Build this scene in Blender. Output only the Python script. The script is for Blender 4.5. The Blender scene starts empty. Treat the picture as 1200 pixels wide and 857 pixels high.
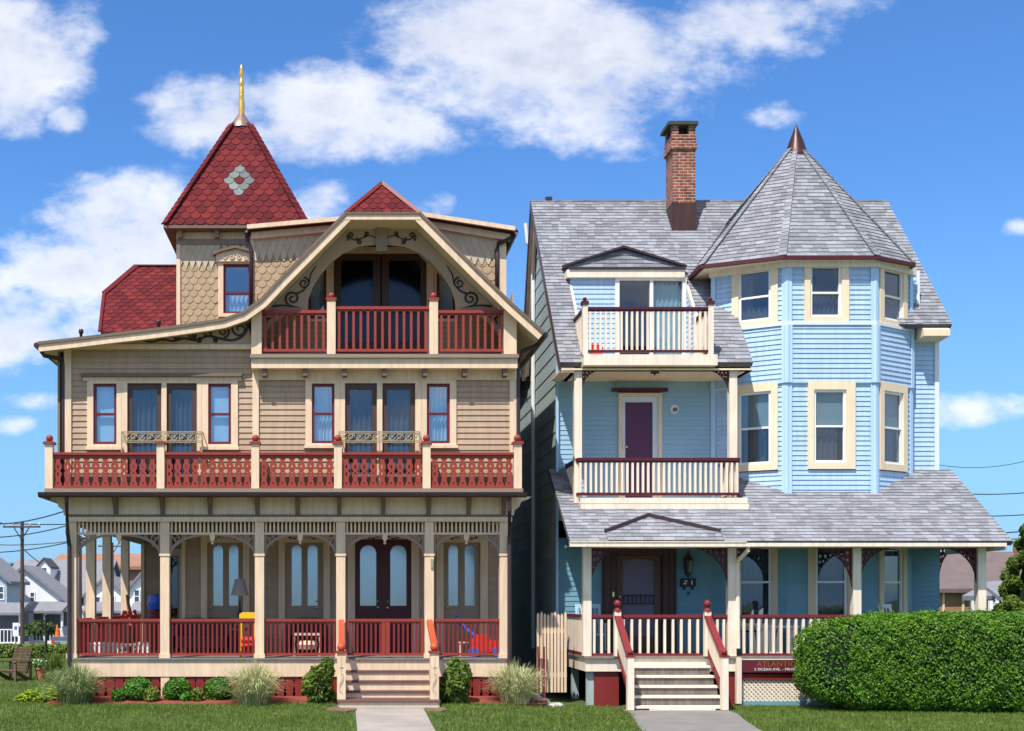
import bpy, math, random
import numpy as np
from mathutils import Vector
from mathutils.geometry import tessellate_polygon
R = math.radians
random.seed(7)
SC = bpy.context.scene
COL = SC.collection

# ------------------------------------------------------------------ camera, light, sky
FPX, D0, HOR, EYE = 1400.0, 25.0, 704.0, 2.2
def X(px, y=0.0): return (px-400.0)*(D0+y)/FPX
def Z(py, y=0.0): return EYE+(HOR-py)*(D0+y)/FPX
cam = bpy.data.cameras.new('camera'); camo = bpy.data.objects.new('camera', cam); COL.objects.link(camo)
camo.location = (0, -D0, EYE); camo.rotation_euler = (R(90), 0, 0)
cam.sensor_width = 36; cam.lens = 36*FPX/1200; cam.shift_x = 200/1200; cam.shift_y = (HOR-428.5)/1200
cam.clip_end = 6000; SC.camera = camo
SUN_EL, SUN_AZ = 59.0, 33.0      # azimuth: degrees to the left of straight behind the camera
s = Vector((-math.sin(R(SUN_AZ))*math.cos(R(SUN_EL)), -math.cos(R(SUN_AZ))*math.cos(R(SUN_EL)), math.sin(R(SUN_EL))))
sl = bpy.data.lights.new('sun', 'SUN'); sl.energy = 5.0; sl.angle = R(0.5); sl.color = (1, 0.955, 0.88)
slo = bpy.data.objects.new('sun', sl); COL.objects.link(slo); slo.rotation_euler = s.to_track_quat('Z', 'Y').to_euler()
slo.location = (-10, -20, 30)
SC.view_settings.view_transform = 'Standard'; SC.view_settings.look = 'None'
SC.view_settings.exposure = 0.38; SC.view_settings.gamma = 1; SC.view_settings.use_curve_mapping = False
SC.cycles.max_bounces = 6; SC.cycles.transparent_max_bounces = 12
SC.cycles.use_denoising = True

def build_world():
    w = bpy.data.worlds.new('World'); SC.world = w; w.use_nodes = True
    nt = w.node_tree; N = nt.nodes; L = nt.links; N.clear()
    def nd(t, **k):
        n = N.new(t)
        for a, b in k.items(): setattr(n, a, b)
        return n
    def mth(op, a, b=None, clamp=False):
        n = nd('ShaderNodeMath', operation=op); n.use_clamp = clamp
        for i, v in enumerate((a, b)):
            if v is None: continue
            if isinstance(v, (int, float)): n.inputs[i].default_value = v
            else: L.new(v, n.inputs[i])
        return n.outputs[0]
    out = nd('ShaderNodeOutputWorld'); bg = nd('ShaderNodeBackground'); bg.inputs[1].default_value = 0.095
    L.new(bg.outputs[0], out.inputs[0])
    sky = nd('ShaderNodeTexSky', sky_type='NISHITA'); sky.sun_disc = False
    sky.sun_elevation = R(SUN_EL); sky.sun_rotation = R(180+SUN_AZ); sky.altitude = 0; sky.air_density = 1.0; sky.dust_density = 0.35; sky.ozone_density = 2.5
    tc = nd('ShaderNodeTexCoord'); sep = nd('ShaderNodeSeparateXYZ'); L.new(tc.outputs['Generated'], sep.inputs[0])
    gx, gy, gz = sep.outputs
    ay = mth('MAXIMUM', mth('ABSOLUTE', gy), 0.02)
    u = mth('DIVIDE', gx, ay); v = mth('DIVIDE', gz, ay)
    # warp
    wn = nd('ShaderNodeTexNoise'); wn.inputs['Scale'].default_value = 9; wn.inputs['Detail'].default_value = 7; wn.inputs['Roughness'].default_value = 0.58
    cmb = nd('ShaderNodeCombineXYZ'); L.new(u, cmb.inputs[0]); L.new(mth('MULTIPLY', v, 1.5), cmb.inputs[1]); L.new(mth('SIGN', gy), cmb.inputs[2])
    L.new(cmb.outputs[0], wn.inputs['Vector'])
    n1 = mth('SUBTRACT', wn.outputs['Fac'], 0.5)
    fine = nd('ShaderNodeTexNoise'); fine.inputs['Scale'].default_value = 26; fine.inputs['Detail'].default_value = 6; fine.inputs['Roughness'].default_value = 0.62
    L.new(cmb.outputs[0], fine.inputs['Vector'])
    n2 = mth('SUBTRACT', fine.outputs['Fac'], 0.5)
    blobs = [  # px, py, rx, ry, strength
        (5,65,105,85,1.0),(82,45,42,62,.75),(74,140,28,20,.75),(20,120,60,40,.8),
        (250,132,95,42,.85),(390,132,112,56,.95),(330,160,100,34,.9),(465,155,66,34,.8),
        (550,42,135,72,1.0),(650,60,200,85,1.1),(600,95,95,60,.9),(705,120,95,52,.9),(740,165,45,24,.6),(860,25,130,38,.95),(970,10,70,22,.6),
        (150,275,90,72,1.0),(90,315,90,42,.95),(195,320,60,50,.9),(215,265,40,40,.7),
        (15,385,75,50,.9),(95,385,55,26,.65),(370,238,50,32,.7),(505,238,34,15,.48),(905,134,34,14,.42),
        (1150,478,80,17,.6),(1192,267,18,9,.45),(5,497,26,10,.45),(60,470,50,10,.4)]
    acc = None
    for (px, py, rx, ry, st) in blobs:
        cu, cv = (px-400)/FPX, (HOR-py)/FPX
        a = mth('MULTIPLY', mth('SUBTRACT', u, cu), FPX/rx); b = mth('MULTIPLY', mth('SUBTRACT', v, cv), FPX/ry)
        d = mth('ADD', mth('MULTIPLY', a, a), mth('MULTIPLY', b, b))
        m = mth('MULTIPLY', mth('SUBTRACT', 1.0, mth('MULTIPLY', d, 0.62)), st)
        acc = m if acc is None else mth('MAXIMUM', acc, m)
    acc = mth('MAXIMUM', acc, -0.6)
    front = mth('GREATER_THAN', gy, 0.0)
    bn = nd('ShaderNodeTexNoise'); bn.inputs['Scale'].default_value = 2.6; bn.inputs['Detail'].default_value = 3
    L.new(tc.outputs['Generated'], bn.inputs['Vector'])
    lowv = mth('MULTIPLY', mth('SUBTRACT', .45, v), 4.0, True)
    back = mth('MULTIPLY', mth('SUBTRACT', mth('SUBTRACT', bn.outputs['Fac'], 0.38), mth('MULTIPLY', lowv, 0.13)), 5.0)  # cover thickened out of view so white cloud neutralises the ambient light
    # outside the part of the sky above the houses the clouds come from noise alone
    far = mth('MULTIPLY', mth('SUBTRACT', mth('ABSOLUTE', mth('SUBTRACT', u, .14)), .62), 3.0, True)
    far = mth('MAXIMUM', far, mth('MULTIPLY', mth('SUBTRACT', v, .62), 3.0, True))
    usen = mth('MAXIMUM', mth('SUBTRACT', 1.0, front), far)
    dens = mth('ADD', mth('MULTIPLY', acc, mth('SUBTRACT', 1.0, usen)), mth('MULTIPLY', back, usen))
    dens = mth('ADD', dens, mth('ADD', mth('MULTIPLY', n1, 2.7), mth('MULTIPLY', n2, 1.5)))
    mr = nd('ShaderNodeMapRange', interpolation_type='SMOOTHSTEP'); mr.inputs[1].default_value = 0.02; mr.inputs[2].default_value = 1.12
    L.new(dens, mr.inputs[0]); al = mth('MULTIPLY', mr.outputs[0], 0.9)
    # grey bodies: dense parts, broken by noise
    gr = nd('ShaderNodeMapRange'); gr.inputs[1].default_value = 0.55; gr.inputs[2].default_value = 1.5
    L.new(mth('ADD', dens, mth('MULTIPLY', n1, -2.4)), gr.inputs[0])
    cc = nd('ShaderNodeMixRGB'); cc.inputs[1].default_value = (8.9, 9.0, 9.4, 1); cc.inputs[2].default_value = (5.0, 5.4, 6.6, 1)
    L.new(gr.outputs[0], cc.inputs[0])
    hs = nd('ShaderNodeHueSaturation'); hs.inputs['Saturation'].default_value = 1.06; hs.inputs['Value'].default_value = 0.98
    L.new(sky.outputs[0], hs.inputs['Color'])
    tint = nd('ShaderNodeMixRGB', blend_type='MULTIPLY'); tint.inputs[0].default_value = 1; tint.inputs[2].default_value = SKYTINT
    L.new(hs.outputs[0], tint.inputs[1])
    hz = nd('ShaderNodeMixRGB'); hz.inputs[2].default_value = (2.3, 4.3, 7.0, 1); L.new(tint.outputs[0], hz.inputs[1])
    L.new(mth('MULTIPLY', mth('POWER', mth('SUBTRACT', 1.0, mth('MULTIPLY', mth('MAXIMUM', v, 0.0), 2.6), True), 1.5), 0.85), hz.inputs[0])
    mx = nd('ShaderNodeMixRGB'); L.new(al, mx.inputs[0]); L.new(hz.outputs[0], mx.inputs[1]); L.new(cc.outputs[0], mx.inputs[2])
    L.new(mx.outputs[0], bg.inputs[0])
SKYTINT = (0.76, 1.20, 1.66, 1)

# ------------------------------------------------------------------ materials
MATS = {}
def mat(name, col, rough=0.6, var=0.12, scale=3.0, bump=0.0, bscale=40, island=0.0, spec=0.35, metal=0.0, streak=0.0, hue=0.0):
    m = bpy.data.materials.new(name); m.use_nodes = True; nt = m.node_tree; N = nt.nodes; L = nt.links
    p = N['Principled BSDF']; p.inputs['Roughness'].default_value = rough; p.inputs['Metallic'].default_value = metal
    p.inputs['Specular IOR Level'].default_value = spec
    geo = N.new('ShaderNodeNewGeometry'); pos = geo.outputs['Position']
    nz = N.new('ShaderNodeTexNoise'); nz.inputs['Scale'].default_value = scale; nz.inputs['Detail'].default_value = 5; nz.inputs['Roughness'].default_value = .6
    L.new(pos, nz.inputs['Vector'])
    mr = N.new('ShaderNodeMapRange'); mr.inputs[1].default_value = .25; mr.inputs[2].default_value = .75; mr.inputs[3].default_value = 1-var; mr.inputs[4].default_value = 1+var
    L.new(nz.outputs['Fac'], mr.inputs[0]); val = mr.outputs[0]
    def mul(a, b):
        n = N.new('ShaderNodeMath'); n.operation = 'MULTIPLY'; L.new(a, n.inputs[0]); L.new(b, n.inputs[1]); return n.outputs[0]
    if island:
        r = N.new('ShaderNodeMapRange'); r.inputs[3].default_value = 1-island; r.inputs[4].default_value = 1+island
        L.new(geo.outputs['Random Per Island'], r.inputs[0]); val = mul(val, r.outputs[0])
    if streak:
        mp = N.new('ShaderNodeMapping'); mp.inputs['Scale'].default_value = (9, 9, .9); L.new(pos, mp.inputs['Vector'])
        n2 = N.new('ShaderNodeTexNoise'); n2.inputs['Scale'].default_value = 1.6; n2.inputs['Detail'].default_value = 4; L.new(mp.outputs[0], n2.inputs['Vector'])
        r = N.new('ShaderNodeMapRange'); r.inputs[1].default_value = .35; r.inputs[2].default_value = .62; r.inputs[3].default_value = 1-streak; r.inputs[4].default_value = 1
        L.new(n2.outputs['Fac'], r.inputs[0]); val = mul(val, r.outputs[0])
    hs = N.new('ShaderNodeHueSaturation'); hs.inputs['Color'].default_value = (*col, 1); L.new(val, hs.inputs['Value'])
    if hue:
        r = N.new('ShaderNodeMapRange'); r.inputs[3].default_value = .5-hue; r.inputs[4].default_value = .5+hue
        L.new(geo.outputs['Random Per Island'], r.inputs[0]); L.new(r.outputs[0], hs.inputs['Hue'])
    L.new(hs.outputs[0], p.inputs['Base Color'])
    if bump:
        b = N.new('ShaderNodeTexNoise'); b.inputs['Scale'].default_value = bscale; b.inputs['Detail'].default_value = 3; L.new(pos, b.inputs['Vector'])
        bp = N.new('ShaderNodeBump'); bp.inputs['Strength'].default_value = bump; bp.inputs['Distance'].default_value = .02
        L.new(b.outputs['Fac'], bp.inputs['Height']); L.new(bp.outputs[0], p.inputs['Normal'])
    MATS[name] = m; return m
def glass(name, refl, tint=(1, 1, 1), rough=0.02):
    m = bpy.data.materials.new(name); m.use_nodes = True; nt = m.node_tree; N = nt.nodes; L = nt.links; N.clear()
    o = N.new('ShaderNodeOutputMaterial'); g = N.new('ShaderNodeBsdfGlossy'); g.inputs['Roughness'].default_value = rough; g.inputs['Color'].default_value = (.95, .97, 1, 1)
    t = N.new('ShaderNodeBsdfTransparent'); t.inputs['Color'].default_value = (*tint, 1); mx = N.new('ShaderNodeMixShader')
    lw = N.new('ShaderNodeLayerWeight'); lw.inputs[0].default_value = .5
    pw = N.new('ShaderNodeMath'); pw.operation = 'POWER'; pw.inputs[1].default_value = 4; L.new(lw.outputs['Facing'], pw.inputs[0])
    a = N.new('ShaderNodeMath'); a.operation = 'MULTIPLY_ADD'; a.inputs[1].default_value = .8; a.inputs[2].default_value = refl+.045; a.use_clamp = True; L.new(pw.outputs[0], a.inputs[0])
    geo = N.new('ShaderNodeNewGeometry'); nz = N.new('ShaderNodeTexNoise'); nz.inputs['Scale'].default_value = 1.7; L.new(geo.outputs['Position'], nz.inputs['Vector'])
    bp = N.new('ShaderNodeBump'); bp.inputs['Strength'].default_value = .02; bp.inputs['Distance'].default_value = .05; L.new(nz.outputs['Fac'], bp.inputs['Height']); L.new(bp.outputs[0], g.inputs['Normal'])
    L.new(a.outputs[0], mx.inputs[0]); L.new(t.outputs[0], mx.inputs[1]); L.new(g.outputs[0], mx.inputs[2]); L.new(mx.outputs[0], o.inputs[0])
    MATS[name] = m; return m

cream = mat('cream', (.77, .57, .395), .55, .08, 2, streak=.14)
cream2 = mat('cream_blue_house', (.84, .715, .575), .55, .07, 2, streak=.14)
yellowtrim = mat('yellow_trim', (.83, .66, .46), .55, .06, 2, streak=.10)
white = mat('white_paint', (.78, .78, .76), .5, .05, 2)
tan = mat('tan_siding', (.44, .305, .205), .6, .08, 1.1, island=.07, streak=.14)
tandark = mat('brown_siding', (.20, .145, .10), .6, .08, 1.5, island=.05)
taupe = mat('taupe_trim', (.27, .195, .15), .6, .06, 2)
bracketbrown = mat('bracket_brown', (.16, .11, .08), .6, .1, 3)
scrollblack = mat('scroll_dark', (.035, .022, .025), .5, .1, 3)
gold = mat('gilding', (.85, .52, .13), .3, .08, 6, metal=.8)
copper = mat('copper_cap', (.27, .17, .14), .4, .15, 5, metal=.5)
red = mat('rail_red', (.27, .040, .025), .5, .07, 3)
dred = mat('porch_red', (.20, .022, .020), .5, .1, 3)
orangered = mat('handrail_red', (.44, .068, .024), .5, .07, 3)
maroon = mat('maroon', (.075, .010, .018), .5, .12, 3)
maroonrail = mat('maroon_rail', (.17, .02, .025), .5, .12, 3)
sashred = mat('sash_red', (.13, .012, .022), .45, .1, 3)
gutter = mat('dark_gutter', (.045, .028, .032), .4, .1, 3)
fstile_r = mat('red_shingle', (.135, .018, .021), .85, .14, 5, .5, 60, island=.30, spec=.15, hue=.004, streak=.12)
fstile_g = mat('grey_green_shingle', (.165, .19, .18), .85, .14, 5, .5, 60, island=.25, spec=.15)
fstile_t = mat('tan_scale_shingle', (.39, .28, .17), .7, .08, 4, island=.06)
fstile_c = mat('pale_diamond_shingle', (.50, .42, .30), .7, .08, 4, island=.06)
shin = mat('grey_shingle', (.255, .258, .283), .9, .16, .9, .6, 70, island=.26, streak=.10, spec=.12, hue=.015)
shinbase = mat('shingle_underlay', (.10, .10, .115), .9, .1, 6)
redbase = mat('red_underlay', (.05, .012, .012), .9, .1, 6)
bsid = mat('blue_siding', (.41, .565, .77), .5, .05, 1.1, island=.045, streak=.12)
btrim = mat('blue_corner', (.43, .60, .81), .5, .04, 2)
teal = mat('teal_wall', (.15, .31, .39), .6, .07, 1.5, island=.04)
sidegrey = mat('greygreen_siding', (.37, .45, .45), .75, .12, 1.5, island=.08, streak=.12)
greywood = mat('weathered_wood', (.17, .15, .14), .8, .25, 5, .4, 50, streak=.3)
deckgrey = mat('deck_grey', (.22, .19, .17), .7, .2, 3, streak=.15)
dark = mat('dark_interior', (.018, .017, .018), .9, .1, 2)  # near-black paint for hidden cores, unlit darkness put in as colour
dark_backing = mat('unlit_room_paint', (.03, .028, .03), .9, .1, 2)  # the dark of unlit rooms is put into this colour
curt = mat('curtain_cloth', (.62, .74, .76), .8, .1, 4)
curtw = mat('curtain_white', (.72, .74, .74), .8, .06, 4)
curtd = mat('curtain_dim', (.12, .125, .145), .8, .1, 4)
blind = mat('roller_blind', (.36, .46, .42), .8, .06, 4)
doortan = mat('door_taupe', (.33, .24, .165), .5, .06, 3)
doorred = mat('door_maroon', (.075, .010, .018), .4, .08, 3)
doorpurple = mat('door_purple', (.10, .03, .085), .5, .08, 3)
doorbrown = mat('door_brown', (.075, .038, .032), .5, .12, 3)
glass_hi = glass('glass_bright', .33, (.6, .65, .7), .16); glass_lo = glass('glass_dark', .02, (.75, .8, .85)); glass_screen = glass('glass_screened', -.02, (.6, .65, .75), .12); glass_mid = glass('glass_mid', .10, (.8, .88, .95))
chimmetal = mat('chimney_flashing', (.075, .036, .032), .5, .15, 3, metal=.3, streak=.2)
steel = mat('black_iron', (.02, .02, .022), .5, .1, 3)
brass = mat('brass', (.75, .60, .30), .3, .05, 3, metal=.9)
screen = mat('insect_screen', (.05, .047, .05), .8, .05, 60)
ornament = mat('ornament_cream', (.55, .44, .30), .5, .08, 3)
terracotta = mat('terracotta', (.42, .14, .07), .8, .12, 5)
stone = mat('pale_stone', (.48, .46, .42), .9, .2, 6, .5, 20)
concrete = mat('concrete', (.31, .275, .245), .9, .20, .9, .3, 60)
asphalt = mat('asphalt', (.11, .105, .10), .9, .15, 2, .4, 80)
soil = mat('bare_soil', (.16, .11, .07), .95, .3, 5, .6, 30)
mulch = mat('red_mulch', (.22, .055, .035), .95, .4, 14, .9, 45)

def brickmat():
    m = bpy.data.materials.new('brick'); m.use_nodes = True; nt = m.node_tree; N = nt.nodes; L = nt.links; p = N['Principled BSDF']
    p.inputs['Roughness'].default_value = .85
    geo = N.new('ShaderNodeNewGeometry'); sep = N.new('ShaderNodeSeparateXYZ'); L.new(geo.outputs['Position'], sep.inputs[0])
    ad = N.new('ShaderNodeMath'); L.new(sep.outputs[0], ad.inputs[0]); L.new(sep.outputs[1], ad.inputs[1])
    cb = N.new('ShaderNodeCombineXYZ'); L.new(ad.outputs[0], cb.inputs[0]); L.new(sep.outputs[2], cb.inputs[1])
    b = N.new('ShaderNodeTexBrick'); b.inputs['Scale'].default_value = 1; b.inputs['Brick Width'].default_value = .21; b.inputs['Row Height'].default_value = .072
    b.inputs['Mortar Size'].default_value = .009; b.inputs['Color1'].default_value = (.30, .075, .035, 1); b.inputs['Color2'].default_value = (.17, .04, .026, 1); b.inputs['Mortar'].default_value = (.40, .32, .26, 1)
    b.inputs['Bias'].default_value = 0
    L.new(cb.outputs[0], b.inputs['Vector'])
    nz = N.new('ShaderNodeTexNoise'); nz.inputs['Scale'].default_value = 7; nz.inputs['Detail'].default_value = 5; L.new(geo.outputs['Position'], nz.inputs['Vector'])
    mr = N.new('ShaderNodeMapRange'); mr.inputs[1].default_value = .3; mr.inputs[2].default_value = .7; mr.inputs[3].default_value = .55; mr.inputs[4].default_value = 1.35; L.new(nz.outputs['Fac'], mr.inputs[0])
    hs = N.new('ShaderNodeHueSaturation'); L.new(b.outputs['Color'], hs.inputs['Color']); L.new(mr.outputs[0], hs.inputs['Value']); L.new(hs.outputs[0], p.inputs['Base Color'])
    bp = N.new('ShaderNodeBump'); bp.inputs['Strength'].default_value = .8; bp.inputs['Distance'].default_value = .01; bp.invert = True
    L.new(b.outputs['Fac'], bp.inputs['Height']); L.new(bp.outputs[0], p.inputs['Normal']); return m
brick = brickmat()
def leafmat(name, c1, c2, trans=.25):
    m = bpy.data.materials.new(name); m.use_nodes = True; nt = m.node_tree; N = nt.nodes; L = nt.links; p = N['Principled BSDF']
    p.inputs['Roughness'].default_value = .5; p.inputs['Specular IOR Level'].default_value = .3
    geo = N.new('ShaderNodeNewGeometry'); rmp = N.new('ShaderNodeMixRGB'); rmp.inputs[1].default_value = (*c1, 1); rmp.inputs[2].default_value = (*c2, 1)
    nz = N.new('ShaderNodeTexNoise'); nz.inputs['Scale'].default_value = 2.2; nz.inputs['Detail'].default_value = 3; L.new(geo.outputs['Position'], nz.inputs['Vector'])
    a = N.new('ShaderNodeMath'); a.operation = 'MULTIPLY_ADD'; a.inputs[1].default_value = .6; L.new(geo.outputs['Random Per Island'], a.inputs[0])
    mr = N.new('ShaderNodeMapRange'); mr.inputs[1].default_value = .35; mr.inputs[2].default_value = .65; mr.inputs[3].default_value = 0; mr.inputs[4].default_value = .4; L.new(nz.outputs['Fac'], mr.inputs[0])
    L.new(mr.outputs[0], a.inputs[2]); L.new(a.outputs[0], rmp.inputs[0]); L.new(rmp.outputs[0], p.inputs['Base Color'])
    o = N['Material Output']; tr = N.new('ShaderNodeBsdfTranslucent'); L.new(rmp.outputs[0], tr.inputs[0]); mx = N.new('ShaderNodeMixShader'); mx.inputs[0].default_value = trans
    L.new(p.outputs[0], mx.inputs[1]); L.new(tr.outputs[0], mx.inputs[2]); L.new(mx.outputs[0], o.inputs[0]); return m
leaf_hedge = leafmat('hedge_leaf', (.045, .13, .008), (.15, .31, .022))
leaf_box = leafmat('boxwood_leaf', (.035, .12, .010), (.12, .30, .03))
leaf_shrub = leafmat('shrub_leaf', (.04, .09, .012), (.20, .27, .035))
leaf_lime = leafmat('lime_leaf', (.16, .30, .02), (.50, .60, .06))
leaf_tree = leafmat('tree_leaf', (.02, .05, .012), (.08, .13, .03))
leaf_ever = leafmat('evergreen_leaf', (.04, .09, .008), (.20, .27, .03))
blade = leafmat('grass_blade', (.06, .115, .014), (.20, .265, .045))
blade2 = leafmat('pale_blade', (.26, .29, .10), (.76, .74, .44))
bark = mat('bark', (.09, .065, .045), .9, .3, 8, .6, 30)
polewood = mat('pole_wood', (.075, .05, .045), .9, .2, 5)

# ------------------------------------------------------------------ mesh building
class Frame:
    def __init__(s, O, u, v, n):
        s.O = Vector(O); s.u = Vector(u).normalized(); s.v = Vector(v).normalized(); s.n = Vector(n).normalized()
    def pt(s, a, b, c=0.0): return s.O+s.u*a+s.v*b+s.n*c
def FR(y): return Frame((0, y, 0), (1, 0, 0), (0, 0, 1), (0, -1, 0))       # a = world X, b = world Z, c = towards the street
def plane_frame(O, u, up):     # roof plane holding u and up
    u = Vector(u).normalized(); up = Vector(up); v = (up-u*up.dot(u)).normalized(); n = u.cross(v); return Frame(O, u, v, n)
class MB:
    def __init__(s): s.v = []; s.f = []; s.m = []
    def add(s, vs, fs, mi=0):
        o = len(s.v); s.v += [tuple(p) for p in vs]; s.f += [tuple(i+o for i in f) for f in fs]; s.m += [mi]*len(fs); return s
    def fbox(s, F, a0, a1, b0, b1, c0, c1, mi=0):
        vs = [F.pt(a, b, c) for c in (c0, c1) for b in (b0, b1) for a in (a0, a1)]
        return s.add(vs, [(0, 2, 3, 1), (4, 5, 7, 6), (0, 1, 5, 4), (2, 6, 7, 3), (0, 4, 6, 2), (1, 3, 7, 5)], mi)
    def box(s, x0, x1, y0, y1, z0, z1, mi=0):
        vs = [(x, y, z) for z in (z0, z1) for y in (y0, y1) for x in (x0, x1)]
        return s.add(vs, [(0, 2, 3, 1), (4, 5, 7, 6), (0, 1, 5, 4), (2, 6, 7, 3), (0, 4, 6, 2), (1, 3, 7, 5)], mi)
    def prism(s, F, poly, c0, c1, holes=(), mi=0):
        loops = [list(poly)]+[list(h) for h in holes]
        flat = [p for l in loops for p in l]; n = len(flat)
        tris = tessellate_polygon([[Vector((p[0], p[1], 0)) for p in l] for l in loops])
        vs = [F.pt(p[0], p[1], c0) for p in flat]+[F.pt(p[0], p[1], c1) for p in flat]
        fs = [tuple(t) for t in tris]+[tuple(i+n for i in t) for t in tris]
        o = 0
        for l in loops:
            k = len(l)
            for i in range(k):
                j = (i+1) % k; fs.append((o+i, o+j, o+j+n, o+i+n))
            o += k
        return s.add(vs, fs, mi)
    def tube(s, pts, r, n=8, mi=0, r1=None, cap=True):
        pts = [Vector(p) for p in pts]; rings = []; N = len(pts)
        for i, p in enumerate(pts):
            d = (pts[min(i+1, N-1)]-pts[max(i-1, 0)]).normalized()
            a = Vector((0, 0, 1)) if abs(d.z) < .9 else Vector((1, 0, 0))
            e1 = d.cross(a).normalized(); e2 = d.cross(e1)
            rr = r if r1 is None else r+(r1-r)*i/(N-1)
            rings.append([p+e1*rr*math.cos(2*math.pi*k/n)+e2*rr*math.sin(2*math.pi*k/n) for k in range(n)])
        vs = [q for g in rings for q in g]; fs = []
        for i in range(N-1):
            for k in range(n):
                k2 = (k+1) % n; fs.append((i*n+k, i*n+k2, (i+1)*n+k2, (i+1)*n+k))
        if cap: fs += [tuple(range(n)), tuple((N-1)*n+k for k in range(n))]
        return s.add(vs, fs, mi)
    def lathe(s, c, prof, n=14, mi=0):     # prof: (radius, z)
        vs = []; fs = []
        for r, z in prof:
            for k in range(n): vs.append((c[0]+r*math.cos(2*math.pi*k/n), c[1]+r*math.sin(2*math.pi*k/n), c[2]+z))
        for i in range(len(prof)-1):
            for k in range(n):
                k2 = (k+1) % n; fs.append((i*n+k, i*n+k2, (i+1)*n+k2, (i+1)*n+k))
        return s.add(vs, fs, mi)
    def beam(s, p, q, w, h, mi=0, up=(0, 0, 1)):
        p = Vector(p); q = Vector(q); d = (q-p); L = d.length; d.normalize(); up = Vector(up)
        sd = d.cross(up).normalized(); u2 = sd.cross(d)
        F = Frame(p, d, u2, sd); return s.fbox(F, 0, L, -h/2, h/2, -w/2, w/2, mi)
    def ribbon(s, F, pts, w0, w1, c0, c1, mi=0):
        n = len(pts); A = []; B = []
        for i, p in enumerate(pts):
            q = pts[min(i+1, n-1)]; o = pts[max(i-1, 0)]; dx, dy = q[0]-o[0], q[1]-o[1]; l = math.hypot(dx, dy) or 1
            w = (w0+(w1-w0)*i/(n-1))/2; A.append((p[0]-dy/l*w, p[1]+dx/l*w)); B.append((p[0]+dy/l*w, p[1]-dx/l*w))
        vs = [F.pt(*a, c1) for a in A]+[F.pt(*b, c1) for b in B]+[F.pt(*a, c0) for a in A]+[F.pt(*b, c0) for b in B]
        fs = []
        for i in range(n-1): fs += [(i, i+1, n+i+1, n+i), (i, i+1, 2*n+i+1, 2*n+i), (n+i, n+i+1, 3*n+i+1, 3*n+i)]
        return s.add(vs, fs, mi)

OFF = {}
def root(name, label, cat, loc, group=None, kind=None):
    o = bpy.data.objects.new(name, None); COL.objects.link(o); o.location = loc; o.empty_display_size = .2
    o['label'] = label; o['category'] = cat
    if group: o['group'] = group
    if kind: o['kind'] = kind
    OFF[o.name] = Vector(loc); return o
def obj(name, mb, mats, parent=None, label=None, cat=None, group=None, kind=None, smooth=False, loc=None):
    """links mb as ONE mesh object; its origin is the parent's place, or loc"""
    off = OFF[parent.name] if parent else Vector(loc or (0, 0, 0))
    me = bpy.data.meshes.new(name)
    vs = [(v[0]-off.x, v[1]-off.y, v[2]-off.z) for v in mb.v]
    me.from_pydata(vs, [], mb.f)
    if not isinstance(mats, (list, tuple)): mats = [mats]
    for m in mats: me.materials.append(m)
    if len(mats) > 1: me.polygons.foreach_set('material_index', mb.m)
    if smooth: me.polygons.foreach_set('use_smooth', [True]*len(me.polygons))
    me.update()
    o = bpy.data.objects.new(name, me); COL.objects.link(o)
    if parent: o.parent = parent
    else: o.location = off
    OFF[o.name] = off
    if label: o['label'] = label
    if cat: o['category'] = cat
    if group: o['group'] = group
    if kind: o['kind'] = kind
    return o
def obj_each(name, mb, mats, parent=None):
    """one object per connected piece of mb"""
    n = len(mb.v); par = list(range(n))
    def find(a):
        while par[a] != a: par[a] = par[par[a]]; a = par[a]
        return a
    for f in mb.f:
        for k in f[1:]: par[find(k)] = find(f[0])
    gr = {}
    for i, f in enumerate(mb.f): gr.setdefault(find(f[0]), []).append(i)
    for fs in gr.values():
        m2 = MB(); used = sorted({k for i in fs for k in mb.f[i]}); ix = {k: j for j, k in enumerate(used)}
        m2.v = [mb.v[k] for k in used]; m2.f = [tuple(ix[k] for k in mb.f[i]) for i in fs]; m2.m = [mb.m[i] for i in fs]
        o = obj(name, m2, mats, parent)
    return o
def copy_tree(o, loc=None, label=None, parent=None):
    c = o.copy(); COL.objects.link(c)
    if parent: c.parent = parent
    for ch in [k for k in bpy.data.objects if k.parent == o]: copy_tree(ch, parent=c)
    if loc: c.location = loc
    if label: c['label'] = label
    return c

def clip(poly, reg):
    n = len(reg); area = sum(reg[i][0]*reg[(i+1) % n][1]-reg[(i+1) % n][0]*reg[i][1] for i in range(n))
    if area < 0: reg = reg[::-1]
    for i in range(n):
        ax, ay = reg[i]; bx, by = reg[(i+1) % n]; ex, ey = bx-ax, by-ay
        out = []; m = len(poly)
        if m == 0: return []
        ds = [ex*(p[1]-ay)-ey*(p[0]-ax) for p in poly]
        if min(ds) >= -1e-9: continue
        if max(ds) <= 1e-9: return []
        for k in range(m):
            p, q = poly[k], poly[(k+1) % m]; dp, dq = ds[k], ds[(k+1) % m]
            if dp >= 0: out.append(p)
            if (dp > 0 and dq < 0) or (dp < 0 and dq > 0):
                t = dp/(dp-dq); out.append((p[0]+(q[0]-p[0])*t, p[1]+(q[1]-p[1])*t))
        poly = out
    return poly
def rect(a0, a1, b0, b1): return [(a0, b0), (a1, b0), (a1, b1), (a0, b1)]
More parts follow.
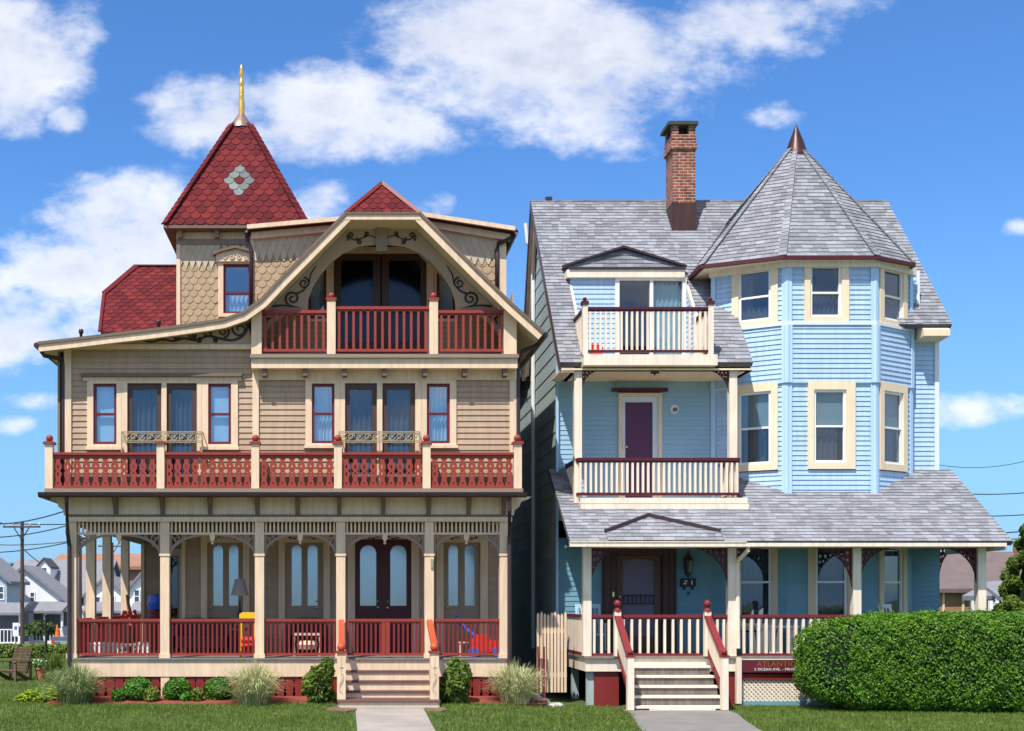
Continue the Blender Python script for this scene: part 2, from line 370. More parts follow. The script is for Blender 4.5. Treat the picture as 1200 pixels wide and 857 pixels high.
def lay(mb, F, regs, kind, h, w=0.3, lift=.018, holes=(), mi=0, mifn=None, b0=None, seed=1, base=0.0):
    rnd = random.Random(seed)
    allp = [p for r in regs for p in r]
    amin = min(p[0] for p in allp); amax = max(p[0] for p in allp); bmin = min(p[1] for p in allp) if b0 is None else b0; bmax = max(p[1] for p in allp)
    row = 0; b = bmin
    def emit(poly, blow, L, mi_, edge=True):
        for r in regs:
            q = clip(poly, r)
            if len(q) < 3: continue
            # drop doubles
            n = len(q); up = [F.pt(p[0], p[1], base+lift*(1-(p[1]-blow)/L)) for p in q]
            fs = [tuple(range(n))]; vs = up
            if edge:
                dn = [F.pt(p[0], p[1], base) for p in q]; vs = up+dn
                fs = fs+[(i, (i+1) % n, n+(i+1) % n, n+i) for i in range(n)]
            mb.add(vs, fs, mi_)
    while b < bmax-1e-6:
        if kind == 'clap':
            iv = [(amin, amax)]; mid = b+h/2
            for (h0, h1, g0, g1) in holes:
                if g0 < mid < g1:
                    nv = []
                    for (p, q) in iv:
                        if h1 <= p or h0 >= q: nv.append((p, q)); continue
                        if h0 > p: nv.append((p, h0))
                        if h1 < q: nv.append((h1, q))
                    iv = nv
            for p, q in iv:
                while q-p > .2:
                    t = min(q, p+rnd.uniform(1.2, 4.2)); t = q if q-t < .5 else t
                    emit(rect(p, t-(.004 if t < q else 0), b, b+h), b, h, mi); p = t
                if q-p > .01: emit(rect(p, q, b, b+h), b, h, mi)
        elif kind == 'tab':
            a = amin-rnd.random()*w
            while a < amax:
                ww = w*rnd.choice((.7, .85, 1, 1.15, 1.3)); c = (a+ww/2, b+h/2)
                if not any(h0 < c[0] < h1 and g0 < c[1] < g1 for (h0, h1, g0, g1) in holes):
                    d = rnd.choice((0, 0, .012)); emit(rect(a+.002, a+ww-.002, b-d, b+h), b, h, mi)
                a += ww
        else:
            a = amin-w*(.5 if row % 2 else 1.0); jj = 0
            while a < amax+w:
                c = (a+w/2, b+h*.4)
                if not any(h0 < c[0] < h1 and g0 < c[1] < g1 for (h0, h1, g0, g1) in holes):
                    if kind == 'scale':
                        r = w/2*.97; k = 7; yy = .8*h
                        poly = [(c[0]-r*math.cos(math.pi*i/k), b+yy-yy*math.sin(math.pi*i/k)) for i in range(k+1)]+[(c[0]+r, b+1.6*h), (c[0]-r, b+1.6*h)]
                        emit(poly, b, 1.6*h, mifn(c) if mifn else mi)
                    elif kind == 'diamond':
                        emit([(c[0], b), (c[0]+w*.49, b+h), (c[0], b+2*h), (c[0]-w*.49, b+h)], b, 2*h, mi)
                a += w; jj += 1
        b += h; row += 1

def curtain_mb(F, a0, a1, b0, b1, c, folds=7, amp=.025):
    mb = MB(); n = folds*6; vs = []; fs = []
    for i in range(n+1):
        a = a0+(a1-a0)*i/n; cc = c+amp*math.sin(2*math.pi*folds*i/n)
        vs += [F.pt(a, b0, cc), F.pt(a, b1, cc)]
    for i in range(n): fs.append((2*i, 2*i+2, 2*i+3, 2*i+1))
    return mb.add(vs, fs)

def window(par, F, cas, sash, cm, sm, gm, cur=None, mid=.5, sw=.055, proud=.05, muntin=False, hood=None, split=None, name='window', sillm=None):
    """cas, sash: (a0,a1,b0,b1) of the casing and of the sash opening"""
    a0, a1, b0, b1 = cas; s0, s1, t0, t1 = sash
    mb = MB()
    mb.prism(F, rect(*cas), -.12, proud, [rect(*sash)])
    w = obj(name, mb, cm, par)
    mb = MB(); mb.prism(F, rect(*sash), -.04, .012, [rect(s0+sw, s1-sw, t0+sw, t1-sw)])
    if mid: 
        m = t0+(t1-t0)*mid; mb.fbox(F, s0+sw, s1-sw, m-.022, m+.022, -.045, .02)
    if muntin:
        m = t0+(t1-t0)*mid
        for k in range(1, 5): aa = s0+sw+(s1-s0-2*sw)*k/5; 
        for aa in (s0+sw+.09, s1-sw-.09): mb.fbox(F, aa-.005, aa+.005, m, t1-sw, -.035, 0)
        mb.fbox(F, s0+sw, s1-sw, t1-sw-.11, t1-sw-.094, -.035, 0); mb.fbox(F, s0+sw, s1-sw, m+.10, m+.114, -.034, -.001)
    obj('sash', mb, sm, w)
    mb = MB(); mb.fbox(F, s0+sw*.5, s1-sw*.5, t0+sw*.5, t1-sw*.5, -.028, -.022); obj('pane', mb, gm, w)
    if sillm:
        mb = MB(); mb.fbox(F, a0-.03, a1+.03, b0-.05, b0+.012, -.05, proud+.05); obj('sill', mb, sillm, w)
    if cur:
        for (kind, c0, c1, d0, d1, cmat) in cur:
            A0 = s0+(s1-s0)*c0; A1 = s0+(s1-s0)*c1; B0 = t0+(t1-t0)*d0; B1 = t0+(t1-t0)*d1
            if kind == 'c': obj('curtain', curtain_mb(F, A0, A1, B0, B1, -.13, max(2, int((c1-c0)*7))), cmat, w, smooth=True)
            else:
                m2 = MB(); m2.fbox(F, A0, A1, B0, B1, -.09, -.085); obj('blind', m2, cmat, w)
    mb = MB(); mb.fbox(F, s0-.15, s1+.15, t0-.1, t1+.1, -.62, -.6); mb.fbox(F, s0-.15, s0-.12, t0-.1, t1+.1, -.6, -.14); mb.fbox(F, s1+.12, s1+.15, t0-.1, t1+.1, -.6, -.14)  # near-black panels added behind the glass stand in for an unlit room
    obj('dark_backing', mb, dark_backing, w)
    return w

def straight_rail(par, F, a0, a1, zt, zb, rm, bm, pitch, bw, c=0.0, rh=.065, rw=.09, name='railing', bot=True):
    mb = MB(); mb.fbox(F, a0, a1, zt-rh, zt, c-rw/2, c+rw/2); mb.fbox(F, a0, a1, zt-rh-.035, zt-rh-.003, c-.025, c+.025)
    if bot: mb.fbox(F, a0, a1, zb, zb+rh*.9, c-.03, c+.03)
    r = obj(name, mb, rm, par)
    n = max(1, int(round((a1-a0)/pitch))); mb = MB(); p = (a1-a0)/n
    for i in range(n):
        a = a0+p*(i+.5); mb.fbox(F, a-bw/2, a+bw/2, zb+rh*.5, zt-rh-.02, c-bw/2, c+bw/2)
    obj('baluster_row', mb, bm, r); return r
def ball(mb, c, r, n=12, mi=0):
    mb.lathe(c, [(0.001, -r)]+[(r*math.sin(math.pi*k/8), -r*math.cos(math.pi*k/8)) for k in range(1, 8)]+[(0.001, r)], n, mi); return mb
def spiral(cx, cy, r, turns, a0, sgn=1, n=26, r_end=.18):
    return [(cx+r*(1-(1-r_end)*i/n)*math.cos(a0+sgn*2*math.pi*turns*i/n), cy+r*(1-(1-r_end)*i/n)*math.sin(a0+sgn*2*math.pi*turns*i/n)) for i in range(n+1)]
# ================================================================== the tan and red house
def scroll(mb, F, cx, cy, L, H, sgn=1, w=.035, c=.012):
    """a vine: S stem with three curls, lying flat on frame F"""
    stem = [(cx-sgn*L/2+sgn*L*t/24, cy+H*.28*math.sin(t/24*2*math.pi*1.15)) for t in range(25)]
    mb.ribbon(F, stem, w*.55, w, 0, c)
    for k, (t, r, up) in enumerate(((.30, .30, 1), (.58, .34, -1), (.86, .42, 1))):
        px, py = stem[int(t*24)]; r *= H
        mb.ribbon(F, spiral(px, py+up*r, r, 1.35, -up*math.pi/2, sgn*up), w, w*.7, .001*k, c+.002*(k+1))
        q = spiral(px+sgn*r*.9, py-up*r*.35, r*.45, 1.0, up*math.pi/2, -sgn*up, 14)
        mb.ribbon(F, q, w*.8, w*.5, 0, c+.0015)
def build_tan():
    H = root('victorian_house', 'tan three-storey house with red balcony rails and a square red tower roof', 'house', (-1.2, 0, 0))
    W1, W2, RL = 2.3, .05, -.35
    F0, F1, F2, FRL = FR(0), FR(W1), FR(W2), FR(RL)
    x1 = lambda p: X(p, W1); z1 = lambda p: Z(p, W1)
    x2 = lambda p: X(p, W2); z2 = lambda p: Z(p, W2)
    FL = Z(772)
    # --- porch base
    xl, xr = X(80), X(597)
    mb = MB(); mb.box(xl, xr, .05, W1-.02, FL-.14, FL-.02); mb.box(xl, X(213,W1), W1-.02, 10, FL-.14, FL-.02); mb.box(xl-.03, xr+.03, -.06, W1-.025, FL-.02, FL+.012)
    obj('porch_floor', mb, deckgrey, H)
    mb = MB(); mb.box(xl, xr, -.02, .05, Z(793), FL-.023); mb.box(xl, xl+.05, .05, 10, Z(793), FL-.023); mb.box(xr-.05, xr, .05, 3, Z(793), FL-.023)
    obj_each('fascia', mb, cream, H)
    mb = MB(); top, bot = Z(793)-.002, .03; p = .19
    def skirt(a0, a1):
        n = int(round((a1-a0)/p)); q = (a1-a0)/n; h = top-bot
        for i in range(n):
            a = a0+i*q; e = q-.004
            Lft = [(a+.004, bot), (a+.004, bot+.10*h), (a+.028, bot+.16*h), (a+.018, bot+.24*h), (a+.030, bot+.40*h), (a+.012, bot+.47*h), (a+.026, bot+.52*h), (a+.004, bot+.66*h), (a+.004, bot+.80*h), (a+.020, bot+.86*h), (a+.004, bot+.92*h), (a+.004, top)]
            Rgt = [(2*a+q-x, z) for x, z in Lft][::-1]
            mb.prism(F0, Lft+Rgt, -.04, -.01)
    skirt(X(82), X(397)); obj('porch_skirt', mb, dred, H); mb = MB(); skirt(X(511), X(596)); obj('porch_skirt', mb, dred, H)
    mb = MB(); mb.box(xl+.08, xr-.08, .12, .16, .02, Z(793)); mb.box(xl+.02, xl+.06, .1, 10, .02, Z(793)); obj('underporch_dark', mb, dark, H)  # dark sheet paints the shade under the porch behind the slots
    mb = MB()
    for px in (84, 193.5, 304): mb.fbox(F0, X(px-5), X(px+5), 0, Z(793)-.003, -.10, .005)
    obj_each('pier', mb, cream, H)
    # --- columns
    for px in (84, 193, 304, 399.3, 503, 591):
        mb = MB(); a = X(px); w = .095
        mb.fbox(F0, a-w, a+w, FL+.01, Z(606), -.19, 0); mb.fbox(F0, a-w-.02, a+w+.02, FL+.012, FL+.10, -.21, .02); mb.fbox(F0, a-w-.015, a+w+.015, Z(650)-.03, Z(650)+.02, -.205, .015)
        obj('porch_column', mb, cream, H)
    for y in (1.95, 3.8, 6.2, 9.6):
        mb = MB(); a = X(84); mb.box(a-.10, a+.10, y-.1, y+.1, FL+.01, Z(612)); mb.box(a-.115, a+.115, y-.115, y+.115, FL+.012, FL+.1); obj('porch_column', mb, cream, H)
    # --- entablature
    zt = Z(582); mb = MB()
    mb.box(xl-.02, xr+.02, -.02, .16, Z(606), zt); mb.box(xl-.02, xl+.16, .16, 11, Z(606), zt); mb.box(xr-.14, xr+.02, .16, 2.4, Z(606), zt)
    obj('frieze', mb, cream, H)
    mb = MB(); mb.box(xl-.05, xr+.05, -.05, .18, Z(611.5), Z(606)-.002); mb.box(xl-.05, xl+.18, .18, 11, Z(611.5), Z(606)-.002); obj('porch_beam', mb, cream, H)
    mb = MB(); mb.fbox(F0, xl-.03, xr+.03, Z(606), Z(604.3), .021, .05)
    a = xl
    while a < xr: mb.fbox(F0, a, a+.03, Z(604.3), Z(603), .021, .045); a += .06
    obj('dentil_band', mb, bracketbrown, H)
    for px in (136.5, 191, 246.8, 302, 349, 397.6, 449, 502, 549, 590):
        mb = MB(); a = X(px)
        Fs = Frame((a, 0, 0), (0, -1, 0), (0, 0, 1), (-1, 0, 0))
        mb.prism(Fs, [(.02, Z(604)), (.05, Z(604)), (.10, Z(597)), (.22, Z(588)), (.30, Z(583)), (.02, Z(583))], -.045, .045)
        obj('cornice_bracket', mb, taupe if px < 0 else bracketbrown, H)
    for sx, a in ((-1, xl), (1, xr)):
        mb = MB(); prof = [(0, Z(604)), (.08, Z(604)), (.10, Z(598)), (.20, Z(594)), (.24, Z(588)), (.40, Z(585)), (.46, Z(582)), (0, Z(582))]
        mb.prism(F0, [(a+sx*(q[0]*.95+.02), q[1]) for q in prof], -.12, -.02); obj('cornice_bracket', mb, cream, H)
    # balcony slab and gutter
    gl, gr = X(52, -.5), X(613, -.5)
    mb = MB(); mb.box(gl, gr, -.5, W2-.03, zt+.003, Z(573, -.4)); mb.box(gl, xl+.3, W2-.03, 11, zt+.003, Z(573, -.4)); obj('balcony_floor', mb, taupe, H)
    mb = MB(); gz = Z(580, -.55); r = .055
    prof = [(-.62, gz+.05), (-.60, gz-.02), (-.55, gz-.05), (-.503, gz-.05), (-.503, gz+.05)]
    Fg = Frame((0, 0, 0), (0, 1, 0), (0, 0, 1), (1, 0, 0)); mb.prism(Fg, prof, X(45, -.55), X(617, -.55))
    mb.box(X(45, -.55), X(45, -.55)+.1, -.5, 11, gz-.05, gz+.05)
    obj_each('gutter', mb, gutter, H)
    def down(pts, r=.045, m=gutter, par=H):
        mb = MB(); mb.tube(pts, r, 8); obj('downspout', mb, m, par)
    down([(X(78, -.5), -.5, gz-.03), (X(78, -.5), -.5, Z(590)), (X(82), -.22, Z(625)), (X(82), -.06, Z(640)), (X(82), -.06, .1)])
    down([(X(597, -.5), -.52, gz-.03), (X(597, -.5), -.5, Z(600)), (X(596.5), -.07, Z(632)), (X(596.5), -.07, .6)])
    # --- frieze of spindles and arches, bay by bay
    cols = [84, 193, 304, 399.3, 503, 591]
    for i in range(5):
        a0, a1 = X(cols[i])+.095, X(cols[i+1])-.095; mb = MB()
        zt_, zb_ = Z(611.5)-.002, Z(624)
        n = int((a1-a0)/.082)
        for k in range(n):
            a = a0+(a1-a0)*(k+.5)/n; mb.fbox(F0, a-.02, a+.02, zb_, zt_, -.11, -.07)
        mb.fbox(F0, a0, a1, zb_-.045, zb_, -.12, -.05)
        obj('spindle_frieze', mb, cream, H)
        mb = MB(); mid = (a0+a1)/2
        for sg, e in ((1, a0), (-1, a1)):
            half = (a1-a0)/2-.12; pts = []
            for k in range(15):
                t = k/14*math.pi/2; pts.append((e+sg*half*(1-math.cos(t)), Z(652)+(zb_-.05-Z(652))*math.sin(t)))
            mb.ribbon(F0, pts, .06, .05, -.12, -.06)
            mb.fbox(F0, min(e, e+sg*.05), max(e, e+sg*.05), Z(652), zb_-.045, -.115, -.065)
            for (q, rr) in ((.14, .075), (.30, .05)):
                mb.ribbon(F0, spiral(e+sg*q, zb_-.045-rr-.01, rr, 1.2, math.pi/2, -sg, 16), .028, .02, -.10, -.075)
            mb.ribbon(F0, [(e+sg*.04, zb_-.06), (e+sg*.18, Z(640))], .03, .03, -.10, -.077)
        mb.fbox(F0, mid-.13, mid+.13, zb_-.075, zb_-.046, -.115, -.065)
        obj('arch_bracket', mb, taupe, H)
        mb = MB(); mb.prism(F0, [(mid-.055, zb_-.03), (mid-.05, zb_-.13), (mid-.03, zb_-.17), (mid, zb_-.20), (mid+.03, zb_-.17), (mid+.05, zb_-.13), (mid+.055, zb_-.03)], -.13, -.04); ball(mb, (mid, .085, zb_-.22), .03, 8)
        obj('pendant', mb, cream, H)
    # --- porch rails
    rt, rb = Z(725.5), Z(768.5)
    for i in (0, 1, 2, 4):
        straight_rail(H, F0, X(cols[i])+.095, X(cols[i+1])-.095, rt, rb, dred if 0 else red, dred, .094, .040, c=-.1, rh=.055)
    g = straight_rail(H, F0, X(cols[3])+.11, X(cols[4])-.11, rt, rb, red, dred, .094, .040, c=-.1, rh=.055, name='gate')
    mb = MB(); m_ = X(452); mb.fbox(F0, m_-.085, m_-.005, rb, rt-.06, -.13, -.06); mb.fbox(F0, m_+.005, m_+.085, rb, rt-.06, -.13, -.06); mb.fbox(F0, X(cols[3])+.11, X(cols[3])+.17, rb, rt-.06, -.13, -.06); mb.fbox(F0, X(cols[4])-.17, X(cols[4])-.11, rb, rt-.06, -.13, -.06); obj('gate_stile', mb, red, g)
    Fside = Frame((X(84), 0, 0), (0, 1, 0), (0, 0, 1), (-1, 0, 0))
    for y0, y1 in ((.0, 1.85), (2.05, 3.7), (3.9, 6.1), (6.3, 9.5)):
        straight_rail(H, Fside, y0+.1, y1, rt, rb, red, dred, .094, .040, c=0, rh=.055)
    # --- porch ceiling
    mb = MB(); mb.box(xl+.17, xr-.15, .165, W1-.02, 3.745, 3.79); mb.box(xl+.19, x1(213)-.03, W1-.019, 11, 3.745, 3.79); obj('porch_ceiling', mb, ceilbrown, H)
    # --- ground floor wall
    mb = MB(); lo, hi = x1(213), x1(592); doors = [(235.7, 292.5, 243, 285, 249.6, 261, 268, 279, doortan), (326.5, 386.5, 334, 379, 341.7, 353.3, 360.4, 372, doortan), (407.5, 491, 416, 482, 422, 441, 457.5, 476.4, doorred), (511.6, 571.5, 519.5, 562.7, 525.8, 537, 545, 556.6, doortan)]
    holes = [(x1(d[0]), x1(d[1]), 0, z1(627)) for d in doors]
    lay(mb, F1, [rect(lo, hi, FL, Z(606)+.04)], 'clap', .11, holes=holes, lift=.016)
    mb.box(x1(213)-.02, x1(213), W1, 7, FL, Z(606)+.03)
    obj('wall', mb, tan, H)
    Fb = FR(7.0); mb = MB(); lay(mb, Fb, [rect(X(166, 7), X(216, 7), FL, 4)], 'clap', .11, lift=.016, holes=[(X(195, 7), X(213, 7), 0, Z(645, 7))]); mb.box(X(166, 7)-.02, X(166, 7), 7, 13, FL, 4); obj('wall', mb, tan, H)
    mb = MB(); mb.fbox(Fb, X(166, 7), X(169.5, 7), FL, 4, 0, .04); obj_each('corner_board', mb, cream, H)
    window(H, Fb, (X(193, 7), X(214, 7), FL, Z(643, 7)), (X(196.5, 7), X(210.5, 7), FL+.1, Z(651, 7)), cream, doortan, glass_lo, [('c', .1, .9, 0, 1, curtd)], mid=None)
    mb = MB(); mb.fbox(F1, x1(213), x1(217.5), FL, Z(606), 0, .04); mb.fbox(F1, x1(585.5), x1(592), FL, Z(606), 0, .04); obj_each('corner_board', mb, cream, H)
    for d in doors:
        top = z1(632 if d[8] is doorred else 636)
        mb = MB(); mb.prism(F1, rect(x1(d[0]), x1(d[1]), FL, z1(627)), -.14, .06, [rect(x1(d[2]), x1(d[3]), FL+.01, top)])
        mb.fbox(F1, x1(d[0])-.05, x1(d[1])+.05, z1(627), 3.742, -.05, .11)
        D = obj('double_door', mb, cream if d[8] is not doorred else cream, H)
        mb = MB(); m = (x1(d[2])+x1(d[3]))/2; hs = []
        for k in (4, 6):
            g0, g1 = x1(d[k]), x1(d[k+1]); gb, gt = z1(710), z1(639); r = (g1-g0)/2; c = (g0+g1)/2
            hs.append([(g0, gb), (g1, gb)]+[(c+r*math.cos(math.pi*j/10), gt-r*1.0+r*math.sin(math.pi*j/10)) for j in range(11)])
        mb.prism(F1, rect(x1(d[2]), m-.004, FL+.01, top), -.10, -.04, [hs[0]]); mb.prism(F1, rect(m+.004, x1(d[3]), FL+.01, top), -.10, -.04, [hs[1]])
        mb.fbox(F1, m-.02, m+.02, FL+.01, top, -.045, -.03)
        for k in (4, 6):
            g0, g1 = x1(d[k]), x1(d[k+1]); mb.fbox(F1, g0, g1, FL+.25, z1(722), -.045, -.03)
        obj('door_leaf', mb, d[8], D)
        mb = MB()
        for h in hs: mb.prism(F1, h, -.08, -.07)
        obj('door_glass', mb, glass_hi, D)
        mb = MB(); mb.fbox(F1, x1(d[2]), x1(d[3]), FL, top, -.6, -.58); mb.fbox(F1, x1(d[2])-.05, x1(d[2])-.02, FL, top, -.6, -.12); mb.fbox(F1, x1(d[3])+.02, x1(d[3])+.05, FL, top, -.6, -.12); obj('dark_backing', mb, dark_backing, D)
        for kx in ([m-.12, m+.10] if d[8] is doorred else [m+.28 if d[0] > 300 and d[0] < 400 else m-.33]):
            mb = MB(); zz = z1(712); ball(mb, (kx, W1-.01, zz), .035, 10); mb.tube([(kx, W1+.04, zz), (kx, W1-.01, zz)], .016, 8); ball(mb, (kx, W1+.03, zz+.14), .022, 8); obj('handle', mb, brass, D, smooth=True)
        mb = MB(); scroll(mb, F1, m-.20, z1(630.5)+.0, .34, .05, -1, .02, .062); scroll(mb, F1, m+.20, z1(630.5), .34, .05, 1, .02, .062); obj('ornament', mb, scrollblack, D)
    # --- dark core boxes, added unseen to block light leaks behind the walls
    mb = MB(); mb.box(x1(213)+.05, 3.55, 3.1, 13, .1, 4.3); mb.box(-5.7, 3.5, .8, 13, 4.55, Z(425)); mb.box(-5.2, -3.7, 7.7, 12.9, .1, 4.2); obj('light_block_core', mb, dark, H)
    # --- side and back walls
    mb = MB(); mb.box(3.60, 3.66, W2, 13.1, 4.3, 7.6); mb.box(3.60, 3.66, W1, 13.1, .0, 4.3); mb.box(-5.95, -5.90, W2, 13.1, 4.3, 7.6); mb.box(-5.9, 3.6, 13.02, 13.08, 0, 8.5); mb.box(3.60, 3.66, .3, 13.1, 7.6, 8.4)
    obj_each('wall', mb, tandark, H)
    # --- second floor wall
    S2 = [(102.6, 143, 447, 525), (143.2, 236.4, 447, 577), (236.6, 279, 447, 525)]
    S3 = [(358, 398.5, 445, 523), (398.7, 493.5, 445, 577), (493.7, 534.6, 445, 523)]
    holes = [(x2(c[0]), x2(c[1]), z2(c[3]), z2(c[2])) for c in S2+S3]
    zb = Z(573, -.4)
    mb = MB(); lay(mb, F2, [rect(x2(80), x2(298), zb, z2(408))], 'clap', .122, holes=holes, lift=.020); obj('wall', mb, tan, H); mb = MB(); lay(mb, F2, [rect(x2(298), x2(605), zb, z2(440))], 'clap', .122, holes=holes, lift=.020); obj('wall', mb, tan, H)
    mb = MB(); mb.fbox(F2, x2(80), x2(605), zb, zb+.34, .022, .035); obj('rail_shadow_strip', mb, taupe, H)  # taupe strip paints the railing's shadow along the wall foot
    mb = MB(); mb.fbox(F2, x2(75.5), x2(84), zb, z2(404), -.05, .05); mb.fbox(F2, x2(296), x2(303.5), zb, z2(432), 0, .05); mb.fbox(F2, x2(597), x2(605), zb, z2(440), -.05, .05); obj_each('corner_board', mb, cream, H)
    # windows of the second floor
    cb = ('c', .02, .98, .02, .98, curt)
    for (cs, sh, side, nm) in ((S2[0], (109.8, 137, 450, 521), 0, ''), (S2[2], (244.2, 271, 450, 521), 0, ''), (S3[0], (365.5, 392, 450, 520), 1, ''), (S3[2], (500, 527, 450, 520), 1, '')):
        cur = [('b', .02, .98, .05, .98, curt)] if not side else [('c', .02, .98, .0, .98, curt), ('c', .05, .95, .02, .40, curtw)]
        w = window(H, F2, (x2(cs[0]), x2(cs[1]), z2(cs[3]), z2(cs[2])), (x2(sh[0]), x2(sh[1]), z2(sh[3]), z2(sh[2])), cream, sashred, glass_mid, cur, mid=.5, sillm=cream)
    for cs, (p0, p1, q0, q1) in ((S2[1], (149.5, 189.5, 195.5, 231)), (S3[1], (404.3, 441.7, 448, 486.5))):
        top = z2(449.5); mb = MB()
        mb.prism(F2, rect(x2(cs[0]), x2(cs[1]), zb, z2(cs[2])), -.12, .05, [rect(x2(p0), x2(p1), zb+.02, top), rect(x2(q0), x2(q1), zb+.02, top)])
        D = obj('balcony_door', mb, cream, H)
        mb = MB()
        for a, b in ((p0, p1), (q0, q1)): mb.prism(F2, rect(x2(a), x2(b), zb+.02, top), -.06, -.01, [rect(x2(a)+.10, x2(b)-.10, zb+.25, top-.12)])
        obj('door_leaf', mb, doorbrown, D)
        mb = MB()
        for a, b in ((p0, p1), (q0, q1)): mb.fbox(F2, x2(a)+.09, x2(b)-.09, zb+.24, top-.11, -.04, -.035)
        obj('door_glass', mb, glass_lo, D)
        for a, b in ((p0, p1), (q0, q1)): obj('curtain', curtain_mb(F2, x2(a)+.06, x2(b)-.06, zb+.2, top-.05 if cs is S3[1] else top-.05, -.13, 5, .03), curtd, D, smooth=True)
        mb = MB(); mb.fbox(F2, x2(cs[0]), x2(cs[1]), zb, top, -.62, -.6); obj('dark_backing', mb, dark_backing, D)
        # iron guard
        Fg = FR(W2-.25); g0, g1 = X(p0-7, W2-.25), X(q1+5.5, W2-.25); t, b = Z(506, W2-.25), Z(518.5, W2-.25); mb = MB()
        for zz in (t, b, b+.03, t-.03): mb.fbox(Fg, g0, g1, zz-.008, zz+.008, -.01, .01)
        for a in (g0, (g0+g1)/2, g1): mb.fbox(Fg, a-.012, a+.012, zb, t, -.012, .012)
        mb.fbox(Fg, g0-.01, g0+.01, t-.01, t+.01, -.24, -.01); mb.fbox(Fg, g1-.01, g1+.01, t-.01, t+.01, -.24, -.01)
        mb.beam((g1, W2-.25, t-.02), (g1, W2-.02, t-.32), .02, .02)
        n = 10
        for k in range(n):
            a = g0+(g1-g0)*(k+.5)/n; sg = 1 if k % 2 else -1
            mb.ribbon(Fg, spiral(a, (t+b)/2, .075, 1.25, 0, sg, 18), .022, .014, -.006, .006); mb.ribbon(Fg, [(a-.08, b+.03), (a, (t+b)/2), (a+.08, t-.03)], .018, .018, -.004, .004)
        obj('window_guard', mb, gildbrown, H)
    mb = MB(); mb.fbox(F2, x2(98), x2(283), z2(446.8), z2(442.5), .0, .05); obj('window_head', mb, cream, H)
    mb = MB(); mb.fbox(F2, x2(96.5), x2(284), z2(442.4), z2(438.5), .0, .13); obj('window_hood', mb, bracketbrown, H)
    # gable beam
    yb = -.3; Fbm = FR(yb); mb = MB(); mb.box(X(294.5, yb), X(606.5, yb), yb, .45, Z(431.5, yb), Z(420, yb)); obj('gable_beam', mb, cream, H)
    mb = MB(); mb.box(X(293, yb-.05), X(608, yb-.05), yb-.06, 1.7, Z(420, yb)+.002, Z(415, yb-.05)); obj('balcony_floor', mb, taupe, H)
    mb = MB(); mb.fbox(F2, x2(303), x2(606), z2(446), z2(430), .02, .06); obj('frieze', mb, cream, H)
    for px in (311, 358, 404, 450, 497, 543, 590):
        mb = MB(); mb.fbox(F2, x2(px)-.045, x2(px)+.045, z2(443.5), z2(432), .06, .30); obj('beam_bracket', mb, bracketbrown, H)
    # --- balcony rail with sawn balusters
    posts = [57, 188, 299, 396, 500, 607]
    xr_ = lambda p: X(p, RL); zr = lambda p: Z(p, RL)
    for i, px in enumerate(posts):
        a = xr_(px); mb = MB(); mb.fbox(FRL, a-.08, a+.08, Z(573, -.4), zr(520.5), -.16, 0); P = obj('rail_post', mb, cream, H)
        mb = MB(); mb.fbox(FRL, a-.115, a+.115, zr(520.5), zr(518), -.195, .035); mb.fbox(FRL, a-.09, a+.09, zr(518), zr(517), -.17, .01)
        if px != 188: mb.lathe((a, RL+.08, zr(517)), [(.03, 0), (.045, .02), (.03, .035)], 12); ball(mb, (a, RL+.08, zr(513.3)), .075, 14)
        obj('finial', mb, red, P)
    prof = [(0, .30), (.04, .5), (.10, .5), (.16, .38), (.24, .30), (.30, .34), (.38, .46), (.46, .46), (.50, .30), (.54, .30), (.60, .48), (.72, .48), (.80, .30), (.86, .26), (.92, .40), (1, .5)]
    def sawn(F, a0, a1, nm='balcony_railing'):
        t, b = zr(530), zr(572); mb = MB(); mb.fbox(F, a0, a1, t-.05, t, -.13, -.02); mb.fbox(F, a0, a1, t-.12, t-.052, -.095, -.06); mb.fbox(F, a0, a1, b, b+.05, -.11, -.04)
        r = obj(nm, mb, red, H); mb = MB(); n = int(round((a1-a0)/.188)); q = (a1-a0)/n; z0, z1_ = b+.03, t-.08; hh = z1_-z0
        for k in range(n):
            c = a0+q*(k+.5); poly = [(c+.078*2*w, z0+hh*tt) for tt, w in prof]+[(c-.078*2*w, z0+hh*tt) for tt, w in prof[::-1]]
            def hole(cz, w, h): return [(c+w*math.cos(2*math.pi*j/6), z0+hh*cz+h*math.sin(2*math.pi*j/6)) for j in range(6)]
            mb.prism(F, poly, -.09, -.065, [hole(.12, .022, .022), hole(.42, .018, .045), hole(.66, .018, .045)])
        obj('baluster_row', mb, red, r)
        mb = MB()
        for k in range(n*2+1):
            c = a0+q*(k)/2; mb.fbox(F, c-.028, c+.028, Z(573, -.4)+.001, b, -.10, -.05)
        obj('rail_foot', mb, cream, r)
    for i in range(5): sawn(FRL, xr_(posts[i])+.08, xr_(posts[i+1])-.08)
    sawn(Frame((xr_(57), RL, 0), (0, 1, 0), (0, 0, 1), (-1, 0, 0)), .16, 3.2)
    # --- main roof over the facade
    yr = -.42; RP = [(45, 403), (90, 398), (130, 393), (170, 388.5), (205, 384), (240, 379), (262, 375.5), (285, 367.5), (306, 352.5), (330, 327), (405, 251)]
    RQ = [(492, 251), (560, 319), (598, 356), (618, 374), (637, 391)]
    PL = [(X(p, yr), Z(q, yr)) for p, q in RP]; PR = [(X(p, yr), Z(q, yr)) for p, q in RQ]
    def offs(P, d):
        out = []
        for i, p in enumerate(P):
            q = P[min(i+1, len(P)-1)]; o = P[max(i-1, 0)]; dx, dy = q[0]-o[0], q[1]-o[1]; l = math.hypot(dx, dy); out.append((p[0]+dy/l*d, p[1]-dx/l*d))
        return out
    Fr = FR(yr)
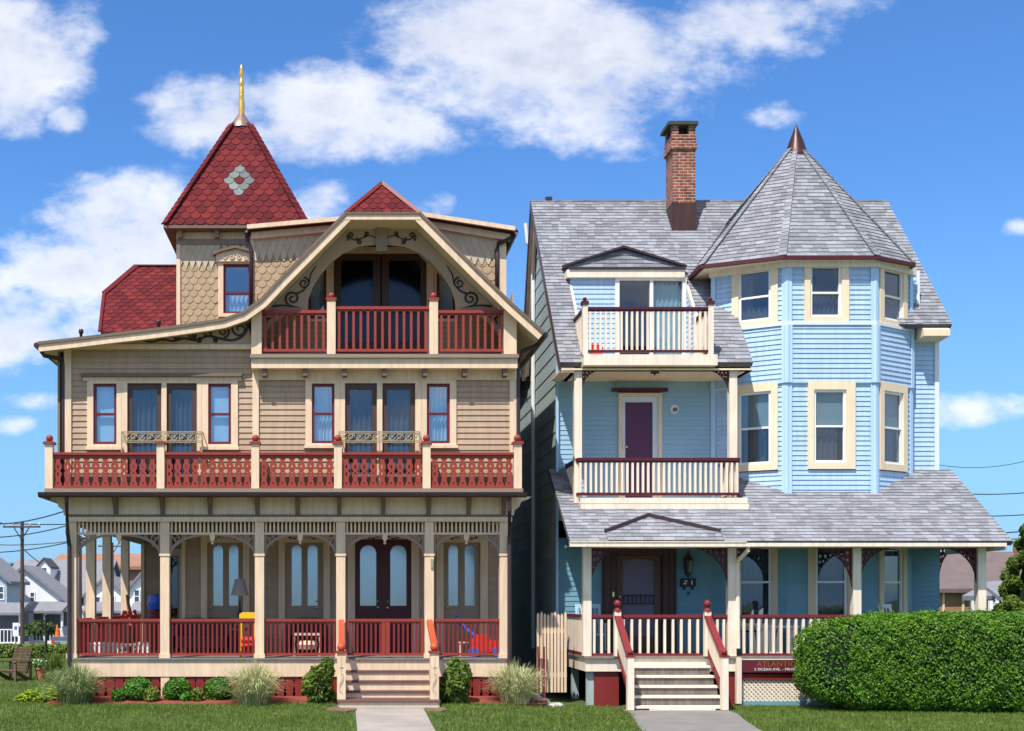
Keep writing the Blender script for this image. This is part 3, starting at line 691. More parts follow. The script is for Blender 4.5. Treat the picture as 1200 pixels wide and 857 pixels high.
    for P in (PL, PR):
        ins = offs(P, .10); mb = MB(); mb.prism(Fr, P+ins[::-1], -11.5, 0); obj('roof', mb, [creamsoffit], H)
    ridge = (X(448.5, yr), 10.93); yh = .06
    A = (PL[-1][0], yr, PL[-1][1]); B = (PR[0][0], yr, PR[0][1]); C = (ridge[0], yh, ridge[1]); E = (ridge[0], 11.4, ridge[1]); A2 = (A[0], 11.4, A[2]); B2 = (B[0], 11.4, B[2])
    mb = MB(); mb.add([A, B, C, E, A2, B2], [(0, 1, 2), (0, 2, 3, 4), (1, 5, 3, 2), (0, 4, 5, 1)]); obj('roof', mb, redbase, H)
    # shingles of roof slopes
    mb = MB()
    def slope(p, q, y0, y1, out=1):   # p,q (x,z): lower and upper edge points; runs back from y0 to y1
        p3 = Vector((p[0], y0, p[1])); up = Vector((q[0]-p[0], 0, q[1]-p[1])); u = (0, -1, 0) if out < 0 else (0, 1, 0)
        F = plane_frame(p3, u, up); L = up.length
        if F.n.z < 0: F.n = -F.n
        r = rect(0, y1-y0, 0, L) if out > 0 else rect(-(y1-y0), 0, 0, L)
        lay(mb, F, [r], 'scale', .17, .25, .02, seed=3)
    for i in range(len(PL)-1): slope(PL[i], PL[i+1], yr, 11, -1)
    slope(PL[-1], ridge, .1, 11, -1); slope(PR[-1], PR[0], yr, 11, 1); slope(PR[0], ridge, .1, 11, 1)
    F = plane_frame(A, (1, 0, 0), Vector(C)-(Vector(A)+Vector(B))/2); L = (Vector(C)-(Vector(A)+Vector(B))/2).length; wd = B[0]-A[0]
    if F.n.z < 0: F.n = -F.n
    lay(mb, F, [[(0, 0), (wd, 0), (ridge[0]-A[0], L)]], 'scale', .15, .19, .018, seed=4)
    obj('roof_shingles', mb, fstile_r, H)
    mb = MB()
    for P in (A, B): mb.beam(Vector(P)+Vector((0, -.02, .02)), Vector(C)+Vector((0, -.02, .03)), .07, .04, up=(0, -1, 0))
    obj('ridge_cap', mb, dred, H)
    # rake boards
    mb = MB()
    for P, in ((PL,), (PR,)): 
        i1 = offs(P, .03); i2 = offs(P, .17); mb.prism(Fr, i1+i2[::-1], 0, .045)
    mb.fbox(Fr, A[0]-.02, B[0]+.02, A[2]-.13, A[2]-.02, -.02, .052); obj_each('rake_board', mb, cream, H)
    mb = MB()
    for P in (PL, PR): i1 = offs(P, -.03); i2 = offs(P, .03); mb.prism(Fr, i1+i2[::-1], -.02, .075)
    mb.fbox(Fr, A[0]-.02, B[0]+.02, A[2]-.02, A[2]+.015, -.02, .08); obj('roof_edge', mb, bracketbrown, H)
    mb = MB(); mb.box(A[0], B[0], yr, .3, A[2]-.10, A[2]-.06); obj('soffit', mb, creamsoffit, H)
    # gable panel with the arched opening
    yg = .25; Fg = FR(yg); xg = lambda p: X(p, yg); zg = lambda p: Z(p, yg)
    half = [(306, 413), (306, 402), (311, 390), (320, 379), (333, 370), (346, 365.5), (360, 364), (361, 352), (366, 338), (375, 323), (388, 308), (402, 297), (420, 289), (447, 286)]
    op = half+[(894-a, b) for a, b in half[::-1][1:]]
    op = [(xg(a), zg(b)) for a, b in op]
    insL = offs(PL, .11); insR = offs(PR, .11)
    outer = [(xg(299), zg(413))]+[p for p in insL if p[0] > xg(299)]+[p for p in insR if p[0] < xg(597)]+[(xg(597), zg(413))]
    zL = insL[-3]; 
    mb = MB(); mb.prism(Fg, outer+op[::-1], -.06, 0); obj('gable_panel', mb, gabletan, H)
    for sg in (1, -1):
        P = lambda px: xg(px) if sg > 0 else xg(894-px)
        mb = MB()
        scroll(mb, Fg, P(423), zg(279), .62, .16, -sg, .03); 
        # big curls beside the arch
        mb.ribbon(Fg, spiral(P(343), zg(350), .17, 1.6, -math.pi/2, -sg, 30, .15), .05, .035, 0, .014)
        mb.ribbon(Fg, spiral(P(356), zg(332), .12, 1.5, math.pi/2, -sg, 26), .04, .03, 0, .013)
        mb.ribbon(Fg, [(P(318), zg(359)), (P(330), zg(358)), (P(343), zg(359)), (P(352), zg(361))], .05, .02, 0, .012)
        mb.ribbon(Fg, [(P(346), zg(345)), (P(355), zg(341)), (P(362), zg(333)), (P(364), zg(322)), (P(370), zg(312))], .045, .02, 0, .015)
        mb.ribbon(Fg, [(P(309), zg(368)), (P(314), zg(374)), (P(322), zg(371))], .05, .03, 0, .012); mb.ribbon(Fg, [(P(314), zg(374)), (P(311), zg(381))], .04, .02, 0, .011)
        mb.ribbon(Fg, spiral(P(437), zg(262), .07, 1.2, 0, sg, 16), .03, .02, 0, .012); mb.ribbon(Fg, spiral(P(428), zg(259), .05, 1.2, 0, -sg, 16), .03, .02, 0, .013)
        obj('scroll_ornament', mb, scrollblack, H)
        mb = MB(); mb.fbox(Fg, min(P(306), P(354)), max(P(306), P(354)), zg(364.5), zg(361), .0, .04); obj('bracket_rail', mb, taupe, H)
    mb = MB(); mb.fbox(Fg, xg(440.5), xg(453.5), zg(296), zg(252), 0, .10); obj('king_post', mb, taupe, H)
    # left eave panel with scroll
    y3 = -.02; F3 = FR(y3); insl = [p for p in offs(PL, .11)]
    base = Z(404, y3); poly = [(X(80, y3), base)]+[p for p in insl if X(80, y3) < p[0] < X(297, y3) and p[1] > base]+[(X(297, y3), base)]
    mb = MB(); mb.prism(F3, poly, -.05, 0); obj('eave_panel', mb, gabletan, H)
    mb = MB(); mb.fbox(F3, X(80, y3), X(297, y3), Z(409.5, y3), Z(404, y3), -.05, .03); obj('trim_band', mb, cream, H)
    mb = MB()
    stem = [(165, 399), (178, 401), (190, 398), (203, 400), (216, 397), (230, 399), (244, 394), (258, 397), (272, 399), (284, 394), (290, 383), (283, 376), (275, 379)]
    def sm(P):
        out = []
        for i in range(len(P)-1):
            p0, p1, p2, p3 = P[max(i-1, 0)], P[i], P[i+1], P[min(i+2, len(P)-1)]
            for k in range(5):
                t = k/5; out.append(tuple(.5*((2*p1[j])+(-p0[j]+p2[j])*t+(2*p0[j]-5*p1[j]+4*p2[j]-p3[j])*t*t+(-p0[j]+3*p1[j]-3*p2[j]+p3[j])*t**3) for j in range(2)))
        return out+[P[-1]]
    mb.ribbon(F3, [(X(a, y3), Z(b, y3)) for a, b in sm(stem)], .03, .06, 0, .015)
    for (px, py, r, a, sg) in ((208, 396, .07, 1.5, 1), (225, 394, .09, -1.5, 1), (243, 390, .11, 2.5, -1), (262, 389, .13, -1.5, 1), (281, 386, .19, 1.0, 1), (190, 396.5, .05, 1.5, -1), (233, 399, .05, 1.5, -1), (253, 399, .05, 1, 1)):
        mb.ribbon(F3, spiral(X(px, y3), Z(py, y3), r, 1.5, a, sg, 26), .045, .03, 0, .016+r*.02)
    obj('scroll_ornament', mb, scrollblack, H)
    # cornice return at left eave + gutter
    mb = MB(); gz2 = PL[0][1]; mb.tube([(PL[0][0]-.03, yr-.05, gz2-.04), (PL[0][0]-.03, 11, gz2-.04)], .06, 8); obj_each('gutter', mb, gutter, H)
    down([(PL[0][0], yr+.05, gz2-.08), (X(52, -.3), -.3, Z(417, -.3)), (X(73, 0), 0, Z(421)), (X(74.5, .03), .03, Z(428)), (X(74.5, .03), .03, Z(575))])
    mb = MB(); e = PR[-1]; mb.tube([(e[0]+.04, yr-.02, e[1]-.03), (e[0]+.04, 11, e[1]-.03)], .06, 8); obj_each('gutter', mb, gutter, H)
    down([(e[0], .2, e[1]-.1), (X(612, .2), .2, Z(412, .2)), (X(607, .02), .02, Z(425)), (X(607, .02), .02, Z(576))])
    # posts of gable balcony
    yp = -.22; Fp = FR(yp); zt_ = Z(415, yp-.05)
    for px, w, tp in ((300.5, 6, 356), (598, 7.5, 356)):
        mb = MB(); mb.fbox(Fp, X(px-w, yp), X(px+w, yp), zt_, Z(tp+8, yp), -.45, 0); obj('gable_post', mb, cream, H)
    for px in (388.2, 508.3):
        mb = MB(); mb.fbox(Fp, X(px-5, yp), X(px+5, yp), zt_, Z(352, yp), -.17, 0); P = obj('rail_post', mb, cream, H)
        mb = MB(); mb.fbox(Fp, X(px-6.2, yp), X(px+6.2, yp), Z(352, yp), Z(349, yp), -.19, .02); ball(mb, (X(px, yp), yp+.085, Z(346, yp)), .075, 12); obj('finial', mb, red, P)
    for a, b, t in ((306.5, 383.2, 363), (393.2, 503.3, 358.5), (513.3, 590.5, 363)):
        straight_rail(H, Fp, X(a, yp), X(b, yp), Z(t, yp), Z(411.5, yp), red, red, .145, .05, c=-.085, rh=.06)
    # recessed balcony room
    y4 = 1.6; F4 = FR(y4); x4 = lambda p: X(p, y4); z4 = lambda p: Z(p, y4)
    holes = [(x4(389), x4(502), 0, 20), (x4(360), x4(385), z4(375), z4(300)), (x4(509), x4(535), z4(375), z4(300))]
    mb = MB(); reg = [(x4(306), zt_), (x4(590), zt_), (x4(590), Z(370)), (x4(492), 9.9), (x4(405), 9.9), (x4(306), Z(370))]
    lay(mb, F4, [reg], 'clap', .122, holes=holes, lift=.018); mb.box(x4(306)-.02, x4(306), .25, y4, zt_, 8.7); mb.box(x4(590), x4(590)+.02, .25, y4, zt_, 8.7)
    obj('wall', mb, tan, H)
    mb = MB(); mb.box(x4(306)-.05, x4(590)+.05, 2.4, 10, 7.2, 9.7); obj('light_block_core', mb, dark, H)  # solid dark core added behind the recess to keep light out
    mb = MB(); mb.prism(F4, rect(x4(383), x4(508), zt_, z4(290)), -.12, .03, [rect(x4(391), x4(500), zt_+.01, z4(297))]); D = obj('balcony_door', mb, cream, H)
    mb = MB(); gl_ = []
    for a, b, g0, g1 in ((393, 446, 400, 437), (447.5, 500, 456, 493)):
        g = rect(x4(g0), x4(g1), z4(360), z4(306)); h = [(x4(g0), z4(360)), (x4(g1), z4(360)), (x4(g1), z4(305)), (x4(g0), z4(305))]
        gl_.append(h); lo_ = rect(x4(g0), x4(g1), z4(402), z4(366)); gl_.append(lo_)
        mb.prism(F4, rect(x4(a)-.03 if a < 400 else x4(a), x4(b), zt_+.01, z4(297)), -.09, -.03, [h, lo_])
    obj('door_leaf', mb, doorbrown, D)
    mb = MB(); [mb.prism(F4, h, -.07, -.06) for h in gl_]; obj('door_glass', mb, glass_screen, D)
    mb = MB(); mb.fbox(F4, x4(390), x4(503), zt_, z4(290), -.72, -.7); obj('dark_backing', mb, dark_backing, D)
    for a, b in ((359, 385), (509, 536)):
        window(H, F4, (x4(a), x4(b), z4(378), z4(298)), (x4(a+2.5), x4(b-2.5), z4(374), z4(302)), cream, sashred, glass_mid, [('c', .02, .98, .02, .98, curtw)], mid=None)
    # --- dormers on both sides of the gable
    yd = .85; Fd = FR(yd); xd = lambda p: X(p, yd); zd = lambda p: Z(p, yd)
    for side in (0, 1):
        if side == 0: reg = [(xd(296), zd(378)), (xd(408), zd(378)), (xd(408), zd(266)), (xd(296), zd(278))]; tl, tr = (292, 269), (410, 258.5)
        else: reg = [(xd(487), zd(378)), (xd(585), zd(378)), (xd(585), zd(282)), (xd(487), zd(266))]; tl, tr = (485, 253), (600, 271)
        def rz_(x):
            P = PL if side == 0 else PR
            for (ax, az), (bx, bz) in zip(P, P[1:]):
                if ax <= x <= bx: return az+(bz-az)*(x-ax)/(bx-ax)-.05
            return P[-1][1]-.05 if side == 0 else P[0][1]-.05
        xsn = [reg[0][0]+(reg[1][0]-reg[0][0])*k/5 for k in range(6)]; cols_ = [[(xa, rz_(xa)), (xb, rz_(xb)), (xb, 12), (xa, 12)] for xa, xb in zip(xsn, xsn[1:])]
        ZL = lambda pts: [q for q in [clip(pts, c_) for c_ in cols_] if len(q) > 2]
        DN = None; mb = MB(); band = .40; top = min(reg[2][1], reg[3][1]); sc = top-.40
        a0, a1 = reg[0][0], reg[1][0]
        lay(mb, Fd, ZL([(a0, reg[0][1]), (a1, reg[0][1]), (a1, sc), (a0, sc)]), 'scale', .15, .205, .016, seed=5, b0=reg[0][1])
        DN = obj('dormer_wall', mb, fstile_t, H)
        mb = MB(); 
        lay(mb, Fd, ZL([(a0, sc-.12), (a1, sc-.12), (reg[2][0], reg[2][1]), (reg[3][0], reg[3][1])]), 'diamond', .19, .15, .015, b0=sc-.16, base=.014); obj('diamond_shingles', mb, fstile_c, DN)
        mb = MB(); mb.prism(Fd, [(x_, rz_(x_)) for x_ in xsn]+[(a1, reg[2][1]), (a0, reg[3][1])], -7.5, -.002); obj_each('dormer_cheek', mb, tan, DN)
        mb = MB()
        if side == 0: mb.fbox(Fd, xd(292.5), xd(297.5), rz_(xd(295)), zd(277), -.05, .04)
        else: mb.fbox(Fd, xd(585), xd(593), rz_(xd(590)), zd(284), -.05, .04)
        obj_each('corner_board', mb, cream, DN)
        P = (xd(tl[0]), zd(tl[1])); Q = (xd(tr[0]), zd(tr[1]))
        mb = MB(); Fx = FR(yd-.28); mb.prism(Fx, [(P[0], P[1]-.10), (Q[0], Q[1]-.10), (Q[0], Q[1]), P], -8, 0); obj('dormer_roof', mb, redbase, DN)
        mb = MB(); mb.prism(Fx, [(P[0]-.02, P[1]-.09), (Q[0]+.02, Q[1]-.09), (Q[0]+.02, Q[1]), (P[0]-.02, P[1])], 0, .06); mb.prism(Fd, [(P[0]+.05, P[1]-.24), (Q[0]-.05, Q[1]-.24), (Q[0]-.05, Q[1]-.10), (P[0]+.05, P[1]-.10)], 0, .12); obj_each('fascia', mb, cream, DN)
        mb = MB()
        if side == 0: mb.tube([(P[0]-.05, yd-.2, P[1]-.08), (P[0]-.05, yd+6, P[1]-.08)], .055, 8); mb.tube([(P[0]-.05, yd-.1, P[1]-.12), (P[0]-.02, yd-.06, P[1]-.3), (P[0]+.05, yd-.05, P[1]-.45), (P[0]+.05, yd-.05, zd(372))], .045, 8)
        else: mb.tube([(Q[0]+.05, yd-.2, Q[1]-.08), (Q[0]+.05, yd+6, Q[1]-.08)], .06, 8); mb.tube([(Q[0]+.03, yd-.15, Q[1]-.14), (Q[0]-.10, yd-.12, Q[1]-.22), (xd(584)-.02, yd-.08, Q[1]-.30), (xd(582), yd-.06, Q[1]-.42), (xd(582), yd-.06, zd(350))], .045, 8)
        obj('downspout', mb, gutter, DN, smooth=True)
    # --- tower
    yt = 3.05; Ft = FR(yt); xt = lambda p: X(p, yt); zt2 = lambda p: Z(p, yt); L_, R_ = xt(207), xt(345); zb_ = 7.7
    wp = (xt(256), xt(297), zt2(372), zt2(308)); ws = (xt(262), xt(294), zt2(368), zt2(310))
    mb = MB(); lay(mb, Ft, [rect(L_, R_, zb_, zt2(312))], 'scale', .148, .20, .016, holes=[(wp[0], wp[1], wp[2], wp[3])]); T = obj('tower_wall', mb, fstile_t, H)
    mb = MB(); lay(mb, Ft, [rect(L_, R_, zt2(316), zt2(287))], 'diamond', .20, .15, .015, base=.014, holes=[(wp[0], wp[1], 0, zt2(296))]); obj('diamond_shingles', mb, fstile_c, T)
    mb = MB(); mb.prism(Ft, rect(L_, R_, zb_, zt2(262)), -2.6, -.002, [rect(ws[0]-.02, ws[1]+.02, ws[2], ws[3])]); obj('tower_side', mb, tan, T)
    mb = MB(); mb.fbox(Ft, L_, L_+.09, zb_, zt2(264), -.05, .045); mb.fbox(Ft, R_-.09, R_, zb_, zt2(264), -.05, .045); mb.fbox(Ft, L_, R_, zt2(281), zt2(266), .0, .03); obj_each('corner_board', mb, cream, T)
    mb = MB(); mb.fbox(Ft, L_, R_, zt2(287), zt2(281), .0, .055); obj('trim_band', mb, taupe, T)
    for px in (212, 255, 300):
        mb = MB(); mb.fbox(Ft, xt(px)-.05, xt(px)+.05, zt2(281), zt2(265), .03, .22); obj('cornice_bracket', mb, taupe, T)
    w = window(H, Ft, wp, ws, cream, sashred, glass_mid, [('c', .02, .98, .0, .40, curtw), ('b', .0, 1, .95, 1, curt)], mid=.42, proud=.07, name='tower_window')
    mb = MB(); a0, a1 = xt(254), xt(299); m = (a0+a1)/2
    mb.prism(Ft, [(a0, zt2(308)), (a1, zt2(308)), (a1, zt2(300)), (a1-.1, zt2(297)), (m, zt2(293)), (a0+.1, zt2(297)), (a0, zt2(300))], 0, .12); obj('window_head', mb, cream, w)
    mb = MB(); mb.ribbon(Ft, [(a0-.08, zt2(300)), (a0+.12, zt2(296)), (m, zt2(292)), (a1-.12, zt2(296)), (a1+.08, zt2(300))], .06, .06, 0, .2); obj('window_hood', mb, bracketbrown, w)
    mb = MB()
    for sg in (-1, 1):
        mb.ribbon(Ft, spiral(m+sg*.09, zt2(303), .07, 1.3, math.pi/2, sg, 16), .03, .02, .12, .14); mb.ribbon(Ft, spiral(m+sg*.24, zt2(304), .05, 1.2, 0, -sg, 16), .03, .02, .12, .138)
    obj('ornament', mb, ornament, w)
    # tower roof
    ex0, ex1 = X(192, 2.7), X(360, 2.7); hw = (ex1-ex0)/2; cx = (ex0+ex1)/2; cy = 2.7+hw; ze = Z(264, 2.7); D = D0+cy
    zc = EYE+(HOR-147)*(D-.25)/FPX; hc = .24       # start of the metal cap
    Lw = 0.35; mid_z = ze+.55; mid_h = hw-.31
    rings = [(hw, ze), (hc, zc)]
    mb = MB(); vs = []
    for h, z in rings: vs += [(cx-h, cy-h, z), (cx+h, cy-h, z), (cx+h, cy+h, z), (cx-h, cy+h, z)]
    fs = [(i*4+k, i*4+(k+1) % 4, i*4+4+(k+1) % 4, i*4+4+k) for i in range(1) for k in range(4)]+[(3, 2, 1, 0)]
    mb.add(vs, fs); TR = obj('tower_roof', mb, redbase, H)
    mb = MB(); medal = set()
    for k in range(4):
        rot = k*math.pi/2; ud = Vector((math.cos(rot), math.sin(rot), 0)); nd_ = Vector((math.sin(rot), -math.cos(rot), 0))
        for i in (0,):
            (h0, z0), (h1, z1b) = rings[i], rings[i+1]
            O = Vector((cx, cy, z0))+nd_*h0; up = Vector((0, 0, z1b-z0))+nd_*(h1-h0); F = plane_frame(O, ud, up)
            if F.n.dot(nd_) < 0: F.n = -F.n
            Ls = up.length; hh = .182; wv = .242
            amin = -h0; a_mid = amin+wv*round(h0/wv)  # column phase of even rows
            def mfn(c, k=k, i=i):
                if k != 0: return 0
                rw = int(round((c[1]-.4*hh)/hh)); q = c[0]/wv
                d = rw-MROW
                return 1 if (abs(d) in (2,) and abs(q-MQ) < .3) or (abs(d) == 1 and .3 < abs(q-MQ) < .8) or (d == 0 and .8 < abs(q-MQ) < 1.3) else 0
            # centre the tiles so that odd rows sit on the middle line
            MROW = 7; ofs = (h0/wv) % 1
            rowstart = -h0-wv*(.5 if MROW % 2 else 1.0)+wv/2; MQ = ((rowstart+wv*round(-rowstart/wv)))/wv
            lay(mb, F, [[(-h0, 0), (h0, 0), (h1, Ls), (-h1, Ls)]], 'scale', hh, wv, .022, mifn=mfn)
    obj('roof_shingles', mb, [fstile_r, fstile_g], TR)
    mb = MB()
    for sx, sy in ((-1, -1), (1, -1), (1, 1), (-1, 1)):
        for i in (0,):
            (h0, z0), (h1, z1b) = rings[i], rings[i+1]
            p = Vector((cx+sx*h0, cy+sy*h0, z0+.03)); q = Vector((cx+sx*h1, cy+sy*h1, z1b+.03)); n = int((q-p).length/.16)
            for j in range(n):
                a = p.lerp(q, j/n); b = p.lerp(q, (j+1.2)/n); mb.beam(a+Vector((0, 0, .012)), b+Vector((0, 0, -.006)), .20, .03, up=(sx, sy, 1))
    obj('ridge_cap', mb, fstile_r, TR)
    mb = MB(); mb.box(ex0-.01, ex1+.01, cy-hw-.01, cy+hw+.01, ze-.07, ze-.005); obj_each('fascia', mb, bracketbrown, TR)
    mb = MB(); mb.lathe((cx, cy, 0), [(hc*1.32, zc-.03), (hc*1.28, zc+.02), (.22, zc+.16), (.12, zc+.30), (.07, zc+.38)], 4 and 16); obj('metal_cap', mb, copper, TR, smooth=True)
    mb = MB(); zf = zc+.36; fp = [(.075, 0), (.075, .30), (.05, .42), (.07, .47), (.05, .50), (.066, .54), (.05, .57), (.062, .61), (.045, .64), (.055, .72), (.075, .78), (.04, .84), (.035, .95), (.062, 1.02), (.035, 1.08), (.05, 1.13), (.03, 1.18), (.001, 1.24)]
    mb.lathe((cx, cy, zf), fp, 12); obj('finial', mb, gold, TR, smooth=True)
    # --- rear wing with the red hipped roof
    z0 = Z(390, 4); mb = MB(); pts = [(X(118, 4), 4.0, Z(389, 4)), (X(210, 4), 4.0, Z(389, 4))]
    O = Vector((X(118, 4), 4, z0)); up = Vector((0, 2.5, Z(313, 6.5)-z0)); F = plane_frame(O, (1, 0, 0), up); Ls = up.length
    if F.n.z < 0: F.n = -F.n
    reg = [(0, 0), (2.6, 0), (2.6, Ls), (X(160, 6.5)-O.x, Ls), (X(122, 5.3)-O.x, Ls*.56)]
    mb.prism(F, reg, -.05, 0); bk = [F.pt(*p) for p in reg]
    a, b, c = bk[0], bk[4], bk[3]; mb.add([a, b, c, (a.x, 11, a.z), (b.x+.3, 11, b.z), (c.x, 11, c.z), (bk[2].x, 11, bk[2].z), bk[2]], [(0, 3, 4, 1), (1, 4, 5, 2), (2, 5, 6, 7)])
    RW = obj('rear_roof', mb, redbase, H)
    mb = MB(); lay(mb, F, [[reg[0], reg[1], reg[2], reg[3], reg[4]]], 'scale', .18, .24, .02, seed=9); obj('roof_shingles', mb, fstile_r, RW)
    mb = MB(); mb.beam(bk[3]+Vector((0, -.02, .03)), bk[4]+Vector((-.02, -.02, .03)), .12, .04, up=(0, -1, .3)); mb.beam(bk[4]+Vector((-.02, -.02, .03)), bk[0]+Vector((-.02, -.02, .03)), .08, .04, up=(0, -1, .3)); mb.beam(bk[3]+Vector((0, 0, .03)), bk[2]+Vector((0, 0, .03)), .12, .04); obj('ridge_cap', mb, fstile_r, RW)
    for px, y, h in ((95, 3, .42), (186, 3.6, .3)):
        mb = MB(); z = Z(392 if px == 95 else 381, y)-.05; x = X(px, y); mb.lathe((x, y, z), [(.035, -.4), (.035, .06), (.055, .08), (.06, .13), (.045, .17), (.001, .18)], 10); obj('vent_pipe', mb, gutter, H, smooth=True)
    # --- front steps
    treads = [(786, 24.75), (798, 24.45), (809.5, 24.15), (821, 23.85)]
    FLz = FL-.01; n = 5; hstep = (FLz-.10)/5*1.0
    mb = MB(); mt = MB(); tops = [FLz-.225, FLz-.415, FLz-.60]
    x0_, x1_ = X(405, 0), X(505.5, 0)-.02
    for k, t in enumerate(tops):
        y1 = -.02-.30*k; mb.box(x0_, x1_, y1-.30, y1, 0.05, t-.036); mt.box(x0_, x1_, y1-.33, y1, t-.034, t)
    mb.box(-.06, 1.92, -1.62, -.925, 0.0, .205); mt.box(-.08, 1.94, -1.65, -.925, .207, .245)
    mb.box(x0_, x1_, .0, .02, FLz-.225, FLz-.01)
    ST = obj('steps', mb, cream, H); obj('tread', mt, treadbrown, ST)
    for ax in (0.0, 1.845):
        Fn = FR(-1.38); mb = MB(); zt_ = Z(766, -1.38); mb.fbox(Fn, ax-.085, ax+.085, .247, zt_, -.17, 0); mb.fbox(FR(0), ax-.04, ax+.04, .247, .75, .0, 1.21); NW = obj('newel_post', mb, cream, H)
        mb = MB(); mb.fbox(Fn, ax-.11, ax+.11, zt_, zt_+.05, -.195, .025); obj('post_cap', mb, red, NW)
        mb = MB(); mb.fbox(Fn, ax-.035, ax+.035, Z(783, -1.38), Z(781.5, -1.38), 0, .01); mb.fbox(Fn, ax-.006, ax+.006, Z(792, -1.38), Z(770, -1.38), 0, .01)
        for k in range(3): mb.ribbon(Fn, [(ax+.04*math.sin(t/4+k), Z(788+t*1.1+k*2, -1.38)) for t in range(20)], .014, .012, 0, .011+.001*k)
        obj('scroll_ornament', mb, ornament, NW)
        mb = MB(); mb.beam((ax, -.02, Z(728)), (ax, -1.30, zt_+.16), .12, .07); ball(mb, (ax, -1.31, zt_+.12), .085, 12); obj('handrail', mb, orangered, H, smooth=False)
        mb = MB()
        mb.fbox(Fn, ax-.035, ax+.035, zt_+.05, zt_+.08, -.13, -.05); obj('rail_foot', mb, red, NW)
    mb = MB(); mb.fbox(FR(-.01), X(504.5), X(507.5), Z(665), Z(655), .0, .03); obj('door_bell', mb, brass, H)
    return H
gabletan = mat('gable_panel_tan', (.41, .30, .215), .6, .05, 2)
creamsoffit = mat('cream_soffit', (.70, .57, .37), .6, .06, 2)
ceilbrown = mat('ceiling_brown', (.11, .075, .05), .6, .1, 3)
treadbrown = mat('tread_brown', (.13, .07, .06), .6, .15, 4)
gildbrown = mat('guard_bronze', (.34, .27, .16), .5, .1, 4)
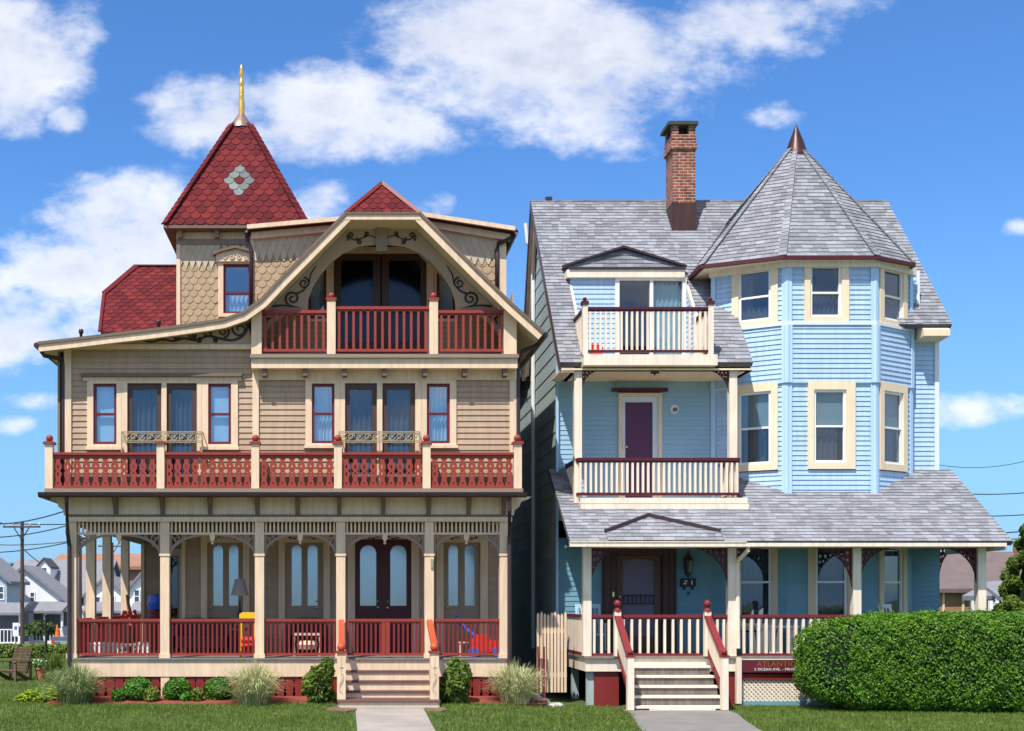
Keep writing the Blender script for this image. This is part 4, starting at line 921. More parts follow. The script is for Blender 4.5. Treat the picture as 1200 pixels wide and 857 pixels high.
# ================================================================== the blue house
def build_blue():
    H = root('victorian_house', 'light blue house with grey shingle roof, pointed corner turret and brick chimney', 'house', (9, 1, 0))
    W = 2.05; F0, FW = FR(0), FR(W); xw = lambda p: X(p, W); zw = lambda p: Z(p, W)
    FL = Z(769); xl, xr = X(686), 13.62
    XS = 4.90
    mb = MB(); mb.box(xl-.03, xr, -.06, W, FL-.05, FL+.0); obj('porch_floor', mb, deckgrey, H)
    mb = MB(); mb.fbox(F0, xl, X(862), Z(787), FL-.052, -.08, 0); mb.box(xl, xl+.06, .08, W, Z(787), FL-.052); obj_each('fascia', mb, cream2, H)
    mb = MB(); mb.fbox(F0, X(697), X(726), -.02, Z(788), -.12, -.06); mb.fbox(F0, X(845), X(863), -.02, Z(788), -.12, -.06); obj_each('porch_skirt', mb, dred, H)
    mb = MB(); mb.box(xl+.05, xl+.2, .1, .22, 0, Z(787)); mb.box(xl+.05, xl+.2, 1.7, 1.85, 0, Z(787)); obj_each('pier', mb, sidegrey, H)
    mb = MB(); mb.box(xl+.25, xr, .5, .55, 0, Z(788)); obj('underporch_dark', mb, dark, H)  # near-black strip set in as the shade below the porch
    # lattice
    mb = MB(); a0, a1, b0, b1 = X(868), 13.5, Z(822), Z(797)
    mb.fbox(F0, a0, a1, Z(797), Z(790), -.07, -.01, 1)
    st = .095; Fq = F0
    for sg in (1, -1):
        k = -12
        while k*st < (a1-a0)+1:
            p, q = (a0+k*st, b0), (a0+k*st+sg*(b1-b0), b1); k += 1
            quad = [(p[0]-.03, p[1]), (p[0]+.03, p[1]), (q[0]+.03, q[1]), (q[0]-.03, q[1])]
            c = clip(quad, rect(a0, min(a1, X(960)), b0, b1))
            if len(c) >= 3:
                o = -.055 if sg > 0 else -.045; mb.add([Fq.pt(u, v, o) for u, v in c]+[Fq.pt(u, v, o-.008) for u, v in c], [tuple(range(len(c)))]+[(i, (i+1) % len(c), (i+1) % len(c)+len(c), i+len(c)) for i in range(len(c))])
    mb.fbox(F0, a0, a1, 0, b0, -.07, -.03, 2); obj('lattice', mb, [cream2, dred, teal], H)
    # columns
    for px in (688.5, 858.5, 1005, 1151.5):
        mb = MB(); a = X(px); zt = Z(641, -.1); w = .085
        mb.fbox(F0, a-w, a+w, FL+.0, zt, -.18, -.01); obj('porch_column', mb, cream2, H)
    mb = MB(); mb.fbox(F0, X(861.5), X(867.5), 0.05, FL-.03, -.02, .09); obj('porch_post', mb, cream2, H)
    # rails on the porch
    rt, rb = Z(720.5), Z(769); 
    for a, b, pitch, bw, nm in ((X(693), X(719), .155, .05, 'railing'), (X(727), X(824), .335/2*1.0, .05, 'gate'), (X(831), X(853.5), .155, .05, 'railing'), (X(869), X(1000), .152, .055, 'railing'), (X(1010), X(1147), .152, .055, 'railing')):
        straight_rail(H, F0, a, b, rt, rb, maroonrail if nm != 'x' else red, cream2, pitch, bw, c=-.1, rh=.06, name=nm)
    Fs = Frame((X(684.5), 0, 0), (0, 1, 0), (0, 0, 1), (-1, 0, 0))
    mb = MB(); mb.fbox(Fs, .2, W-.05, rt-.06, rt, -.08, .0); mb.fbox(Fs, .2, W-.05, rb, rb+.07, -.07, 0); r = obj('railing', mb, maroonrail, H)
    mb = MB()
    for k in range(11): mb.fbox(Fs, .24+k*.162, .37+k*.162, rb+.05, rt-.05, -.05, -.02)
    obj('baluster_row', mb, cream2, r)
    # steps
    S = MB(); T = MB(); x0, x1_ = X(727.5), X(829); n = 5; rise = (FL-.03)/5.3
    for k in range(1, 6):
        zt = FL-k*rise; y1 = -.22*(k-1); y0 = y1-.23; f = 0.02*k
        T.box(x0+.02, x1_+f*.5, y0-.03, y1, zt-.045, zt); S.box(x0+.05, x1_-.03+f*.5, y0, y0+.03, zt-rise*.98, zt-.047)
    ST = obj('steps', T, cream2, H); obj('riser', S, greywood, ST)
    mb = MB(); mb.box(x0, x1_, -.02, .02, FL-rise, FL-.052); mb.box(x0+.3, x1_-.2, -1.18, -1.14, 0.0, .06); obj_each('fascia', mb, cream2, H)
    for tx, bx in ((722.5, 734), (827.5, 848.5)):
        a = X(tx); yb = -1.12; zb = Z(770, yb)
        mb = MB(); mb.box(a-.065, a+.065, -.14, -.01, FL, Z(717)); NP = obj('newel_post', mb, cream2, H)
        mb = MB(); c = (a, -.075, Z(717)); mb.lathe(c, [(.085, 0), (.085, .03), (.05, .06), (.04, .09), (.06, .11)], 12); ball(mb, (c[0], c[1], c[2]+.17), .075, 12); obj('finial', mb, barnred, NP)
        mb = MB(); mb.box(a-.065, a+.065, yb-.13, yb, .02, zb); NP = obj('newel_post', mb, cream2, H)
        mb = MB(); mb.box(a-.08, a+.08, yb-.145, yb+.01, zb, zb+.04); ball(mb, (a, yb-.06, zb+.10), .06, 10); obj('finial', mb, barnred, NP)
        mb = MB(); mb.beam((a, -.10, Z(722)), (a, yb-.05, zb+.02), .13, .06); NR = obj('handrail', mb, barnred, H)
        mb = MB(); Fz = Frame((a, 0, 0), (0, -1, 0), (0, 0, 1), (-1, 0, 0))
        z0t, z1t = Z(722)-.04, zb-.02; mb.prism(Fz, [(.14, z0t-.02), (-yb, z1t), (-yb, z1t-.5), (.14, z0t-.62)], -.02, .02)
        obj('rail_panel', mb, cream2, NR)
        mb = MB()
        for k in range(4):
            yy = .2+k*.22; mb.prism(Fz, [(yy, z0t-.64-k*.19), (yy+.20, z0t-.64-k*.19-.17), (yy+.20, z0t-.78-k*.19-.17), (yy, z0t-.78-k*.19)], -.03, .03)
        obj('stringer_trim', mb, maroonrail, NR)
    # --- pent roof
    ye, ze = -.45, Z(634.5, -.45); sl = .70; yw = W; zt = ze+sl*(yw-ye); X0, X1 = 4.70, 13.80
    FP = plane_frame((X0, ye, ze), (1, 0, 0), (0, 1, sl)); LS = math.hypot(yw-ye, sl*(yw-ye))
    if FP.n.z < 0: FP.n = -FP.n
    mb = MB(); kk = LS/(yw-ye); bx0, bx1 = X(680, .65)-X0, X(876, .65)-X0; v1 = (.68-ye)*kk; [mb.prism(FP, r_, -.10, 0) for r_ in (rect(0, bx0, 0, LS), rect(bx1, X1-X0, 0, LS), rect(bx0, bx1, 0, v1))]; PR = obj('porch_roof', mb, shinbase, H)
    mb = MB(); kk = LS/(yw-ye); bx0, bx1 = X(680, .65)-X0, X(876, .65)-X0; v1 = (.68-ye)*kk; PREG = [rect(0, bx0, 0, LS), rect(bx1, X1-X0, 0, LS), rect(bx0, bx1, 0, v1)]; lay(mb, FP, PREG, 'tab', .125, .185, .015, seed=11)
    # eyebrow gablet over the entry
    gy = ye+.02; gl_, gr_, ga = X(712, gy), X(848, gy), X(768, gy); gz = ze+.09
    obj('roof_shingles', mb, shin, PR)
    mb = MB(); ap = (ga, gy+.60, ze+sl*.60+.13); Lp = (gl_, gy+.20, ze+.20*sl+.05); Rp = (gr_, gy+.20, ze+.20*sl+.05)
    lift_ = Vector((0, -.02, .035)); mb.beam(Vector(Lp)+lift_, Vector(ap)+lift_, .10, .075); mb.beam(Vector(ap)+lift_, Vector(Rp)+lift_, .10, .075); obj('gable_trim', mb, gutter, PR)
    mb = MB(); b1 = (gl_+.35, gy-.03, ze+.02); b2 = (gr_-.2, gy-.03, ze+.02)
    Fg = plane_frame((gl_, gy-.06, ze+.012), (1, 0, 0), (0, .62, .62*sl+.07)); Fg.n = -Fg.n if Fg.n.z < 0 else Fg.n
    lay(mb, Fg, [[(.0, 0), (gr_-gl_, 0), (gr_-gl_, .26), (ga-gl_, .78), (0, .26)]], 'tab', .125, .185, .015, seed=12, base=.006); obj('roof_shingles', mb, shin, PR)
    mb = MB(); Fe = FR(ye); mb.fbox(Fe, X(667, ye), X(873, ye), Z(641, ye), Z(635.5, ye), .0, .10); mb.fbox(Fe, X(667, ye)-.0, X(873, ye), Z(636, ye), Z(634.8, ye), .0, .115); obj_each('gutter', mb, cream2, H)
    mb = MB(); mb.fbox(Fe, X0+.05, X1-.12, Z(640.5, ye), Z(636, ye)-.005, -.06, -.01); mb.box(X1-.14, X1-.10, ye+.06, W, ze-.18, ze-.06); obj_each('fascia', mb, cream2, H)
    Fk = Frame((X0+.03, 0, 0), (0, 1, 0), (0, 0, 1), (-1, 0, 0)); mb = MB(); mb.prism(Fk, [(ye, ze-.12), (W, zt-.12), (W, zt), (ye, ze)], -.03, 0); obj_each('rake_board', mb, gutter, H)
    mb = MB(); mb.tube([(X(868), ye-.03, Z(641)), (X(868), ye-.0, Z(646)), (X(864.5), -.05, Z(657)), (X(864.5), .02, Z(662)), (X(864.5), -.03, Z(760))], .045, 8); obj('downspout', mb, cream2, H)
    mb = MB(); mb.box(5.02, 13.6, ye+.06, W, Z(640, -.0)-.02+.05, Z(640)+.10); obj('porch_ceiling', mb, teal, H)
    mb = MB(); mb.fbox(F0, X(684), X(1156), Z(641, 0)-.02, Z(637, 0)+.05, -.17, -.02); obj('porch_beam', mb, cream2, H)
    # brackets: fretwork quarter shapes
    def bracket(F, a, b, r, sg, c0, c1, par, h=None):
        h = h or r; n = 14; holes = []
        arc = [(a+sg*r*(1-math.cos(t*math.pi/2/n))*1.0, b-h+h*math.sin(t*math.pi/2/n)) for t in range(n+1)]
        poly = [(a, b)]+arc
        def hl(u, v, s_): return [(a+sg*(u*r+s_*r*math.cos(2*math.pi*k/6)), b-(v*h-s_*h*math.sin(2*math.pi*k/6))) for k in range(6)]
        for u, v, s_ in ((.10, .12, .055), (.10, .30, .05), (.26, .12, .06), (.42, .09, .05), (.08, .50, .04), (.20, .28, .05), (.56, .07, .035), (.34, .22, .035)): holes.append(hl(u, v, s_))
        mb = MB(); mb.prism(F, poly, c0, c1, holes); obj('bracket', mb, maroon, par)
    zb_ = Z(641)-.025
    for a, sg, r in ((X(693.3), 1, .80), (X(853.7), -1, .80), (X(863.5), 1, .65), (X(1000), -1, .82), (X(1010), 1, .72), (X(1146.5), -1, .72)): bracket(F0, a, zb_, r, sg, -.12, -.07, H, h=r*1.0)
    Fq = Frame((X(1151.5), 0, 0), (0, 1, 0), (0, 0, 1), (-1, 0, 0)); bracket(Fq, .2, zb_, .8, 1, -.03, .03, H); bracket(FW, X(1101, W)+.02, zw(641), .5, 1, -.1, -.05, H, h=.75)
    # --- ground floor wall
    mb = MB(); dL, dR = 705.5, 792
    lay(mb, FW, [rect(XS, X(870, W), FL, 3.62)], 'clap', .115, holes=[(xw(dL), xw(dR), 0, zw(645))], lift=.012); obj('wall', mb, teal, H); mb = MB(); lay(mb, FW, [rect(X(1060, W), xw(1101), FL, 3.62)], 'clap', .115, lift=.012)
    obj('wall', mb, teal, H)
    mb = MB(); mb.prism(FW, rect(xw(dL), xw(dR), FL, zw(643)), -.2, .07, [rect(xw(723), xw(775), FL+.01, zw(651))])
    for a in (708, 716, 722, 777, 784, 790): mb.fbox(FW, xw(a)-.012, xw(a)+.012, FL, zw(648), .07, .10)
    D = obj('entry_door', mb, doorbrown, H)
    mb = MB(); g = [(xw(730), FL+.35), (xw(767), FL+.35), (xw(767), zw(658)), (xw(760), zw(656)), (xw(748), zw(655)), (xw(737), zw(656)), (xw(730), zw(658))]
    mb.prism(FW, rect(xw(723.3), xw(774.7), FL+.02, zw(651.3)), -.05, .0, [g]); obj('door_leaf', mb, doorbrown2, D)
    mb = MB(); mb.prism(FW, g, -.035, -.03); obj('door_screen', mb, lavscreen, D)
    mb = MB()
    for z in (698, 707.5): mb.fbox(FW, xw(730), xw(767), zw(z)-.012, zw(z)+.012, .0, .02)
    for k in range(8): a = xw(731+k*5); mb.fbox(FW, a-.01, a+.01, zw(707.5), zw(698), .001, .018)
    obj('door_grille', mb, steel, D)
    mb = MB(); mb.fbox(FW, xw(716.3), xw(718.3), zw(699.5), zw(694), .1, .13); ball(mb, (xw(725.5), W-.06, zw(699.5)), .035, 8); obj('handle', mb, brass, D)
    # lantern and number plate on the wall
    mb = MB(); c = (xw(804), W-.16, zw(672)); mb.lathe(c, [(.02, -.09), (.06, -.04), (.08, 0), (.11, .28), (.13, .30), (.07, .38), (.03, .44), (.01, .52)], 6); mb.box(c[0]-.02, c[0]+.02, W-.16, W, c[2]+.1, c[2]+.16); LT = obj('wall_lantern', mb, lanternm, H)
    mb = MB(); mb.lathe(c, [(.085, .02), (.113, .27)], 6); obj('lantern_glass', mb, glass_mid, LT)
    mb = MB(); mb.fbox(FW, xw(797), xw(814), zw(687.5), zw(678), .02, .09)
    for a in (801, 811): mb.fbox(FW, xw(a)-.02, xw(a)+.02, zw(691.5), zw(687.5), .03, .07)
    mb.fbox(FW, xw(806)-.015, xw(806)+.015, zw(697), zw(694), .03, .06); PB = obj('mailbox', mb, steel, H)
    mb = MB(); mb.fbox(FW, xw(800)-.01, xw(803), zw(685), zw(683.5), .09, .094); mb.fbox(FW, xw(801), xw(804), zw(682.3), zw(680.5), .09, .094); mb.fbox(FW, xw(809.5)-.012, xw(809.5)+.012, zw(685.5), zw(680.5), .09, .094); obj('plate_mark', mb, curtw, PB)
    # --- sign board
    Fb = FR(-.01); mb = MB(); sx0, sx1 = X(868.5), X(990); mb.fbox(Fb, sx0, sx1, Z(788), Z(773.5), -.06, .04); SB = obj('sign_board', mb, maroonsign, H)
    mb = MB(); mb.fbox(Fb, sx0, sx1, Z(773.5)+.002, Z(772), -.06, .05); obj('sign_edge', mb, cream2, SB)
    def text(s_, px, py, size, m, wd=1.0, sp=1.0):
        cu = bpy.data.curves.new('t', 'FONT'); cu.body = s_; cu.size = size; cu.extrude = .003; cu.space_character = sp
        o = bpy.data.objects.new('t', cu); COL.objects.link(o); dg = bpy.context.evaluated_depsgraph_get(); me = bpy.data.meshes.new_from_object(o.evaluated_get(dg))
        bpy.data.objects.remove(o); mb = MB(); vs = [Fb.pt(X(px)+v.co.x*wd, Z(py)+v.co.y, .044+v.co.z) for v in me.vertices]
        mb.add(vs, [tuple(p.vertices) for p in me.polygons]); obj('lettering', mb, m, SB)
    text('ATLANTIC HOUSE', 886, 781.2, .155, goldpaint, 1.0, 1.12)
    text('5 OCEAN AVE. - PRIVATE RESIDENCE', 883, 785.8, .078, curtw, 1.0, 1.1)
    # --- octagonal bay
    DB = 1.2; yB = DB; fx0, fx1 = X(922, yB), X(1025, yB); lat, dep = 1.14, .70
    P0 = (fx0-lat-.25, yB+dep+.15); P1 = (fx0, yB); P2 = (fx1, yB); P3 = (fx1+lat, yB+dep)
    def ff(p, q):
        u = Vector((q[0]-p[0], q[1]-p[1], 0)); L = u.length; u.normalize(); return Frame((p[0], p[1], 0), u, (0, 0, 1), u.cross(Vector((0, 0, 1)))), L
    facets = [ff(P0, P1), ff(P1, P2), ff(P2, P3)]
    zA, zBn, zC, zD = FL, 4.2, Z(449, yB), Z(380, yB); zE = 9.66
    zsp = lambda py: Z(py, yB)
    bw_ = {0: (.52, 1.40), 1: (None, None), 2: (.11, 1.13)}
    mbs = MB(); mbt = MB(); tr = MB(); cb = MB()
    allw = []
    for i, (F, L) in enumerate(facets):
        cw = .97
        if i == 1: c0, c1 = X(946, yB)-fx0, X(1001.5, yB)-fx0; d0, d1 = X(942, yB)-fx0, X(994, yB)-fx0
        elif i == 0: c0, c1 = L-1.17, L-.18; d0, d1 = c0, c1
        else: c0, c1 = .13, 1.12; d0, d1 = c0, c1
        w2 = (c0, c1, zsp(550), zsp(447)); w3 = (d0, d1, zsp(379), zsp(305)); w1 = (c0, c1, FL+.5, 3.5)
        lay(mbt, F, [rect(0, L, zA, 3.62)], 'clap', .115, holes=[w1], lift=.012)
        lay(mbs, F, [rect(0, L, zBn, zC)], 'clap', .108, holes=[w2], lift=.018)
        lay(mbs, F, [rect(0, L, zC, zD)], 'clap', .108, lift=.018, base=.035)
        lay(mbs, F, [rect(0, L, zD, zE)], 'clap', .108, holes=[w3], lift=.018)
        tr.fbox(F, -.02, L+.02, zD-.03, zD+.035, 0, .075); tr.fbox(F, -.02, L+.02, zC-.02, zC+.0, 0, .03)
        allw.append((F, i, w1, w2, w3, L))
        for e in (0, L):
            lo = .0 if e == 0 else -.10
            cb.fbox(F, e+lo, e+lo+.10, zBn, zC, .02, .042); cb.fbox(F, e+lo, e+lo+.10, zC, zD-.03, .055, .075); cb.fbox(F, e+lo, e+lo+.10, zD+.035, zE, .02, .042)
    BY = obj('bay_wall', mbs, bsid, H); obj('bay_wall', mbt, teal, H); obj_each('sill_band', tr, btrimw, BY); obj_each('corner_board', cb, btrim, BY)
    for F, i, w1, w2, w3, L in allw:
        def sash(w, m, tm, bm): c = (w[0]+w[1])/2; return (c-m/2, c+m/2, w[2]+bm, w[3]-tm)
        sw = .70
        if i == 1: s2 = (X(953, yB)-fx0, X(991, yB)-fx0, zsp(542.5), zsp(457)); s3 = (X(948.6, yB)-fx0, X(985.5, yB)-fx0, zsp(372), zsp(311.5))
        else: s2 = sash(w2, sw, .18, .14); s3 = sash(w3, sw, .13, .12)
        window(H, F, w2, s2, yellowtrim, white, glass_lo, [('b', .05, .95, .50, .97, blind), ('c', .10, .80, .03, .52, curtd)], mid=.5, proud=.055)
        window(H, F, w3, s3, yellowtrim, white, glass_lo, [('c', .05, .4, .0, .95, curtd), ('c', .2, .9, .05, .30, curtd)] if i != 1 else [('c', .05, .95, .02, .45, curtd)], mid=.47, muntin=False, proud=.055)
        window(H, F, w1, sash(w1, sw, .10, .1), shadetrim, white, glass_lo, [('c', .08, .92, .0, .5, curtd), ('c', .1, .9, .45, .98, curtd)], mid=.55, proud=.05)
    mb = MB(); body = [(P0[0]+.12, P0[1]+.35), (P1[0]+.2, P1[1]+.75), (P2[0]-.2, P2[1]+.75), (P3[0]-.12, P3[1]+.35), (P3[0]-.2, 4.2), (P0[0]+.2, 4.2)]
    Ftop = Frame((0, 0, 0), (1, 0, 0), (0, 1, 0), (0, 0, 1)); mb.prism(Ftop, body, .2, zE-.05); obj('light_block_core', mb, dark, H)  # unseen dark core added inside the bay against light leaks
    for q in (P1, P2):
        mb = MB(); mb.lathe((q[0], q[1]+.03, 0), [(.085, zBn), (.085, zC)], 8); mb.lathe((q[0], q[1]+.0, 0), [(.095, zC), (.095, zD-.03)], 8); mb.lathe((q[0], q[1]+.03, 0), [(.085, zD+.03), (.085, zE)], 8); obj('corner_post', mb, btrim, BY)
    mb = MB(); mb.box(P3[0]-.04, P3[0], P3[1], W, zBn, zE); obj('wall', mb, bsid, BY)
    # frieze under the turret roof and flat returns
    mb = MB()
    for F, L in facets: mb.fbox(F, -.03, L+.03, zE-.16, zE+.02, .0, .10)
    obj('frieze', mb, cream2, H)
    # --- right flank
    mb = MB(); lay(mb, FW, [rect(P3[0]-.05, xw(1099), 4.4, 8.9)], 'clap', .108, lift=.018); obj('wall', mb, bsid, H); mb = MB(); lay(mb, FW, [rect(P3[0]-.02, P3[0]+.22, 8.9, zE)], 'clap', .108, lift=.018); obj('wall', mb, bsid, H)
    mb = MB(); mb.fbox(FW, xw(1094.5), xw(1099.5), 4.4, 8.6, .02, .045); mb.fbox(FW, P3[0]+.17, P3[0]+.24, 8.6, zE, .02, .045); obj_each('corner_board', mb, btrimw, H)
    # --- turret roof
    yE = yB-.22; ring = [(X(822, 1.7), 1.7), (X(917, yE), yE), (X(1028, yE), yE), (X(1071, 1.55), 1.55), (X(1071, 1.55)+.05, 4.9), (fx1, 6.2), (fx0, 6.2), (X(822, 1.7), 4.9)]
    ze_ = Z(300, yE); ap = Vector((X(933, 3.2), 3.2, Z(166, 3.2)))
    mb = MB(); vs = [(p[0], p[1], ze_) for p in ring]+[tuple(ap)]; mb.add(vs, [(i, (i+1) % 8, 8) for i in range(8)]+[tuple(range(8))[::-1]]); TR = obj('turret_roof', mb, shinbase, H)
    mb = MB(); rc = MB(); ed = MB()
    for i in range(8):
        p, q = Vector((*ring[i], ze_)), Vector((*ring[(i+1) % 8], ze_)); u = (q-p).normalized(); m = (p+q)/2; up = ap-p; up = up-u*up.dot(u)
        F = Frame(p, u, up, u.cross(up)); 
        if F.n.z < 0: F.n = -F.n
        lay(mb, F, [[(0, 0), ((q-p).length, 0), ((ap-p).dot(F.u), (ap-p).dot(F.v))]], 'tab', .125, .185, .015, seed=20+i)
        n = int((ap-p).length/.13); out = Vector((p.x-ap.x, p.y-ap.y, 0)).normalized()+Vector((0, 0, .6))
        for j in range(n-1):
            a = p.lerp(ap, j/n); b = p.lerp(ap, (j+1.15)/n); rc.beam(a+out*.022, b+out*.012, .17*(1-.5*j/n), .016, up=out)
        Fx = Frame(p, u, (0, 0, 1), u.cross(Vector((0, 0, 1)))); ed.fbox(Fx, -.01, (q-p).length+.01, -.08, .0, -.03, .035)
    obj('roof_shingles', mb, shin, TR); obj('ridge_cap', rc, shin, TR); obj_each('fascia', ed, maroon, TR)
    mb = MB(); mb.prism(Ftop, [(p[0]+(ap.x-p[0])*.03, p[1]+(ap.y-p[1])*.03) for p in ring], ze_-.07, ze_-.05); obj('soffit', mb, cream2, TR)
    mb = MB(); zc = Z(183, 3.2); mb.lathe((ap.x, ap.y, zc), [(.30, -.03), (.25, .05), (.17, .32), (.07, .58), (.01, .74)], 14); obj('spire_cone', mb, copper2, TR, smooth=True)
    # --- main roof
    yE2 = .70; z0 = Z(425, yE2); yR = 4.7; zR = Z(236, yR); sl = (zR-z0)/(yR-yE2); XL, XM, XR = 4.71, 8.86, 13.58
    FM = plane_frame((XL, yE2, z0), (1, 0, 0), (0, 1, sl)); k = math.hypot(1, sl)
    if FM.n.z < 0: FM.n = -FM.n
    L = (yR-yE2)*k; hx0, hx1 = 5.26, 7.93; vh = (2.57-yE2)*k; vr = (1.55-yE2)*k
    regs = [rect(0, hx0-XL, 0, L), rect(hx1-XL, XM-XL, 0, L), rect(hx0-XL, hx1-XL, vh, L), rect(XM-XL, 12.40-XL, (2.35-yE2)*k, L), rect(12.40-XL, XR-XL, vr, L)]
    mb = MB(); [mb.prism(FM, r, -.12, 0) for r in regs]
    bk = 6.2; zbk = 8.2
    Fk = Frame((0, 0, 0), (0, 1, 0), (0, 0, 1), (-1, 0, 0)); Fkr = Fk
    mb.prism(Frame((XL, 0, 0), (0, 1, 0), (0, 0, 1), (-1, 0, 0)), [(yR, zR), (bk, zbk), (15, 7.4), (15, 7.3), (bk, zbk-.12), (yR, zR-.15)], -(XR-XL), 0)
    MR = obj('main_roof', mb, shinbase, H)
    mb = MB(); lay(mb, FM, regs, 'tab', .125, .185, .015, seed=31); obj('roof_shingles', mb, shin, MR)
    mb = MB()
    for kx in range(60):
        a = XL+(XR-XL)*kx/60; mb.box(a, a+.145, yR-.05, yR+.10, zR-.03, zR+.012+.006*(kx % 2))
    obj('ridge_cap', mb, shin, MR)
    for px in (643, 985):
        mb = MB(); a = X(px, yR); 
        if px == 643: mb.box(a-.08, a+.08, yR-.05, yR+.1, zR, zR+.10); obj('roof_vent', mb, gutter, MR)
    mb = MB(); mb.prism(Frame((XL-.02, 0, 0), (0, 1, 0), (0, 0, 1), (-1, 0, 0)), [(yE2, z0-.16), (yR, zR-.2), (yR, zR+.0), (yE2, z0)], -.03, 0)
    mb.prism(Frame((XL-.02, 0, 0), (0, 1, 0), (0, 0, 1), (-1, 0, 0)), [(yR, zR-.2), (bk, zbk-.2), (bk+.1, zbk), (yR, zR)], -.03, 0); obj_each('rake_board', mb, gutter, MR)
    mb = MB(); mb.prism(Frame((XL, 0, 0), (0, 1, 0), (0, 0, 1), (-1, 0, 0)), [(yE2, z0-.165), (yR, zR-.205), (bk, zbk-.205), (bk, zbk-.26), (yR, zR-.27), (yE2, z0-.22)], -.30, -.01); obj('soffit', mb, dksoff, MR)
    # soffit of left part, beam and recess ceiling
    mb = MB(); mb.box(XL+.03, XM, yE2+.0, W, z0-.16, z0-.125); mb.box(5.0, XM, yE2+.04, yE2+.18, Z(434, .8), z0-.16); obj('soffit', mb, yellowtrim, H)
    mb = MB(); mb.box(XM-.10, XM, yE2+.181, W, Z(434, .8), z0-.16); mb.box(5.0, 5.1, yE2+.181, W, Z(434, .8), z0-.16); obj_each('soffit_beam', mb, yellowtrim, H)
    mb = MB(); mb.prism(Frame((XM, 0, 0), (0, 1, 0), (0, 0, 1), (1, 0, 0)), [(yE2+.02, z0-.12), (W+.3, z0-.12), (W+.3, z0+sl*(W+.3-yE2)-.14)], -.03, -.005); obj('wall', mb, bsid, H)
    ys = 1.50; zs = z0+sl*(ys-yE2); mb = MB(); mb.prism(Frame((P3[0]+.1, 0, 0), (0, 1, 0), (0, 0, 1), (1, 0, 0)), [(ys+.03, zs-.20), (W, zs-.24), (W, zs+.3), (ys+.03, zs-.06)], 0, XR-P3[0]-.16); obj('soffit', mb, yellowtrim, H)
    # --- left side wall
    FSd = Frame((XS, 0, 0), (0, -1, 0), (0, 0, 1), (-1, 0, 0)); mb = MB()
    lay(mb, FSd, [rect(-15, -W, .3, z0+.1), [(-bk, z0+.1), (-W, z0+.1), (-W, z0+sl*(W-yE2)-.1), (-yR, zR-.1), (-bk, zbk-.1)], [(-15, z0+.1), (-bk, z0+.1), (-bk, zbk-.1), (-15, 7.45)]], 'clap', .36, lift=.013, b0=.3)
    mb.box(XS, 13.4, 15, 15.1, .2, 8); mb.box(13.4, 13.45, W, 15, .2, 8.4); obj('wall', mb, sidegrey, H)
    mb = MB(); mb.prism(Frame((XS-.25, 0, 0), (0, -1, 0), (0, 0, 1), (-1, 0, 0)), [(-yE2-.2, z0-.1), (-yR, zR-.25), (-bk, zbk-.2), (-bk+.35, zbk-.2), (-yR, zR-.85), (-yE2-.7, z0-.1)], -.2, -.15); obj('soffit', mb, dksoff, H)
    mb = MB(); mb.fbox(FSd, -W-.0, -W+.10, .3, z0+.4, .0, .05); obj_each('corner_board', mb, btrim, H)
    mb = MB(); yy = 5.1; mb.tube([(X(616, yy), yy, Z(262, yy)), (X(618.5, yy), yy, Z(285, yy)), (X(629, yy), yy, Z(303, yy)), (XS-.07, yy, Z(325, yy)), (XS-.07, yy, 1.0)], .05, 8); obj('downspout', mb, white, H)
    # --- dark cores added inside to stop light leaks and back the windows
    mb = MB(); mb.box(XS+.1, 13.35, 3.0, 14.8, .3, 7.0); mb.box(XS+.12, 8.3, 2.75, 14, 4.3, 7.1); mb.box(9, 13.2, 3.2, 6, 7, 8.8); obj('light_block_core', mb, dark, H)
    # --- second-floor recess
    yc = .78; Fc = FR(yc); FL2 = Z(589, .65)
    mb = MB(); lay(mb, FW, [rect(XS, P0[0]+.35, FL2-.3, z0-.1)], 'clap', .108, holes=[(xw(724.5), xw(775), 0, zw(461))], lift=.014); obj('wall', mb, recessblue, H)
    mb = MB(); mb.box(X(680, .65), X(876, .65), .65, W, FL2-.06, FL2); mb.box(X(680, .62), X(876, .62), .62, .66, Z(590, .62), Z(583.5, .62)); BF = obj('balcony_base', mb, cream2, H)
    mb = MB(); mb.box(X(680, .65), X(876.5, .65), .60, .70, Z(598.5, .62), Z(590.8, .62)); mb.box(X(680, .65), X(680, .65)+.06, .71, 1.6, Z(598.5, .62), FL2-.065); mb.box(X(876, .65)-.06, X(876, .65), .71, 1.6, Z(598.5, .62), FL2-.065); obj_each('fascia', mb, cream2, BF)
    for px in (677.5, 859.5):
        mb = MB(); mb.fbox(Fc, X(px-4.5, yc), X(px+4.5, yc), FL2, Z(434, .8), -.16, 0); obj('balcony_column', mb, cream2, H)
    bracket(Fc, X(682, yc), Z(433, yc), .47, 1, -.10, -.05, H, h=.5); bracket(Fc, X(855, yc), Z(433, yc), .52, -1, -.10, -.05, H, h=.5)
    mb = MB(); a = X(767, yc); b = Z(436, yc); mb.prism(Fc, [(a-.11, b+.05), (a+.11, b+.05), (a+.08, b), (a+.10, b-.04), (a+.03, b-.04), (a, b-.09), (a-.03, b-.04), (a-.10, b-.04), (a-.08, b)], .0, .04); obj('ornament', mb, maroon, H)
    Fr = FR(.66); rt2, rb2 = Z(536.5, .66), Z(580.5, .66)
    straight_rail(H, Fr, X(677.5, .66), X(867.5, .66), rt2, rb2, maroon, cream2, .112, .046, c=-.05, rh=.065, name='balcony_railing')
    for px in (678, 867):
        Fv = Frame((X(px, .66), .66, 0), (0, 1, 0), (0, 0, 1), (-1, 0, 0)); straight_rail(H, Fv, .1, 1.35, rt2, rb2, maroon, cream2, .112, .046, c=0, rh=.065, name='balcony_railing')
